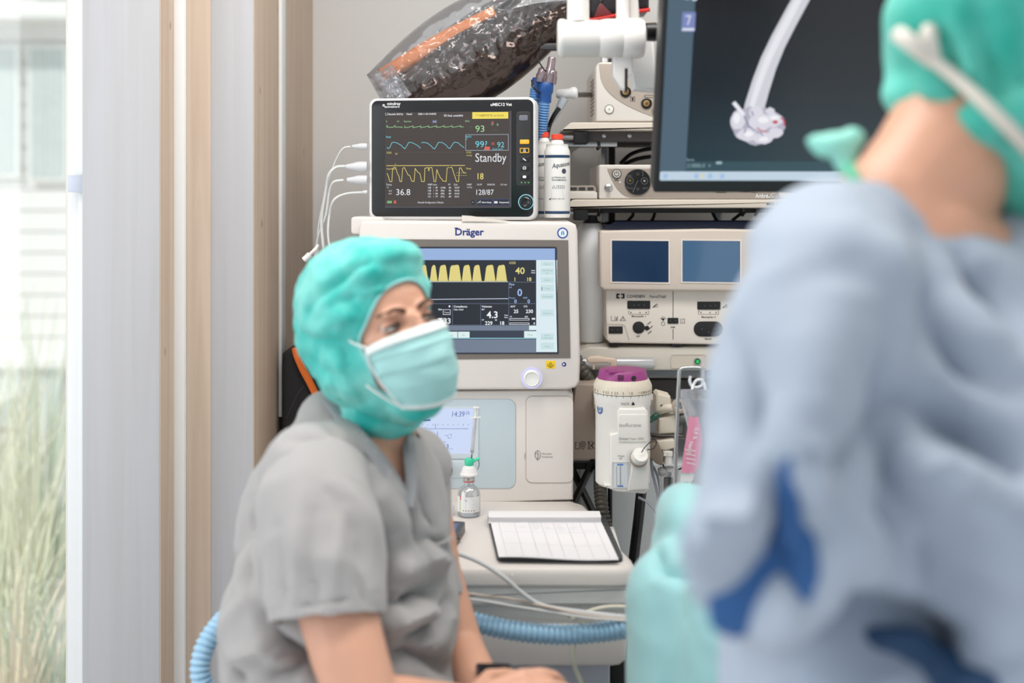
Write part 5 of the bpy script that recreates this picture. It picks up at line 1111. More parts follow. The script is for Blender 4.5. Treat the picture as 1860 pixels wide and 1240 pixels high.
    bm = B(); tube(bm, [Vector((p.x, 2.08, .02)), at(1226, 960, 2.08), at(1230, 760, 2.08), at(1233, 690, 2.08)], .0034, 12, 6); tube(bm, [at(1233, 692, 2.08), at(1233.5, 676, 2.08), at(1238, 669.5, 2.08), at(1250, 668, 2.08), at(1268, 668, 2.08), at(1275, 671, 2.08), at(1276, 680, 2.08), at(1276, 700, 2.08)], .0034, 12, 6); obj('rod', bm, STEEL, t)
    bm = B(); lathe(bm, [(.085, 0), (.085, .012), (.02, .03), (.012, .05)], (p.x, 2.08, 0), 32); obj('base', bm, DGREY, t)
    t = thing('infusion_bag', 'clear infusion bag with pink label hanging from the steel rod', 'bag', tuple(at(1262, 880, 2.06)))
    WHK = mat('milky_hook', (224, 226, 228), .3)
    bm = B(); tube(bm, [at(*q) for q in ((1254, 683, 2.07), (1253, 693, 2.07), (1258, 702, 2.07), (1268, 703, 2.07), (1276, 698, 2.07), (1275, 690, 2.07), (1266, 690, 2.07), (1260, 698, 2.07), (1257, 708, 2.065))], .0026, 10); tube(bm, [at(1278, 694, 2.07), at(1281, 708, 2.065)], .0026, 10, 0); obj('hanging_loop', bm, WHK, t)
    def bagsurf(u0, u1, grow, bot=960, prt=False):
        bm = B(); n, m = 26, 18; R_ = []
        for i in range(n+1):
            a = i/n; v = 707+(bot-707)*a; k = 1-0.55*math.exp(-(a/.05)**2)
            L0 = 1232+16*math.sin(PI*min(1, a*1.3))**1.5+(a*10); L1 = 1300-a*16
            wv = 12*math.sin(min(1, a*1.6)*PI*0.5)
            row = []
            for j in range(2*m):
                th = 2*PI*j/(2*m); cu = (L0+L1)/2; hw = (L1-L0)/2*(0.75+0.25*k); 
                pt = at(cu+hw*math.cos(th), v, 2.06); pt.y += .020*math.sin(th)*(k)*min(1, .3+a*1.6); row.append(bm.verts.new(pt))
            R_.append(row)
        for a_, b_ in zip(R_, R_[1:]):
            for j in range(2*m): bm.faces.new((a_[j], a_[(j+1) % (2*m)], b_[(j+1) % (2*m)], b_[j]))
        bm.faces.new(R_[0][::-1]); bm.faces.new(R_[-1]); return bm
    obj('pouch', bagsurf(0, 0, 0), clear('bag_clear', (236, 236, 240), .14, .08, .22, (232, 232, 238), bump=.4, bscale=20), t)
    # label, bent on the front of the pouch
    bm = B(); g = F(2.036)
    def lab(b, u, v): return g.P(u, v, 0.002*math.sin((v-750)/60))
    rows = [(1251, 1268, 757), (1249, 1272, 775), (1245, 1275, 800), (1241, 1272, 825), (1238, 1267, 848), (1237, 1262, 858)]
    vv = [[bm.verts.new(lab(0, a+(b-a)*k/6, v)) for k in range(7)] for a, b, v in rows]
    for a, b in zip(vv, vv[1:]):
        for k in range(6): bm.faces.new((a[k], a[k+1], b[k+1], b[k]))
    lb = obj('label_sheet', bm, mat('pink_label', (232, 150, 178), .5), t, 'pink printed label')
    def pr(b):
        ftxt(b, Fr(g.s, g.ox, g.oy, g.y0-.004, g.zc), 'NaCl', 1252, 800, 7, 0, rot=1.75, bold=.02); ftxt(b, Fr(g.s, g.ox, g.oy, g.y0-.004, g.zc), '0,9 %', 1262, 775, 7, 0, rot=1.75, bold=.02)
        for k in range(4): fline(b, Fr(g.s, g.ox, g.oy, g.y0-.004, g.zc), [(1244+k*1.0, 815+k*8), (1262, 818+k*8)], 1.6, 0)
    one('lettering', pr, INKW, lb)
    bm = B(); vv = [[bm.verts.new(g.P(u, v, .0)) for u in (a, (a+b)/2, b)] for a, b, v in ((1237, 1262, 860), (1235, 1258, 874))]
    for k in range(2): bm.faces.new((vv[0][k], vv[0][k+1], vv[1][k+1], vv[1][k]))
    obj('label_sheet', bm, INKW, t, 'white strip with print below the pink label')
cluster()

# ================================================================= ON THE WORKTOP
def Wt(u, v, z=0.9): Y = (CAMZ-z)*FPX/(v-350); return Vector(((u-930)/FPX*Y, Y, z))
def on_worktop():
    t = thing('clipboard', 'black clipboard with a printed form lying on the worktop', 'clipboard', tuple(Wt(1005, 980)))
    def slab(bm, q, z0, z1, r=.012):
        Q = [Vector((a.x, a.y)) for a in q]; out = []
        for i in range(4):
            p0, p1, p2 = Q[i-1], Q[i], Q[(i+1) % 4]; a = (p0-p1).normalized(); b = (p2-p1).normalized()
            for k in range(5):
                tt = k/4; s = p1+a*r*(1-tt)**2+b*r*tt**2; out.append(s)
        A = [bm.verts.new((p.x, p.y, z0)) for p in out]; C_ = [bm.verts.new((p.x, p.y, z1)) for p in out]; n = len(out)
        for i in range(n): bm.faces.new((A[i], A[(i+1) % n], C_[(i+1) % n], C_[i]))
        bm.faces.new(C_); bm.faces.new(A[::-1])
    q = [Wt(885, 941), Wt(1098, 941), Wt(1133, 1022), Wt(903, 1021)]
    bm = B(); slab(bm, q, .9003, .9070, .014); obj('board', bm, mat('dark_grey_board', (38, 40, 44), .35), t)
    # ruler scale at the right edge
    bm = B()
    for k in range(9):
        a = q[1].lerp(q[2], .15+k*.08); dx = Vector((-.012, 0, 0)); a.z = .9074
        bm.faces.new([bm.verts.new(p) for p in (a+Vector((-.002, 0, 0)), a+dx, a+dx+Vector((0, -.0012, 0)), a+Vector((-.002, -.0012, 0)))])
    obj('scale_marks', bm, mat('grey_marks', (130, 132, 136), .5), t)
    # form page, slightly curled
    a, b, c, d = Wt(890, 943, .908), Wt(1090, 943, .908), Wt(1124, 1018, .908), Wt(906, 1016, .908)
    def pg(s, r, lift=0): 
        p = a.lerp(b, s).lerp(d.lerp(c, s), r); p.z = .9085+.0022*math.sin(s*5+1)*r+.002*r+lift; return p
    def sheet(nx, ny, lift):
        bm = B(); V = [[bm.verts.new(pg(i/nx, j/ny, lift)) for i in range(nx+1)] for j in range(ny+1)]
        for j in range(ny):
            for i in range(nx): bm.faces.new((V[j][i], V[j][i+1], V[j+1][i+1], V[j+1][i]))
        return bm
    for k in range(3):
        obj('page', sheet(12, 12, -.0006*(2-k)), PAPER, t)
    def ln(bm, p, q, w):
        P, Q = pg(*p, lift=.0006), pg(*q, lift=.0006); dd = (Q-P).normalized(); n = Vector((-dd.y, dd.x, 0))*w
        N = 10
        pts = [pg(p[0]+(q[0]-p[0])*k/N, p[1]+(q[1]-p[1])*k/N, .0006) for k in range(N+1)]
        for x, y in zip(pts, pts[1:]): bm.faces.new([bm.verts.new(v) for v in (x-n, x+n, y+n, y-n)])
    bm = B()
    for s in (.07, .21, .34, .45, .56, .68, .80, .93): ln(bm, (s, .05), (s, .98), .0003)
    for r in (.05, .36, .68, .98): ln(bm, (.07, r), (.93, r), .0003)
    for k in range(14): ln(bm, (.09, .08+k*.065), (.17+(k*7 % 4)*.01, .08+k*.065), .0002)
    obj('printed_grid', bm, mat('faint_grey_print', (186, 186, 192), .7), t)
    rnd = random.Random(2); bm = B()
    for k in range(46):
        s = rnd.choice((.22, .35, .46, .57, .69, .81)); r = .07+rnd.randrange(9)*.03; ln(bm, (s+.01, r), (s+rnd.uniform(.03, .10), r), .00035)
    obj('handwriting', bm, mat('pale_blue_ink', (176, 184, 206), .7), t)
    bm = B(); vs, fs, w = txtmesh('NARKOSEPROTOKOLL', .01)
    nv = [bm.verts.new(pg(.37+.27*x/w, .022-y*.022, .0008)) for x, y, _ in vs]
    for f_ in fs: bm.faces.new([nv[i] for i in f_])
    obj('lettering', bm, INKG, t)
    # turned-over pages rolled at the top
    bm = B(); N = 14; l0, l1 = Wt(887, 950, .908), Wt(1092, 950, .908); rows = []
    for k in range(N+1):
        an = -0.5*PI+PI*1.05*k/N; rows.append((0.0055*math.cos(an)*-1, .0055+.0055*math.sin(an)))
    prof = [(.0, .000)]+[(-dx*1.2, z) for dx, z in rows]+[(.045, .010), (.060, .004)]
    V = [[bm.verts.new(Vector((p.x+0, p.y+dy-.002, .9085+z))) for p in (l0, l0.lerp(l1, .33), l0.lerp(l1, .66), l1)] for dy, z in prof]
    for r0, r1 in zip(V, V[1:]):
        for k in range(3): bm.faces.new((r0[k], r0[k+1], r1[k+1], r1[k]))
    obj('rolled_pages', bm, PAPER, t)
    # phone
    t = thing('handheld_phone', 'thick dark handheld device lying on the worktop beside the seated person', 'phone', tuple(Wt(825, 965)))
    q = [Wt(770, 946, .915), Wt(846, 949, .915), Wt(822, 990, .915), Wt(742, 985, .915)]
    bm = B(); slab(bm, [Vector((p.x, p.y, 0)) for p in q], .901, .917, .009); ph = obj('body', bm, mat('dark_phone', (44, 44, 48), .35), t)
    q2 = [q[0].lerp(q[2], .12), q[1].lerp(q[3], .12), q[2].lerp(q[0], .12), q[3].lerp(q[1], .12)]
    bm = B(); slab(bm, q2, .9168, .9174, .003); obj('screen', bm, mat('phone_screen', (30, 44, 80), .1, emit=(40, 66, 120), es=.6), ph)
    bm = B(); c0 = q[1].lerp(q[2], .5); box(bm, (c0.x-.0, c0.y, .909), (.004, .02, .004)); obj('side_key', bm, mat('brown_key', (120, 100, 90)), ph)
    # tissue
    bm = B(); c = Wt(812, 935); lathe(bm, [(.014, .9002), (.013, .915), (.008, .928), (.004, .936), (0, .937)], (c.x, c.y, 0), 24)
    for v in bm.verts: v.co += Vector((noise.noise(v.co*90), noise.noise(v.co*90+Vector((5, 5, 5))), 0))*.004
    solo('tissue', bm, PAPER, 'crumpled white tissue behind the handheld device', 'tissue')
    # drug vial with spike
    c = Wt(852, 936); z = lambda v: CAMZ-(v-350)/FPX*c.y; cc = (c.x, c.y, 0)
    t = thing('drug_vial', 'clear glass drug vial with label and white vented spike on the worktop', 'vial', tuple(c))
    GLV = clear('vial_glass', (238, 242, 244), .14, .03, .10, (230, 234, 238))
    bm = B(); R = .0212; lathe(bm, [(R*.85, .9004), (R, .904), (R, z(897)), (R*.93, z(890)), (R*.7, z(884)), (R*.45, z(880)), (R*.42, z(874)), (R*.46, z(872))], cc, 48); gl = obj('glass', bm, GLV, t)
    bm = B(); lathe(bm, [(R*.9, .902), (R*.93, .906), (R*.93, .912), (0, .912)], cc, 40); obj('liquid', bm, clear('vial_liquid', (236, 238, 240), .1, .02, .2), gl)
    bm = B(); rows = []
    for zz in (z(926), z(898)): rows.append([bm.verts.new((c.x+(R+.0004)*math.sin(a), c.y-(R+.0004)*math.cos(a), zz)) for a in [(-1.35+2.5*k/24) for k in range(25)]])
    for k in range(24): bm.faces.new((rows[0][k], rows[0][k+1], rows[1][k+1], rows[1][k]))
    lb = obj('label_sheet', bm, mat('white_label', (228, 228, 228), .5), t)
    tmp = B(); fr = Fr(c.y/FPX, 852, 350, 0, CAMZ)
    for i in range(6): fline(tmp, fr, [(846, 901+i*3.2), (858+(i*31 % 9), 901+i*3.2)], .6, 0)
    ftxt(tmp, fr, 'Rx', 845, 905, 2.6, 0)
    def bend(tmp, rr):
        for v in tmp.verts:
            a = v.co.x/rr; v.co = Vector((c.x+math.sin(a)*rr, c.y-math.cos(a)*rr, v.co.z))
    bend(tmp, R+.0008); obj('label_print', tmp, INKG, lb)
    tmp = B(); [fdisc(tmp, fr, 842+k*5, 922, 1.1, 0, 0.0001, 0, 8) for k in range(5)]; bend(tmp, R+.0009); obj('dotted_line', tmp, mat('brown_dot', (140, 100, 70)), lb)
    tmp = B(); fquad(tmp, fr, 834, 897, 836, 904, 0); bend(tmp, R+.0009); obj('red_mark', tmp, mat('red_mark', (210, 50, 50)), lb)
    tmp = B(); fquad(tmp, fr, 833.5, 905, 834.8, 926, 0); bend(tmp, R+.0009); obj('green_edge', tmp, mat('lime_edge', (170, 210, 90)), lb)
    bm = B(); lathe(bm, [(R*.47, z(873)), (R*.5, z(872)), (R*.5, z(866)), (R*.45, z(865))], cc, 32); obj('crimp', bm, mat('aluminium_cap', (190, 188, 188), .25, metal=.8), t)
    bm = B(); lathe(bm, [(R*.505, z(874)), (R*.505, z(872.6))], cc, 32); obj('red_ring', bm, mat('red_mark', (210, 50, 50)), t)
    bm = B(); lathe(bm, [(R*.35, z(866)), (R*.78, z(863)), (R*.8, z(860)), (R*.66, z(857)), (R*.6, z(850)), (R*.38, z(845)), (R*.22, z(843))], cc, 72, fn=lambda a, r, h: r*(1-.05*(math.cos(a*24) > 0))); obj('spike', bm, mat('white_spike', (226, 222, 220), .45), t)
    GRN = mat('mint_green_cap', (60, 200, 156), .4)
    bm = B(); lathe(bm, [(.0078, z(845)), (.0085, z(841)), (.0085, z(834)), (.007, z(832))], cc, 28); tube(bm, [(c.x+.007, c.y, z(838)), (c.x+.014, c.y, z(834)), (c.x+.02, c.y, z(832.5))], .0045, 12, 4, flat=.6); obj('green_cap', bm, GRN, t)
    bm = B(); tube(bm, [(c.x+.016, c.y, z(833)), (c.x+.019, c.y-.002, z(842)), (c.x+.016, c.y-.002, z(852))], .0006, 6); obj('strap', bm, BLACK, t)
    a, b = Vector((c.x+.0045, c.y, z(833))), Vector((c.x+.0135, c.y, z(739))); ax = tuple((b-a)); L_ = (b-a).length; ev = lambda k: a.lerp(b, k)
    t = thing('syringe', 'thin white syringe standing upright in the drug vial', 'syringe', tuple(a))
    bm = B(); lathe(bm, [(.002, L_*.08), (.0036, L_*.12), (.0036, L_*.80)], a, 20, ax); obj('barrel', bm, clear('syringe_clear', (240, 240, 240), .12, .05, .4), t)
    bm = B(); lathe(bm, [(.0011, -.002), (.0011, L_*.10)], a, 10, ax); lathe(bm, [(.0032, L_*.12), (.0032, L_*.17)], a, 16, ax); obj('needle_hub', bm, BLACK, t)
    bm = B(); lathe(bm, [(.0022, L_*.17), (.0022, L_*.99)], a, 12, ax); lathe(bm, [(.0062, L_*.985), (.0062, L_)], a, 20, ax); obj('plunger', bm, mat('white_plunger', (232, 232, 230), .4), t)
    bm = B(); p = ev(.80); box(bm, p, (.020, .008, .0016), Euler((0, -.05, 0))); obj('flange', bm, mat('white_plunger', (232, 232, 230)), t)
on_worktop()

# ================================================================= HOSES AND LEADS IN FRONT
def front_lines():
    BH = mat('sky_blue_hose', (160, 200, 226), .38, var=.03, coat=.15)
    bm = B(); hose(bm, [at(*q) for q in ((410, 1300, 1.80), (378, 1262, 1.80), (364, 1222, 1.80), (371, 1178, 1.81), (394, 1140, 1.83), (430, 1110, 1.86), (520, 1090, 1.87), (680, 1085, 1.87), (800, 1108, 1.87), (870, 1131, 1.865), (940, 1146, 1.855), (1020, 1152, 1.85), (1090, 1148, 1.85), (1140, 1141, 1.84), (1230, 1135, 1.82))], .0142, .0088, .0038, 20)
    solo('breathing_hose', bm, BH, 'light blue corrugated breathing hose sagging across the front of the machine', 'hose')
    def c(pts, r, m, lab):
        bm = B(); tube(bm, [at(*q) for q in pts], r, 10, 8); solo('cable', bm, m, lab, 'cable')
    c([(790, 1000, 1.87), (826, 1004, 1.87), (870, 1020, 1.86), (915, 1048, 1.85), (950, 1078, 1.85), (985, 1099, 1.85), (1040, 1109, 1.85), (1150, 1122, 1.83), (1220, 1128, 1.8)], .0036, mat('pale_grey_cable', (206, 208, 208), .4), 'thick pale grey cable running diagonally down from the worktop')
    c([(820, 1070, 1.86), (860, 1079, 1.86), (930, 1088, 1.86), (1000, 1103, 1.84), (1060, 1116, 1.84), (1140, 1124, 1.83), (1220, 1130, 1.8)], .0022, mat('beige_cable', (206, 190, 176), .45), 'thin beige cable, the upper of the two below the worktop')
    c([(820, 1086, 1.85), (870, 1090, 1.85), (930, 1100, 1.845), (1000, 1111, 1.84), (1070, 1122, 1.83), (1150, 1128, 1.82), (1220, 1134, 1.8)], .0020, CABLEW, 'thin white cable just above the light blue hose')
    c([(1040, 1124, 1.86), (1070, 1110, 1.86), (1105, 1102, 1.86), (1150, 1103, 1.85), (1220, 1110, 1.8)], .0034, mat('cream_cable', (214, 208, 190), .45), 'cream cable arching over the grey model lettering')
    c([(1060, 1130, 1.86), (1050, 1150, 1.88), (1042, 1180, 1.88), (1044, 1210, 1.87), (1056, 1240, 1.86), (1075, 1290, 1.86)], .0036, mat('yellowed_cable', (212, 208, 188), .45), 'yellowish cable hanging down from behind the blue hose')
front_lines()

# ================================================================= TEAL DRAPED TABLE
def draped():
    t = thing('draped_table', 'operating table covered by a pale teal surgical drape at the bottom centre right', 'table', (at(1400, 0, 1.6).x, 1.6, 0))
    bm = B()
    ell(bm, at(1300, 975, 1.66), (.075, .10, .066), None, 24, 16)
    ell(bm, at(1252, 945, 1.66), (.046, .08, .050), None, 24, 16)
    chain(bm, [(at(1290, 1010, 1.66), .085), (at(1500, 1060, 1.6), .12)], 6)
    chain(bm, [(at(1250, 1090, 1.60), .085), (at(1280, 1320, 1.58), .105)], 8)
    chain(bm, [(at(1400, 1100, 1.55), .13), (at(1420, 1360, 1.55), .16)], 8)
    chain(bm, [(at(1600, 1120, 1.55), .14), (at(1620, 1400, 1.55), .16)], 6)
    me = remesh(bm, .007, 10)
    P = lambda u, v, y: at(u, v, y)
    dent(me, [([P(1150, 1012, 1.56), P(1185, 1012, 1.54), P(1215, 1035, 1.52)], .008, -.014), ([P(1185, 975, 1.6), P(1200, 1035, 1.55), P(1250, 1045, 1.52), P(1290, 1038, 1.5)], .010, -.020),
              ([P(1200, 985, 1.6), P(1230, 1000, 1.53), P(1290, 975, 1.5)], .012, .010), ([P(1192, 1055, 1.55), P(1240, 1062, 1.5), P(1300, 1060, 1.48)], .007, .008), ([P(1222, 1062, 1.52), P(1236, 1110, 1.5), P(1240, 1130, 1.5)], .006, -.008),
              ([P(1145, 1158, 1.54), P(1190, 1135, 1.5), P(1236, 1112, 1.49)], .0035, -.006), ([P(1236, 1112, 1.5), P(1255, 1180, 1.48), P(1262, 1260, 1.47)], .004, .006), ([P(1222, 900, 1.62), P(1206, 950, 1.6), P(1190, 1000, 1.57)], .007, .006)])
    crumple(me, .0035, 14, 3)
    obj('drape', me, mat('pale_teal_drape', (146, 194, 196), .7, var=.05, sheen=.3, bump=.15, bscale=300), t)
    bm = B(); bx(bm, .28, .62, 1.45, 1.72, .05, .80, .02); obj('pedestal', bm, DGREY, t)
    bm = B(); bx(bm, .2, .7, 1.35, 1.8, 0, .06, .01); obj('base', bm, STEEL, t)
draped()

# black case with orange strap beside the timber post
def black_case():
    t = thing('black_case', 'black equipment case with an orange strap standing behind the seated person', 'case', (at(560, 0, 2.5).x, 2.58, 0))
    f = F(2.50)
    pts = [(511, 640), (536, 638), (566, 690), (592, 745), (615, 830), (620, 1600), (511, 1600)]
    zf = 0.0
    bm = B(); V = []
    fpoly(bm, f, [(512, 643), (516, 639), (535, 637), (545, 650), (568, 700), (584, 760), (600, 800), (600, 1645), (512, 1645)], -.16, 0, .008); b = obj('body', bm, mat('black_case_fabric', (26, 25, 27), .75, bump=.3, bscale=400), t)
    bm = B(); tube(bm, [f.P(535, 634, -.01), f.P(541, 648, .004), f.P(552, 672, .006), f.P(566, 698, .006), f.P(576, 722, .006), f.P(572, 742, .004)], .008, 12, 6, flat=.5); fpoly(bm, f, [(566, 722), (578, 716), (586, 744), (580, 760), (564, 764)], 0, .006, .002); obj('strap', bm, mat('orange_strap', (228, 112, 34), .6), t, 'orange strap')
    bm = B(); fline(bm, f, [(520, 760), (540, 716), (552, 700)], 1.5, .001); obj('seam', bm, DGREY, b)
    bm = B(); fbox(bm, f, 511.5, 1600, 601, 1645, -.161, .001, 2); obj('rubber_foot', bm, BLACK, t)
black_case()

# ================================================================= WALL DISPLAY ON ITS ARM
def display():
    Y = 1.86; s = Y/FPX; o = at(1187, 350, Y)
    t = thing('imaging_display', 'large black-framed display showing a white bone scan, hanging from the white arm', 'display', tuple(o), (math.radians(19), 0, math.radians(1.2)), local=True)
    f = Fr(s, 1187, 350, 0, 0)
    bm = B(); fbox(bm, f, 1187, -150, 1930, 350, -.045, 0, 5, .003); fr = obj('frame', bm, mat('display_black', (16, 17, 20), .4, var=0), t)
    # viewer field; a teal reflection at the bottom is painted into the emission
    m = bpy.data.materials.new('field_with_reflection'); m.use_nodes = True; n = m.node_tree.nodes; L = m.node_tree.links; b = n['Principled BSDF']
    b.inputs['Base Color'].default_value = (.004, .004, .005, 1); b.inputs['Roughness'].default_value = .22
    tc = n.new('ShaderNodeTexCoord'); sp = n.new('ShaderNodeSeparateXYZ'); L.new(tc.outputs['Object'], sp.inputs[0])
    cr = n.new('ShaderNodeValToRGB'); mr = n.new('ShaderNodeMapRange'); mr.inputs[1].default_value = 0.0; mr.inputs[2].default_value = .42; L.new(sp.outputs[2], mr.inputs[0]); L.new(mr.outputs[0], cr.inputs[0])
    cr.color_ramp.elements[0].color = lin((36, 66, 76)); cr.color_ramp.elements[1].color = lin((20, 20, 22)); cr.color_ramp.elements[1].position = .75
    e = cr.color_ramp.elements.new(.4); e.color = lin((30, 40, 46))
    L.new(cr.outputs[0], b.inputs['Emission Color']); b.inputs['Emission Strength'].default_value = .75
    def g(c, fn, name='screen_graphic', es=1.0, d=0):
        bm = B(); fn(bm); bm.verts.index_update(); bm.faces.index_update(); return pieces(name, bm, glow('lit_%d_%d_%d' % c, c, es), fr)
    bm = B(); fquad(bm, f, 1196, -140, 1920, 328, .0006); obj('screen', bm, m, fr)
    g((74, 96, 112), lambda b: fquad(b, f, 1196, -140, 1243, 310, .0009)); g((44, 74, 84), lambda b: fquad(b, f, 1243, 290, 1920, 309, .0009))
    g((190, 208, 222), lambda b: fbox(b, f, 1197, 309, 1920, 326, .0006, .0011, 3)); g((212, 206, 186), lambda b: fbox(b, f, 1270, 313, 1276, 322, .0008, .0014, 1)); g((160, 190, 224), lambda b: [fbox(b, f, u, 313, u+8, 322, .0008, .0014, 1) for u in (1203, 1259, 1284, 1306)])
    g((120, 132, 186), lambda b: fbox(b, f, 1222, 20, 1245, 54, .0008, .0012)); g((220, 226, 236), lambda b: (fline(b, f, [(1228, 27), (1236, 26), (1232, 42)], 2, .0016), fbox(b, f, 1224, -10, 1234, -2, .0008, .0014, 3), fbox(b, f, 1237, -8, 1246, 0, .0008, .0014, 3), fbox(b, f, 1223, 48, 1244, 52, .0008, .0014)))
    g((110, 66, 62), lambda b: fquad(b, f, 1199, -140, 1244, -20, .0010))
    g((150, 176, 184), lambda b: (ftxt(b, f, 'Serie', 1243, 289, 5, .0012), ftxt(b, f, '(1.0000) 0', 1245, 301, 7, .0012, width=32), ftxt(b, f, '0', 1284, 300, 5, .0012), fbox(b, f, 1297, 290, 1308, 295, .0008, .0013, 2)))
    g((70, 92, 104), lambda b: fline(b, f, [(1670, -140), (1672, 60)], 1.2, .0011))
    # bone picture: layered flat tones as the scan shows them
    sh = [(1450, -140), (1428, -40), (1404, 8), (1380, 60), (1364, 100), (1352, 140), (1342, 182), (1338, 215), (1376, 220), (1378, 186), (1383, 160), (1392, 120), (1404, 82), (1420, 44), (1438, 4), (1462, -50), (1490, -140)]
    g((206, 206, 214), lambda b: fpoly(b, f, sh[::1], .0006, .0014))
    g((228, 228, 234), lambda b: fpoly(b, f, [(1458, -140), (1434, -40), (1410, 8), (1386, 62), (1370, 104), (1358, 146), (1350, 186), (1358, 190), (1368, 150), (1380, 110), (1396, 70), (1418, 20), (1440, -34), (1468, -140)], .0006, .0017))
    rnd = random.Random(9)
    def blob(b, cx, cy, rx, ry, d, sd):
        P_ = [(cx+rx*(1+.22*noise.noise((math.cos(a)*1.6+sd, math.sin(a)*1.6, sd)))*math.cos(a), cy+ry*(1+.25*noise.noise((math.cos(a)*1.6, math.sin(a)*1.6+sd, sd)))*math.sin(a)) for a in [2*PI*k/28 for k in range(28)]]
        fpoly(b, f, P_, .0006, d)
    g((176, 174, 190), lambda b: (blob(b, 1366, 222, 44, 34, .0018, 1), blob(b, 1334, 214, 17, 22, .0018, 2), blob(b, 1398, 220, 20, 18, .0018, 3)))
    g((216, 214, 224), lambda b: [blob(b, *q) for q in ((1331, 214, 13, 17, .0021, 5), (1350, 240, 18, 12, .0021, 6), (1372, 216, 22, 15, .0021, 7), (1394, 212, 17, 12, .0022, 8), (1380, 246, 17, 11, .0021, 9), (1400, 236, 13, 10, .0021, 10), (1388, 196, 8, 6, .0022, 11), (1362, 198, 13, 10, .0021, 12))])
    g((238, 238, 242), lambda b: [blob(b, *q) for q in ((1329, 209, 6, 9, .0024, 15), (1352, 238, 8, 5, .0024, 16), (1376, 212, 9, 6, .0024, 17), (1396, 208, 8, 4, .0024, 18), (1380, 248, 8, 4, .0024, 19))])
    g((232, 232, 238), lambda b: fline(b, f, [(1322, 181), (1330, 190), (1340, 202)], 7, .0026))
    g((190, 70, 90), lambda b: (fline(b, f, [(1408, 208), (1414, 214), (1415, 222)], 3, .0027), blob(b, 1398, 216, 5, 3, .0026, 21), fline(b, f, [(1366, 226), (1374, 232), (1384, 234)], 2, .0026)))
    g((110, 112, 150), lambda b: [fline(b, f, q, 2, .0026) for q in ([(1342, 206), (1350, 222), (1362, 232)], [(1346, 228), (1344, 236)], [(1372, 236), (1378, 240)], [(1354, 196), (1358, 204)])])
    # arm
    WA = mat('glossy_white_arm', (226, 222, 218), .3, coat=.3)
    t = thing('monitor_arm', 'white jointed monitor arm carrying the large display at the top centre', 'arm', tuple(at(1090, 70, 1.97)))
    s = 1.97/FPX; c = at(1012, 70, 1.97)
    bm = B(); lathe(bm, [(r*s, h*s) for r, h in ((28, 0), (33, 1.5), (35.5, 5), (35.5, 12), (33.5, 16), (33.5, 74), (32.5, 76), (33.5, 78), (35.5, 88), (36, 116), (34.8, 118), (36.2, 121), (36.2, 150), (33, 157), (25, 160))], c, 56, (1, 0, 0)); obj('joint_barrel', bm, WA, t)
    bm = B(); p = at(1050, 40, 1.97); lathe(bm, [(.0185, 0), (.0185, .35)], p, 32); obj('upright_tube', bm, WA, t)
    bm = B(); p = at(1131, 38, 1.98); lathe(bm, [(.011, 0), (.011, .35)], p, 28); obj('upright_rod', bm, WA, t)
    bm = B(); fpoly(bm, F(1.99), [(1142, -60), (1156, -60), (1162, 36), (1150, 40), (1142, 34)], -.02, 0, .003); obj('spring_cover', bm, WA, t)
    bm = B(); lathe(bm, [(.012, 0), (.015, .003), (.016, .018), (.013, .024), (.010, .05)], at(1170, 58, 1.97), 28, (1, 0, 0)); obj('black_knob', bm, BLACK, t)
    g2 = F(1.96)
    bm = B(); fpoly(bm, g2, [(1114, 100), (1150, 100), (1150, 128), (1138, 148), (1138, 164), (1128, 160), (1114, 136)], -.03, -.002, .003); obj('bracket_plate', bm, WA, t)
    bm = B(); fbox(bm, g2, 1135, 124, 1140, 166, -.01, -.0005, 1); obj('slot', bm, BLACK, t)
    bm = B(); fpoly(bm, F(2.02), [(1150, 66), (1188, 66), (1196, 166), (1152, 162), (1146, 130)], -.04, 0, .006); fbox(bm, F(2.02), 1180, 60, 1260, 150, -.06, -.01, 4); obj('mount_box', bm, mat('pale_grey_white', (214, 214, 212), .4), t)
display()
# ================================================================= PEOPLE
from mathutils.bvhtree import BVHTree
SKIN = mat('skin', (212, 160, 134), .5, var=.05, scale=18, sub=.12)
def twotone(name, a, b, sc):
    m = mat(name, a, .65, scale=sc, sheen=.2, bump=.2, bscale=400)
    for n in m.node_tree.nodes:
        if n.type == 'MIX': n.inputs[6].default_value = lin(a); n.inputs[7].default_value = lin(b); mix = n
    cr = m.node_tree.nodes.new('ShaderNodeMapRange'); cr.inputs[1].default_value = .38; cr.inputs[2].default_value = .66
    src = mix.inputs[0].links[0].from_socket; m.node_tree.links.new(src, cr.inputs[0]); m.node_tree.links.new(cr.outputs[0], mix.inputs[0]); return m
def bvh(me): return BVHTree.FromPolygons([v.co.copy() for v in me.vertices], [tuple(p.vertices) for p in me.polygons])
def ray(bv, u, v, off=0.0):
    o = Vector((0, 0, CAMZ)); d = (at(u, v, 1.0)-o).normalized(); h = bv.ray_cast(o, d)
    return h[0]-d*off if h[0] else at(u, v, 1.65)
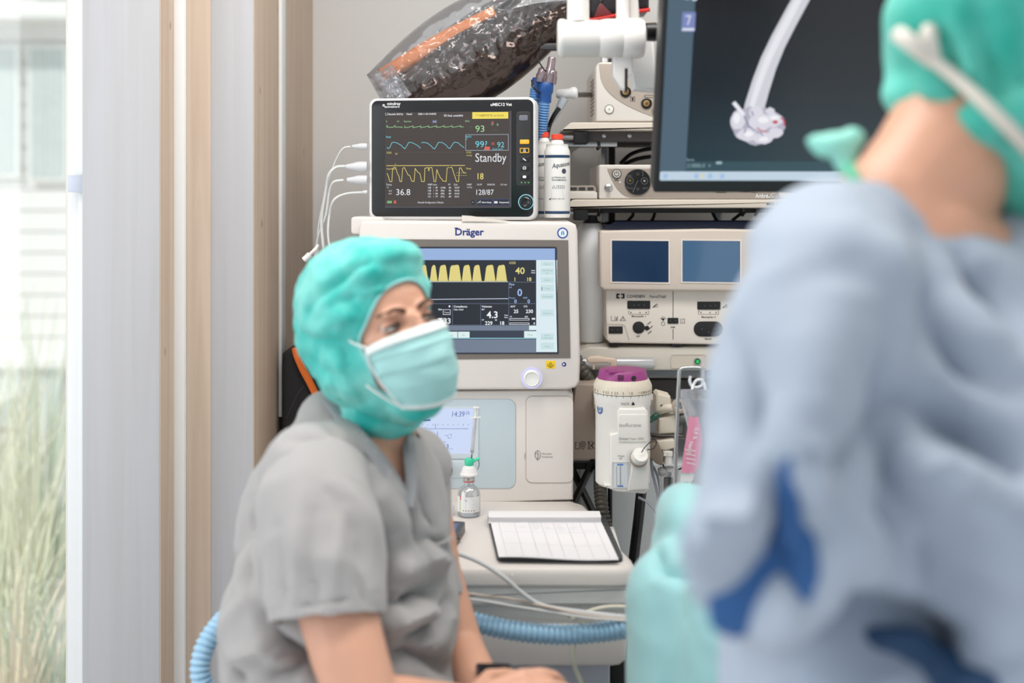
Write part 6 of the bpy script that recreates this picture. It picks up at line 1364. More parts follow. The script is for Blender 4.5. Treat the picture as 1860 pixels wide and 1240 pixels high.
def hand(bm, wrist, d, n, size=1.0, curl=.5, spread=.16, thumb=1):
    """palm, four unequal fingers and a thumb leaving the side of the palm; d along, n out of the back"""
    d = Vector(d).normalized(); n = (Vector(n)-d*Vector(n).dot(d)).normalized(); s = d.cross(n)*thumb; w = Vector(wrist); k = size
    for i in range(4):
        x = (i-1.5)*.019*k; chain(bm, [(w+d*.012*k+s*x*.6, .013*k), (w+d*.085*k+s*x, .0115*k)], 6, None, 12, 8)
    for i, L in enumerate((.066, .080, .075, .060)):
        x = (1.5-i)*.020*k; dirn = (d+s*spread*(1.5-i)*.35).normalized(); p = w+d*.085*k+s*x; pts = [(p, .0098*k)]
        ax = s; cur = dirn
        for j, fr in enumerate((.45, .31, .24)):
            q = Matrix.Rotation(-curl*(.7 if j == 0 else 1), 3, ax); cur2 = q @ cur
            if cur2.dot(n) > cur.dot(n): cur2 = Matrix.Rotation(curl*(.7 if j == 0 else 1), 3, ax) @ cur
            cur = cur2; p = p+cur*L*fr*k; pts.append((p, (.0090-.0009*j)*k))
        chain(bm, pts, 4, None, 12, 8)
    p0 = w+d*.022*k+s*.026*k; t1 = p0+(d*.55+s*.75-n*.25).normalized()*.036*k; t2 = t1+(d*.9+s*.25-n*.4).normalized()*.030*k; t3 = t2+(d*.95-s*.05-n*.45).normalized()*.024*k
    chain(bm, [(p0, .0125*k), (t1, .0108*k), (t2, .0098*k), (t3, .0082*k)], 4, None, 12, 8)
def sleeve(pts, seg=56, step=.006, thick=.0016, cap=False):
    """open tube of cloth with a doubled hem"""
    C_ = cat([Vector((*p, r)).to_3d() if False else Vector(p) for p, r in pts], 8); R_ = []
    n = len(pts); 
    for i in range(len(C_)):
        x = i/8; a = min(int(x), n-2); R_.append(pts[a][1]+(pts[a+1][1]-pts[a][1])*(x-a))
    bm = B(); T = [(C_[min(i+1, len(C_)-1)]-C_[max(i-1, 0)]).normalized() for i in range(len(C_))]
    N = (Vector((0, -1, 0))-T[0]*T[0].dot(Vector((0, -1, 0)))).normalized(); rings = []
    for i in range(len(C_)):
        N = (N-T[i]*N.dot(T[i])).normalized(); B_ = T[i].cross(N)
        rings.append([bm.verts.new(C_[i]+(N*math.cos(2*PI*k/seg)+B_*math.sin(2*PI*k/seg))*R_[i]) for k in range(seg)])
    inner = []
    for i in (len(C_)-1, len(C_)-8):
        NN = (N-T[i]*N.dot(T[i])).normalized(); B_ = T[i].cross(NN)
        inner.append([bm.verts.new(C_[i]+(NN*math.cos(2*PI*k/seg)+B_*math.sin(2*PI*k/seg))*(R_[i]-.004)) for k in range(seg)])
    rings += inner
    for a, b in zip(rings, rings[1:]):
        for k in range(seg): bm.faces.new((a[k], a[(k+1) % seg], b[(k+1) % seg], b[k]))
    bmesh.ops.subdivide_edges(bm, edges=bm.edges[:], cuts=1, use_grid_fill=True)
    bmesh.ops.recalc_face_normals(bm, faces=bm.faces[:])
    me = bpy.data.meshes.new('sl'); bm.to_mesh(me); bm.free(); return me

def nurse():
    t = thing('person', 'seated person in grey scrubs with teal hood and face mask, looking to the right', 'person', (at(640, 0, 1.62).x, 1.62, 0.58))
    HM = Matrix.Translation(at(692, 597, 1.66)) @ Matrix.Rotation(math.radians(-13), 4, 'Y') @ Matrix.Rotation(math.radians(43), 4, 'Z') @ Matrix.Rotation(math.radians(-2), 4, 'X') @ Matrix.Scale(.955, 4)
    HI = HM.inverted(); h = lambda x, y, z: HM @ Vector((x, y, z))
    Rh = HM.to_3x3()
    def hell(bm, c, r, seg=28, ring=18):
        M = HM @ Matrix.Translation(c) @ Matrix.Diagonal((r[0], r[1], r[2], 1)); gell(bm, M, seg, ring)
    S1, S2 = at(568, 866, 1.57), at(750, 850, 1.80)
    ax = (S2-S1); ax.z = 0; ax.normalize(); fw = Vector((ax.y, -ax.x, 0)); RT = Matrix((( ax.x, fw.x, 0), (ax.y, fw.y, 0), (0, 0, 1)))
    RTe = RT.to_euler()
    # ---- skin: one continuous body surface
    bm = B()
    hell(bm, (0, .014, .030), (.0755, .094, .088)); hell(bm, (0, -.028, -.028), (.061, .064, .086)); hell(bm, (0, -.058, -.094), (.026, .024, .022)); hell(bm, (0, -.01, -.055), (.062, .062, .058))
    for sx in (-1, 1):
        hell(bm, (sx*.034, -.066, -.034), (.024, .020, .024)); hell(bm, (sx*.026, -.075, .021), (.020, .011, .007)); hell(bm, (sx*.072, .012, -.008), (.006, .016, .028))
    for i in range(8):
        q = i/7; hell(bm, (0, -.088-.020*q**1.3, .006-.042*q), (.0078+.006*q, .011, .010), 14, 10)
    for sx in (-1, 1): hell(bm, (sx*.011, -.099, -.036), (.009, .010, .008), 12, 8)
    hell(bm, (0, -.088, -.062), (.024, .012, .006)); hell(bm, (0, -.086, -.071), (.020, .012, .006))
    chain(bm, [(h(0, .028, -.06), .054), (at(686, 812, 1.70), .056), (at(676, 860, 1.69), .07)], 7)
    ell(bm, at(668, 960, 1.68), (.135, .088, .15), RTe); ell(bm, at(640, 1150, 1.66), (.13, .10, .16), RTe); ell(bm, at(640, 1330, 1.63), (.155, .11, .12), RTe)
    chain(bm, [(at(640, 830, 1.70), .055), (S1, .056)], 5); chain(bm, [(at(700, 830, 1.72), .05), (S2, .050)], 5)
    elb = at(668, 1292, 1.43); wr = at(846, 1283, 1.52)
    chain(bm, [(S1, .056), (at(612, 1100, 1.48), .050), (at(632, 1180, 1.455), .047), (elb, .042)], 9); chain(bm, [(elb, .043), (at(735, 1290, 1.46), .040), (wr, .026)], 9)
    hand(bm, wr, (1, .18, .18), (0, -.35, 1), .95, .35, thumb=-1)
    el2 = at(838, 1170, 1.73); wr2 = at(900, 1300, 1.60)
    chain(bm, [(S2, .050), (at(790, 1040, 1.77), .040), (el2, .032)], 7); chain(bm, [(el2, .031), (at(866, 1235, 1.66), .031), (wr2, .026)], 8)
    hand(bm, wr2, (.35, -.55, .05), (0, 0, 1), .95, .5)
    me = remesh(bm, .0034, 5)
    # facial relief in head space
    for v in me.vertices:
        p = HI @ v.co
        if p.y < -.04 and abs(p.z) < .06 and abs(p.x) < .06:
            dy = 0
            for sx in (-1, 1):
                x, z = (p.x-sx*.0315), p.z-.001
                dy += .0075*math.exp(-(x/.019)**2-(z/.012)**2)
                al = (x/.0155)**2+(z/.0062)**2
                if al < 1.3: dy += .0050*max(0, 1-al/1.3)**.5
                dy -= .0030*math.exp(-(x/.017)**2-((z-.0105)/.0042)**2)+.0022*math.exp(-(x/.017)**2-((z+.0105)/.0045)**2)
            v.co = HM @ Vector((p.x, p.y+dy, p.z))
    body = obj('body', me, SKIN, t)
    sk = bvh(me)  # NB: already shifted to the thing's origin below
    off = Vector(t.location)
    def onface(x, z, lift=.001):
        o = HM @ Vector((x, -.3, z))-off; d = Rh @ Vector((0, 1, 0)); hh = sk.ray_cast(o, d)
        return (hh[0]+off-d*lift) if hh[0] else h(x, -.08, z)
    for sx in (-1, 1):
        bm = B(); c = h(sx*.0315, -.0655, .001); ell(bm, c, (.0125, .0125, .0125), None, 28, 20); ey = obj('eye', bm, mat('eye_white', (214, 204, 198), .2, coat=.5), t)
        g_ = (Rh @ Vector((.22, -1, -.02))).normalized()
        bm = B(); lathe(bm, [(.0062, 0.0108), (.0058, .0116), (.0, .0124)], c, 24, tuple(g_)); obj('iris', bm, mat('iris_brown', (78, 62, 50), .25), ey)
        bm = B(); lathe(bm, [(.0029, .0121), (.0, .0129)], c, 20, tuple(g_)); obj('pupil', bm, BLACK, ey)
        ce = Vector((sx*.0315, -.0655, .001)); RL = .0136
        def lidp(az, el, r=RL): return HM @ (ce+Vector((math.sin(az)*math.cos(el), -math.cos(az)*math.cos(el), math.sin(el)))*r)
        for up in (1, -1):
            bm = B(); V = []; NA, NE = 24, 10
            edge = lambda az: (.34 if up > 0 else .30)*math.cos(min(1.45, abs(az))*1.0)-.06*up*0+ (.02)
            for i in range(NA+1):
                az = -1.5+3.0*i/NA; e0 = up*edge(az); V.append([bm.verts.new(lidp(az, e0+(up*1.35-e0)*j/NE)) for j in range(NE+1)])
            for x, y in zip(V, V[1:]):
                for j in range(NE): bm.faces.new((x[j], x[j+1], y[j+1], y[j]))
            obj('eyelid', bm, SKIN, t)
            if up > 0:
                bm = B(); tube(bm, [lidp(-1.35+2.7*i/16, edge(-1.35+2.7*i/16)-.02, RL+.0006) for i in range(17)], lambda q, i: .0006+.0013*math.sin(PI*q), 8, 2); obj('eyelashes', bm, mat('lash_dark', (34, 24, 20), .6), t)
            else:
                bm = B(); tube(bm, [lidp(-1.3+2.6*i/16, -edge(-1.3+2.6*i/16)+.01, RL+.0002) for i in range(17)], .0007, 8, 2); obj('lower_lashes', bm, mat('lid_brown', (120, 78, 62), .6), t)
        bm = B(); pts = [onface(sx*x, z, .0006) for x, z in ((.013, .0200), (.021, .0238), (.031, .0258), (.039, .0245), (.045, .0218))]
        tube(bm, pts, lambda q, i: .0036*(1-.75*q)+.0006, 10, 5, flat=.9); obj('eyebrow', bm, mat('brow_brown', (92, 64, 48), .8), t)
    # ---- hood
    bm = B()
    def hellr(c, r): hell(bm, c, r, 36, 24)
    hellr((0, .030, .040), (.094, .112, .098)); hellr((0, .064, .010), (.088, .088, .104)); hellr((-.012, .022, -.04), (.084, .082, .075)); hellr((0, .0, -.085), (.066, .066, .055)); hellr((0, -.043, -.107), (.050, .056, .040)); hellr((0, -.03, .085), (.066, .066, .040)); hellr((0, .040, -.118), (.068, .066, .046))
    hm = remesh(bm, .0042, 10)
    OA, OB, OZ = .067, .093, -.026
    def onorm(p): return math.hypot(p.x/OA, (p.z-OZ)/OB)
    bmh = B(); bmh.from_mesh(hm)
    dele = [v for v in bmh.verts if (lambda p: p.y < .0 and onorm(p) < 1.0)(HI @ v.co)]
    bmesh.ops.delete(bmh, geom=dele, context='VERTS')
    bmh.verts.ensure_lookup_table()
    for v in bmh.verts:
        p = HI @ v.co; q = onorm(p)
        if p.y < .02:
            if v.is_boundary and q < 1.3:
                p.x /= q; p.z = OZ+(p.z-OZ)/q
            w = max(0, min(1, (1.45-q)/.45)); w = w*w*(3-2*w)
            if w > 0:
                wp = HM @ p; nr = sk.find_nearest(wp-off)
                if nr[0]:
                    tgt = nr[0]+off+nr[1]*.003
                    wp = wp.lerp(tgt, w*.85)
                v.co = wp; continue
            v.co = HM @ p
    hm2 = bpy.data.meshes.new('hood'); bmh.normal_update(); bmh.to_mesh(hm2)
    # boundary rim
    be = [e for e in bmh.edges if e.is_boundary]; adj = {}
    for e in be:
        a, b = e.verts; adj.setdefault(a.index, []).append(b.index); adj.setdefault(b.index, []).append(a.index)
    co = {v.index: v.co.copy() for v in bmh.verts}
    best = []
    seen = set()
    for s0 in adj:
        if s0 in seen: continue
        loop = [s0]; seen.add(s0); cur = s0
        while True:
            nx = [x for x in adj[cur] if x not in seen]
            if not nx: break
            cur = nx[0]; seen.add(cur); loop.append(cur)
        if len(loop) > len(best): best = loop
    bmh.free()
    bvh_h = bvh(hm2)
    G = lambda *pp: [ray(bvh_h, *q) for q in pp]
    dent(hm2, [(G((560, 570), (600, 520), (640, 490), (665, 478)), .008, -.010), (G((640, 535), (690, 525), (740, 528), (790, 515)), .006, .006), (G((590, 560), (640, 540), (700, 525)), .006, -.006),
               (G((665, 480), (720, 478), (780, 470)), .010, -.007), (G((560, 540), (580, 490), (640, 440)), .014, .006), (G((555, 610), (600, 620), (640, 640)), .008, -.007), (G((560, 650), (600, 680), (640, 740)), .010, -.008),
               (G((580, 600), (620, 570), (650, 580)), .008, .006), (G((620, 730), (680, 760), (730, 772)), .005, -.007), (G((600, 700), (650, 735), (700, 760)), .006, .005), (G((700, 500), (740, 540), (700, 560)), .006, -.005), (G((610, 640), (630, 690), (660, 730)), .006, .006), (G((575, 700), (600, 745), (640, 770)), .007, .006)])
    crumple(hm2, .0045, 26, 1, fn=lambda c: max(.15, min(1, (onorm(HI @ c)-1)*3)) if (HI @ c).y < .02 else 1)
    hood = obj('hood', hm2, twotone('teal_hood', (24, 178, 168), (128, 214, 204), 13), t)
    so = hood.modifiers.new('s', 'SOLIDIFY'); so.thickness = .0008; so.offset = 0
    loop = [co[i] for i in best]; P = resample(loop+[loop[0]], .006)
    for _ in range(2): P = [(P[i-1]+P[i]+P[(i+1) % len(P)])/3 for i in range(len(P))]
    bm = B(); tube(bm, P+[P[0], P[1]], .0024, 8, 2); obj('elastic_edge', bm, mat('pale_teal_elastic', (150, 214, 212), .6), hood)
    # ---- mask
    def msurf(th, q):       # th angle round the face, q 0 top .. 1 bottom
        z = -.010-.098*q-.012*max(0, q-.6)*2.5*max(0, math.cos(th*1.6)); w = max(0, 1-(abs(th)/1.25)**2)
        front = .085+.021*math.sin(PI*min(1, q*.85+.12))**.7-.016*max(0, q-.75)*4*.5
        side = .0715-.010*q*q
        r = 1/math.sqrt((math.sin(th)/side)**2+(math.cos(th)/front)**2)
        z += .012*(1-w)*(1 if q < .5 else 1)*(0.5-q)*-1.6
        z -= .006*math.cos(th*1.2)*(-1 if q < .15 else 0)
        r += .0014*((q*4.0) % 1.0)*(w > .05)*(q > .18)*min(1, w*3)
        if q < .12: r -= .002*(1-q/.12)
        y = -.016-r*math.cos(th); x = r*math.sin(th)
        return Vector((x, y, z))
    def mk(q0, q1, lift, name, m, par, T_=1.12, nx=60, ny=40):
        bm = B(); V = []
        for j in range(ny+1):
            q = q0+(q1-q0)*j/ny; row = []
            for i in range(nx+1):
                th = -T_+2*T_*i/nx; p = msurf(th*(1-.38*q*q), q); d = Vector((p.x, p.y+.016, 0)).normalized()
                p += d*lift; p += d*.0025*noise.noise((th*3, q*6, 1)); row.append(bm.verts.new(HM @ p))
            V.append(row)
        for a, b in zip(V, V[1:]):
            for i in range(nx): bm.faces.new((a[i], a[i+1], b[i+1], b[i]))
        o = obj(name, bm, m, par); so = o.modifiers.new('s', 'SOLIDIFY'); so.thickness = .0012; so.offset = 0; return o
    msk = mk(0, 1, 0, 'face_mask', mat('mask_teal', (160, 208, 206), .7, var=.03, bump=.1, bscale=500), t)
    WB_ = mat('mask_white', (222, 230, 228), .7, bump=.1, bscale=400)
    mk(0, .13, .0016, 'top_band', WB_, msk, ny=6); mk(.955, 1.0, .0014, 'bottom_band', WB_, msk, ny=3)
    for sx in (-1, 1):
        bm = B(); pts = [HM @ (msurf(sx*1.12*(1-.38*q*q), q)+Vector((sx*.0014, 0, 0))) for q in [k/8 for k in range(9)]]; tube(bm, pts, .0028, 8, 3, flat=.6); obj('side_band', bm, WB_, msk)
        for q, e in ((.0, (sx*.070, -.012, .002)), (1.0, (sx*.067, -.018, -.062))):
            a = msurf(sx*1.12*(1-.38*q*q), q); bm = B(); tube(bm, [HM @ a, HM @ (a.lerp(Vector(e), .5)+Vector((sx*.003, 0, 0))), HM @ Vector(e)], .0016, 8, 4); obj('ear_loop', bm, WB_, msk)
    bm = B()
    for k in range(7):
        x = -.060-.0012*k; tube(bm, [HM @ Vector((x+.006, -.040+.003*k, .03)), HM @ Vector((x+.0005, -.030+.003*k, .0)), HM @ Vector((x, -.026+.004*k, -.03)), HM @ Vector((x+.006, -.022+.003*k, -.052))], .0016, 6, 4)
    obj('hair', bm, mat('dark_brown_hair', (58, 42, 36), .6), t)
    # ---- scrub top
    bm = B()
    ell(bm, at(652, 955, 1.67), (.150, .112, .158), RTe, 32, 22); ell(bm, at(622, 1140, 1.66), (.188, .150, .19), RTe, 32, 22); ell(bm, at(620, 1330, 1.63), (.20, .165, .16), RTe, 32, 22)
    ell(bm, at(548, 985, 1.73), (.092, .092, .15), None, 28, 20); ell(bm, at(600, 835, 1.72), (.075, .07, .07), None, 24, 16); ell(bm, at(742, 1000, 1.66), (.06, .055, .085), None, 24, 16)
    ell(bm, at(712, 838, 1.76), (.050, .055, .052), None, 24, 16)
    chain(bm, [(at(640, 838, 1.70), .062), (S1+Vector((0, .01, 0)), .070)], 6); chain(bm, [(at(700, 840, 1.74), .058), (S2, .060)], 6)
    ell(bm, at(608, 772, 1.74), (.052, .05, .05), None, 24, 16)
    sm = remesh(bm, .0058, 12)
    # neckline: open the front of the top in a V over the chest
    V_ = [(606, 700), (628, 760), (652, 786), (690, 828), (716, 868), (742, 912), (744, 868), (740, 826), (736, 790), (738, 756), (730, 700)]
    def inside(x, y, poly):
        c = False; n = len(poly)
        for i in range(n):
            (x1, y1), (x2, y2) = poly[i], poly[i-1]
            if (y1 > y) != (y2 > y) and x < (x2-x1)*(y-y1)/(y2-y1)+x1: c = not c
        return c
    def seg_near(x, y, poly):
        bd = 1e9; bp = None
        for i in range(1, len(poly)-1+0):
            a = Vector(poly[i]); b = Vector(poly[i+1] if i+1 < len(poly) else poly[0]); ab = b-a; tt = max(0, min(1, (Vector((x, y))-a).dot(ab)/ab.length_squared)); p = a+ab*tt; d = (Vector((x, y))-p).length
            if d < bd: bd = d; bp = p
        return bd, bp
    pre = bvh(sm); bs = B(); bs.from_mesh(sm)
    def px(c): return (930+c.x/c.y*FPX, 350+(CAMZ-c.z)/c.y*FPX)
    nk = at(686, 800, 1.71)
    dl = []
    for v in bs.verts:
        x, y = px(v.co)
        if inside(x, y, V_) and v.normal.y < .35: dl.append(v)
        elif (Vector((v.co.x, v.co.y))-Vector((nk.x, nk.y))).length < .058 and v.co.z > nk.z-.004: dl.append(v)
    bmesh.ops.delete(bs, geom=dl, context='VERTS')
    for v in bs.verts:
        if v.is_boundary:
            x, y = px(v.co); d, p = seg_near(x, y, V_)
            if d < 9 and p.y > 750: v.co = at(p.x, p.y, v.co.y)
    sm2 = bpy.data.meshes.new('scrub'); bs.to_mesh(sm2); bs.free()
    H = lambda *pp: [ray(pre, *q) for q in pp]
    FN = [([(745, 905), (752, 960), (765, 1010)], .010, -.010), ([(700, 900), (735, 950), (760, 1000)], .014, .005), ([(690, 985), (702, 1060), (690, 1150), (700, 1230)], .016, -.024), ([(735, 1040), (780, 1010), (825, 1010)], .013, .012),
          ([(715, 1100), (760, 1075), (835, 1065)], .012, -.016), ([(830, 1090), (790, 1140), (735, 1165)], .013, -.018), ([(720, 1135), (770, 1115), (820, 1120)], .010, .010), ([(705, 1195), (760, 1190), (820, 1215)], .012, -.016),
          ([(480, 1120), (505, 1165), (545, 1190), (620, 1195)], .012, -.020), ([(420, 1195), (480, 1180), (540, 1205), (640, 1225)], .011, .012), ([(430, 970), (450, 1040), (475, 1110)], .012, -.008), ([(408, 1150), (460, 1080), (440, 1000)], .014, .006),
          ([(500, 1225), (560, 1205), (640, 1240)], .010, -.016), ([(740, 1010), (720, 1060), (730, 1120)], .010, .010), ([(590, 770), (620, 800), (660, 830)], .010, -.006), ([(530, 800), (600, 830), (650, 870)], .012, -.006), ([(420, 1210), (440, 1240)], .012, -.014),
          ([(760, 880), (775, 930), (790, 960)], .008, -.007), ([(775, 975), (800, 985), (815, 1010)], .007, -.008), ([(440, 880), (470, 950), (440, 1030)], .01, -.006)]
    dent(sm2, [(H(*p), w, hh*(2.1 if hh < 0 else 1.6)) for p, w, hh in FN]); crumple(sm2, .006, 9, 4); crumple(sm2, .0025, 24, 8)
    SC = mat('grey_scrubs', (163, 160, 159), .8, var=.04, scale=6, sheen=.15, bump=.2, bscale=500)
    top = obj('scrub_top', sm2, SC, t); so = top.modifiers.new('s', 'SOLIDIFY'); so.thickness = .0015; so.offset = -1
    def strip(pp, w, name, m, lift=.003):
        c = [ray(pre, *q)+Vector((0, -lift, 0)) for q in pp]; bm = B(); tube(bm, c, w, 12, 6, flat=.28); return obj(name, bm, m, top)
    strip([(600, 726), (628, 764), (656, 796), (690, 834), (718, 876), (738, 914)], .0125, 'neckband', mat('grey_scrubs_band', (150, 151, 154), .8, bump=.2, bscale=500))
    strip([(741, 920), (747, 874), (744, 830), (741, 790), (742, 762)], .008, 'neckband', mat('grey_scrubs_band', (150, 151, 154)))
    # breast pocket with a faint print
    strip([(775, 990), (800, 985), (822, 975)], .0035, 'pocket_hem', SC, .002)
    # ---- sleeves
    sl = sleeve([(S1+Vector((.012, .02, .01)), .060), (at(573, 910, 1.545), .074), (at(585, 980, 1.515), .0775), (at(592, 1060, 1.49), .075), (at(594, 1120, 1.475), .0715)])
    sb = bvh(sl); K = lambda *pp: [ray(sb, *q) for q in pp]
    dent(sl, [(K((548, 900), (540, 980), (530, 1080)), .012, .006), (K((505, 960), (520, 1040), (515, 1110)), .010, -.006), (K((600, 900), (640, 960), (665, 1050)), .012, -.008), (K((625, 930), (610, 1010), (600, 1110)), .010, .006), (K((575, 930), (565, 1020), (570, 1110)), .008, -.005), (K((650, 1000), (655, 1060), (668, 1100)), .008, -.006), (K((610, 880), (650, 910), (680, 970)), .012, .006), (K((500, 1108), (560, 1100), (620, 1092), (684, 1078)), .0024, -.0035)])
    crumple(sl, .004, 13, 6)
    s1 = obj('sleeve', sl, SC, t)
    K2 = bvh(sl)
    s2m = sleeve([(S2, .052), (at(758, 930, 1.79), .052), (at(768, 1020, 1.77), .052), (at(784, 1092, 1.745), .048)]); crumple(s2m, .004, 14, 9); obj('sleeve', s2m, SC, t)
    # ---- trousers, stool and what the hands hold
    hipc = Vector((at(620, 0, 1.62).x, 1.63, .66))
    bm = B(); ell(bm, hipc, (.17, .14, .10), RTe, 28, 18)
    for sx in (-1, 1):
        a = hipc+ax*(.09*sx)+Vector((0, 0, -.01)); k = a+fw*.40+Vector((0, 0, -.02)); an = k+fw*.04+Vector((0, 0, -.47)); chain(bm, [(a, .085), (k, .062)], 10); chain(bm, [(k, .062), (an, .045)], 10)
        ell(bm, an+fw*.05+Vector((0, 0, -.045)), (.04, .04, .04)) if False else None
    tm = remesh(bm, .010, 8); crumple(tm, .006, 9, 12); obj('trousers', tm, SC, t)
    for sx in (-1, 1):
        k = hipc+ax*(.09*sx)+Vector((0, 0, -.03))+fw*.44; bm = B(); chain(bm, [(Vector((k.x, k.y, .055))+fw*-.03, .045), (Vector((k.x, k.y, .04))+fw*.14, .036)], 8, None); me_ = remesh(bm, .008, 4)
        for v in me_.vertices: v.co.z = max(0.002, v.co.z)
        obj('shoe', me_, mat('white_clog', (220, 220, 220), .5), t)
    st = thing('stool', 'round black stool under the seated person', 'stool', (hipc.x, hipc.y, 0))
    bm = B(); lathe(bm, [(.15, .50), (.175, .51), (.175, .55), (.15, .565), (0, .568)], (hipc.x, hipc.y, 0), 40); obj('seat', bm, BLACK, st)
    bm = B(); lathe(bm, [(.025, .08), (.025, .50)], (hipc.x, hipc.y, 0), 20); obj('column', bm, STEEL, st)
    bm = B(); lathe(bm, [(.24, 0), (.24, .015), (.05, .05), (.04, .08)], (hipc.x, hipc.y, 0), 36); obj('base', bm, DGREY, st)
    ph = thing('smartphone', 'dark phone held in the hands of the seated person at the bottom edge', 'phone', tuple(at(905, 1240, 1.60)))
    bm = B(); box(bm, at(905, 1246, 1.60), (.050, .09, .009), Euler((.25, .1, .2)), .003); obj('body', bm, mat('dark_navy_phone', (36, 40, 52), .3), ph)
    bm = B(); box(bm, at(905, 1246, 1.60)+Vector((0, -.001, .0052)), (.044, .082, .001), Euler((.25, .1, .2))); obj('screen', bm, mat('dark_glass', (20, 22, 28), .1), ph)
nurse()

def surgeon():
    t = thing('person', 'standing person seen from behind in a light blue surgical gown and teal cap, right foreground', 'person', (at(1700, 0, 1.0).x, 1.0, 0))
    HM = Matrix.Translation(at(1840, 95, 1.17)) @ Matrix.Rotation(math.radians(24), 4, 'Y') @ Matrix.Rotation(math.radians(125), 4, 'Z')
    HI = HM.inverted()
    def hell(bm, c, r): gell(bm, HM @ Matrix.Translation(c) @ Matrix.Diagonal((r[0], r[1], r[2], 1)), 30, 20)
    bm = B()
    hell(bm, (0, .014, .030), (.078, .098, .09)); hell(bm, (0, -.03, -.03), (.062, .066, .09)); hell(bm, (0, -.06, -.096), (.028, .024, .022)); hell(bm, (0, -.01, -.055), (.064, .064, .06))
    for sx in (-1, 1): hell(bm, (sx*.072, .012, -.01), (.005, .016, .028)); hell(bm, (sx*.03, -.078, .022), (.026, .012, .009)); hell(bm, (sx*.0105, -.106, -.036), (.009, .010, .008))
    for i in range(8): q = i/7; hell(bm, (0, -.09-.026*q**1.3, .006-.042*q), (.0078+.006*q, .011, .010))
    hell(bm, (0, -.09, -.064), (.024, .012, .007))
    chain(bm, [(HM @ Vector((0, .03, -.05)), .060), (at(1700, 320, 1.11), .066), (at(1630, 400, 1.08), .064), (at(1650, 520, 1.06), .075)], 8)
    ell(bm, at(1690, 640, 1.07), (.11, .07, .14)); ell(bm, at(1700, 1000, 1.07), (.11, .06, .2))
    for s, e, w in ((at(1570, 540, 1.05), at(1407, 1000, .885), at(1500, 1130, 1.16)), (at(1930, 560, 1.16), at(1960, 1000, 1.1), at(1790, 1120, 1.4))):
        chain(bm, [(at(1680, 460, 1.06), .06), (s, .045), (e, .028)], 8); chain(bm, [(e, .028), (w, .024)], 7)
        hand(bm, w, (0.05, 1, -.15), (0, .15, 1), 1.0, .5)
    me = remesh(bm, .0048, 5); obj('body', me, SKIN, t)
    # cap with long tied tail
    bm = B(); hell(bm, (0, .024, .045), (.094, .116, .095)); hell(bm, (0, .070, -.005), (.084, .078, .086)); hell(bm, (0, .055, -.060), (.070, .062, .052)); hell(bm, (0, .02, -.035), (.088, .075, .060)); hell(bm, (0, .075, -.06), (.040, .034, .040)); ell(bm, at(1870, 300, 1.12), (.058, .085, .055)); ell(bm, at(1790, 225, 1.12), (.062, .085, .045)); ell(bm, at(1890, 365, 1.11), (.04, .08, .04)); ell(bm, at(1710, 165, 1.14), (.05, .07, .035))
    cm = remesh(bm, .006, 8); bc = bvh(cm); G = lambda *pp: [ray(bc, *q) for q in pp]
    dent(cm, [(G((1700, 60), (1740, 160), (1800, 300)), .010, -.014), (G((1780, 20), (1800, 140), (1850, 260)), .012, -.014), (G((1640, 130), (1700, 220), (1780, 330)), .008, -.010), (G((1740, 40), (1770, 130), (1830, 230)), .008, .008), (G((1620, 170), (1660, 240), (1720, 310)), .007, .006)])
    crumple(cm, .006, 16, 2)
    bs = B(); bs.from_mesh(cm); dl = [v for v in bs.verts if (lambda p: p.y < -.02 and p.z < .06)(HI @ v.co)]; bmesh.ops.delete(bs, geom=dl, context='VERTS'); cm2 = bpy.data.meshes.new('cap'); bs.to_mesh(cm2); bs.free()
    cap = obj('cap', cm2, twotone('teal_cap_cloth', (0, 160, 142), (110, 212, 196), 8), t); so = cap.modifiers.new('s', 'SOLIDIFY'); so.thickness = .001
    WT = mat('white_strap', (218, 212, 202), .7)
    bm = B(); pts = [ray(bc, *q)+Vector((0, -.006, .0)) for q in ((1690, 110), (1740, 150), (1790, 196), (1830, 236), (1880, 290))]
    tube(bm, pts, .0105, 12, 6, flat=.6); tube(bm, [pts[0], pts[0]+Vector((-.02, -.006, .013)), at(1632, 62, 1.09)], .0082, 12, 5); tube(bm, [pts[0], pts[0]+Vector((-.005, -.004, .02)), at(1690, 48, 1.09)], .008, 12, 5); obj('mask_tie', bm, WT, t, 'thick white strap with knot round the cap')
    bm = B(); V = []
    for j in range(21):
        q = j/20; row = []
        for i in range(41):
            th = (-1.12+2.24*i/40)*(1-.38*q*q); fr_ = .085+.021*math.sin(PI*min(1, q*.85+.12))**.7-.032*max(0, q-.75); sd = .0725-.010*q*q
            r = 1/math.sqrt((math.sin(th)/sd)**2+(math.cos(th)/fr_)**2)+.0014*((q*4) % 1)
            row.append(bm.verts.new(HM @ Vector((r*math.sin(th), -.018-r*math.cos(th), -.010-.098*q-.03*max(0, q-.6)*max(0, math.cos(th*1.6))))))
        V.append(row)
    for a, b in zip(V, V[1:]):
        for i in range(40): bm.faces.new((a[i], a[i+1], b[i+1], b[i]))
    mo = obj('face_mask', bm, mat('mask_teal', (160, 208, 206)), t); so = mo.modifiers.new('s', 'SOLIDIFY'); so.thickness = .0012
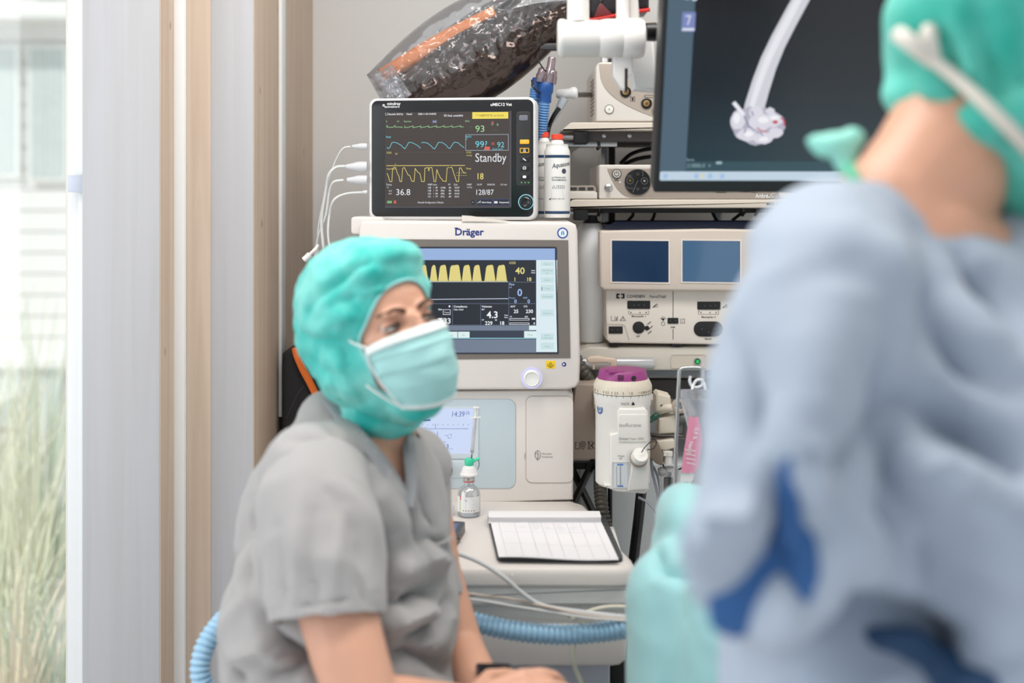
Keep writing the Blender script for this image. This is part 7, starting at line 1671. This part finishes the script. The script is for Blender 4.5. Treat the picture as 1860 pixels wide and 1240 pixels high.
    for sx in (-1, 1):
        ce = Vector((sx*.0315, -.071, .004)); bm = B(); ell(bm, HM @ ce, (.0120, .0120, .0120), None, 24, 16); ey = obj('eye', bm, mat('eye_white', (214, 204, 198)), t)
        d_ = (HM.to_3x3() @ Vector((0, -1, -.1))).normalized(); bm = B(); lathe(bm, [(.006, .0105), (.0056, .0112), (0, .012)], HM @ ce, 24, tuple(d_)); obj('iris', bm, mat('iris_brown', (78, 62, 50)), ey)
        for up in (1, -1):
            bm = B(); V = []
            for i in range(21):
                az = -1.5+3.0*i/20; e0 = up*.32*math.cos(az); V.append([bm.verts.new(HM @ (ce+Vector((math.sin(az)*math.cos(e), -math.cos(az)*math.cos(e), math.sin(e)))*.0132)) for e in [e0+(up*1.35-e0)*j/8 for j in range(9)]])
            for x, y in zip(V, V[1:]):
                for j in range(8): bm.faces.new((x[j], x[j+1], y[j+1], y[j]))
            obj('eyelid', bm, SKIN, t)
        bm = B(); tube(bm, [HM @ Vector(p) for p in ((sx*.014, -.094, .022), (sx*.024, -.092, .026), (sx*.036, -.084, .026), (sx*.046, -.074, .021))], .0028, 10, 5); obj('eyebrow', bm, mat('brow_brown', (92, 64, 48)), t)
    # nape ties
    TE = mat('teal_cap', (50, 192, 172))
    bm = B(); c = at(1520, 262, 1.10); ell(bm, c, (.022, .016, .012)); tube(bm, [c, c+Vector((-.018, 0, .004)), c+Vector((-.026, 0, .000))], .006, 10, 4); tube(bm, [c, c+Vector((.004, 0, -.02)), c+Vector((.014, 0, -.03))], .006, 10, 4); ell(bm, at(1500, 268, 1.10), (.012, .01, .01)); ell(bm, at(1536, 288, 1.10), (.012, .012, .012)); ell(bm, at(1548, 250, 1.10), (.012, .012, .010)); ell(bm, at(1484, 262, 1.10), (.008, .008, .008))
    tube(bm, [c, at(1548, 262, 1.10), at(1570, 250, 1.10)], .004, 8, 4)
    kn = remesh(bm, .003, 4); obj('neck_tie', kn, mat('pale_teal_tie', (150, 224, 208), .65), t)
    # gown
    bm = B()
    ell(bm, at(1660, 650, 1.06), (.138, .12, .12), None, 30, 20); ell(bm, at(1520, 500, 1.02), (.070, .075, .072), None, 24, 16); ell(bm, at(1800, 600, 1.10), (.13, .11, .10), None, 24, 16)
    ell(bm, at(1870, 500, 1.10), (.07, .10, .058), None, 24, 16)
    chain(bm, [(at(1680, 720, 1.03), .12), (at(1680, 800, 1.01), .14), (at(1680, 900, 1.0), .155), (at(1690, 1260, 1.0), .175), (Vector((.34, 1.0, .45)), .20), (Vector((.34, 1.0, .34)), .20)], 9)
    chain(bm, [(at(1505, 520, .98), .064), (at(1455, 700, .93), .066), (at(1415, 880, .88), .062), (at(1400, 1010, .86), .060), (at(1420, 1060, .90), .055), (at(1480, 1110, 1.06), .045), (at(1500, 1128, 1.14), .036)], 9)
    chain(bm, [(at(1850, 560, 1.12), .085), (at(1850, 760, .98), .078), (at(1830, 960, .90), .072), (at(1780, 1020, .96), .060), (at(1790, 1120, 1.34), .036)], 9)
    chain(bm, [(at(1600, 470, 1.08), .070), (at(1520, 480, 1.04), .072)], 5); chain(bm, [(at(1700, 520, 1.09), .062), (at(1860, 560, 1.15), .08)], 5)
    chain(bm, [(at(1850, 540, 1.14), .08), (at(1930, 570, 1.16), .070), (at(1960, 1000, 1.1), .058), (at(1805, 1108, 1.36), .038)], 9)
    gm = remesh(bm, .0085, 12); bg_ = bvh(gm); G = lambda *pp: [ray(bg_, *q) for q in pp]
    # open the neck
    bs = B(); bs.from_mesh(gm); nkp = at(1670, 400, 1.09); dl = [v for v in bs.verts if (Vector((v.co.x-nkp.x, v.co.y-nkp.y))).length < .056 and v.co.z > nkp.z-.008]; bmesh.ops.delete(bs, geom=dl, context='VERTS'); gm2 = bpy.data.meshes.new('gown'); bs.to_mesh(gm2); bs.free()
    GF = [(G((1330, 1120), (1380, 1060), (1440, 1000), (1470, 960)), .020, -.045), (G((1430, 860), (1425, 940), (1420, 1000)), .011, -.030), (G((1475, 1000), (1485, 1060), (1480, 1100)), .012, -.035),
               (G((1460, 830), (1470, 900), (1465, 990)), .014, .014), (G((1560, 1130), (1620, 1160), (1720, 1210), (1850, 1260)), .035, -.060), (G((1600, 1090), (1700, 1120), (1850, 1200)), .022, .02),
               (G((1750, 470), (1790, 520), (1860, 620)), .014, -.026), (G((1670, 560), (1740, 640), (1820, 700)), .020, -.02), (G((1640, 720), (1740, 770), (1850, 850)), .016, -.026), (G((1620, 480), (1600, 620), (1620, 760)), .02, .012),
               (G((1630, 850), (1740, 880), (1850, 950)), .014, .016), (G((1510, 560), (1480, 700), (1450, 800)), .018, .01), (G((1600, 540), (1590, 700), (1600, 850)), .014, -.014), (G((1350, 620), (1380, 720), (1370, 820)), .014, -.012),
               (G((1290, 1000), (1340, 960), (1420, 930)), .012, .016), (G((1500, 850), (1560, 800), (1610, 720)), .014, -.014), (G((1520, 950), (1570, 1050), (1560, 1150)), .016, .016), (G((1660, 950), (1700, 1050), (1760, 1110)), .018, -.02), (G((1600, 1190), (1700, 1220), (1860, 1290)), .045, -.05)]
    dent(gm2, [(p, w, hh*1.65) for p, w, hh in GF])
    crumple(gm2, .012, 6.5, 5); crumple(gm2, .004, 17, 6)
    bg3 = bvh(gm2)
    bm = B()  # blue blobs set into the dents; fold shadow put into their colour
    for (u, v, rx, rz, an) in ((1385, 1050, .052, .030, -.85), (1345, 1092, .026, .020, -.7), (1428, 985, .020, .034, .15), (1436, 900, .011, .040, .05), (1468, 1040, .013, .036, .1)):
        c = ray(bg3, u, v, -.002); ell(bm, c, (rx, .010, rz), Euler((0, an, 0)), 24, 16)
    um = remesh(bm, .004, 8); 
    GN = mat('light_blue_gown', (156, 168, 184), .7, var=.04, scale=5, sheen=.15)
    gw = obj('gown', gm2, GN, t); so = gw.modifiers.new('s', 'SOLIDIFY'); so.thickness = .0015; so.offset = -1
    obj('painted_fold_shade', um, mat('deep_blue_shade', (30, 82, 138), .7, sheen=.1), gw, 'deep blue blobs painting the fold shadow at the elbow')
    bm = B(); P3 = [ray(bg3, *q, -.004) for q in ((1600, 1165), (1660, 1195), (1730, 1235), (1810, 1280))]  # navy blobs stand in for the shade below the sleeve
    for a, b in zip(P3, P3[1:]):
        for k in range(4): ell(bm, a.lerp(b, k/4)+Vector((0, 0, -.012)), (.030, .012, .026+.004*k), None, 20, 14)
    obj('painted_fold_shade', remesh(bm, .006, 8), mat('navy_shade', (34, 66, 100), .7), gw, 'dark navy blobs painting the shade under the right sleeve')
    bm = B(); pts = [at(1556, 330, 1.03), at(1600, 372, 1.015), at(1660, 398, 1.01), at(1730, 402, 1.02), at(1800, 400, 1.05), at(1850, 380, 1.1)]
    bvg = bvh(gm2); 
    tube(bm, [at(1540, 300, 1.06), at(1565, 345, 1.04), at(1620, 385, 1.03), at(1690, 405, 1.03), at(1760, 410, 1.05), at(1830, 410, 1.09)], .006, 10, 6, flat=.7); obj('collar_edge', bm, mat('green_collar', (96, 196, 160), .7), t, 'green bound collar edge')
    for sx in (-1, 1):
        bm = B(); chain(bm, [(Vector((.34+.09*sx, 1.02, .04)), .045), (Vector((.34+.10*sx, 1.16, .035)), .036)], 8); me_ = remesh(bm, .01, 4)
        for v in me_.vertices: v.co.z = max(.002, v.co.z)
        obj('shoe', me_, mat('white_clog', (220, 220, 220)), t)
        bm = B(); tube(bm, [(.34+.09*sx, 1.02, .06), (.34+.09*sx, 1.0, .25), (.34+.08*sx, 1.0, .45)], .06, 20, 4); obj('trouser_leg', bm, mat('teal_cap', (50, 192, 172)), t)
surgeon()
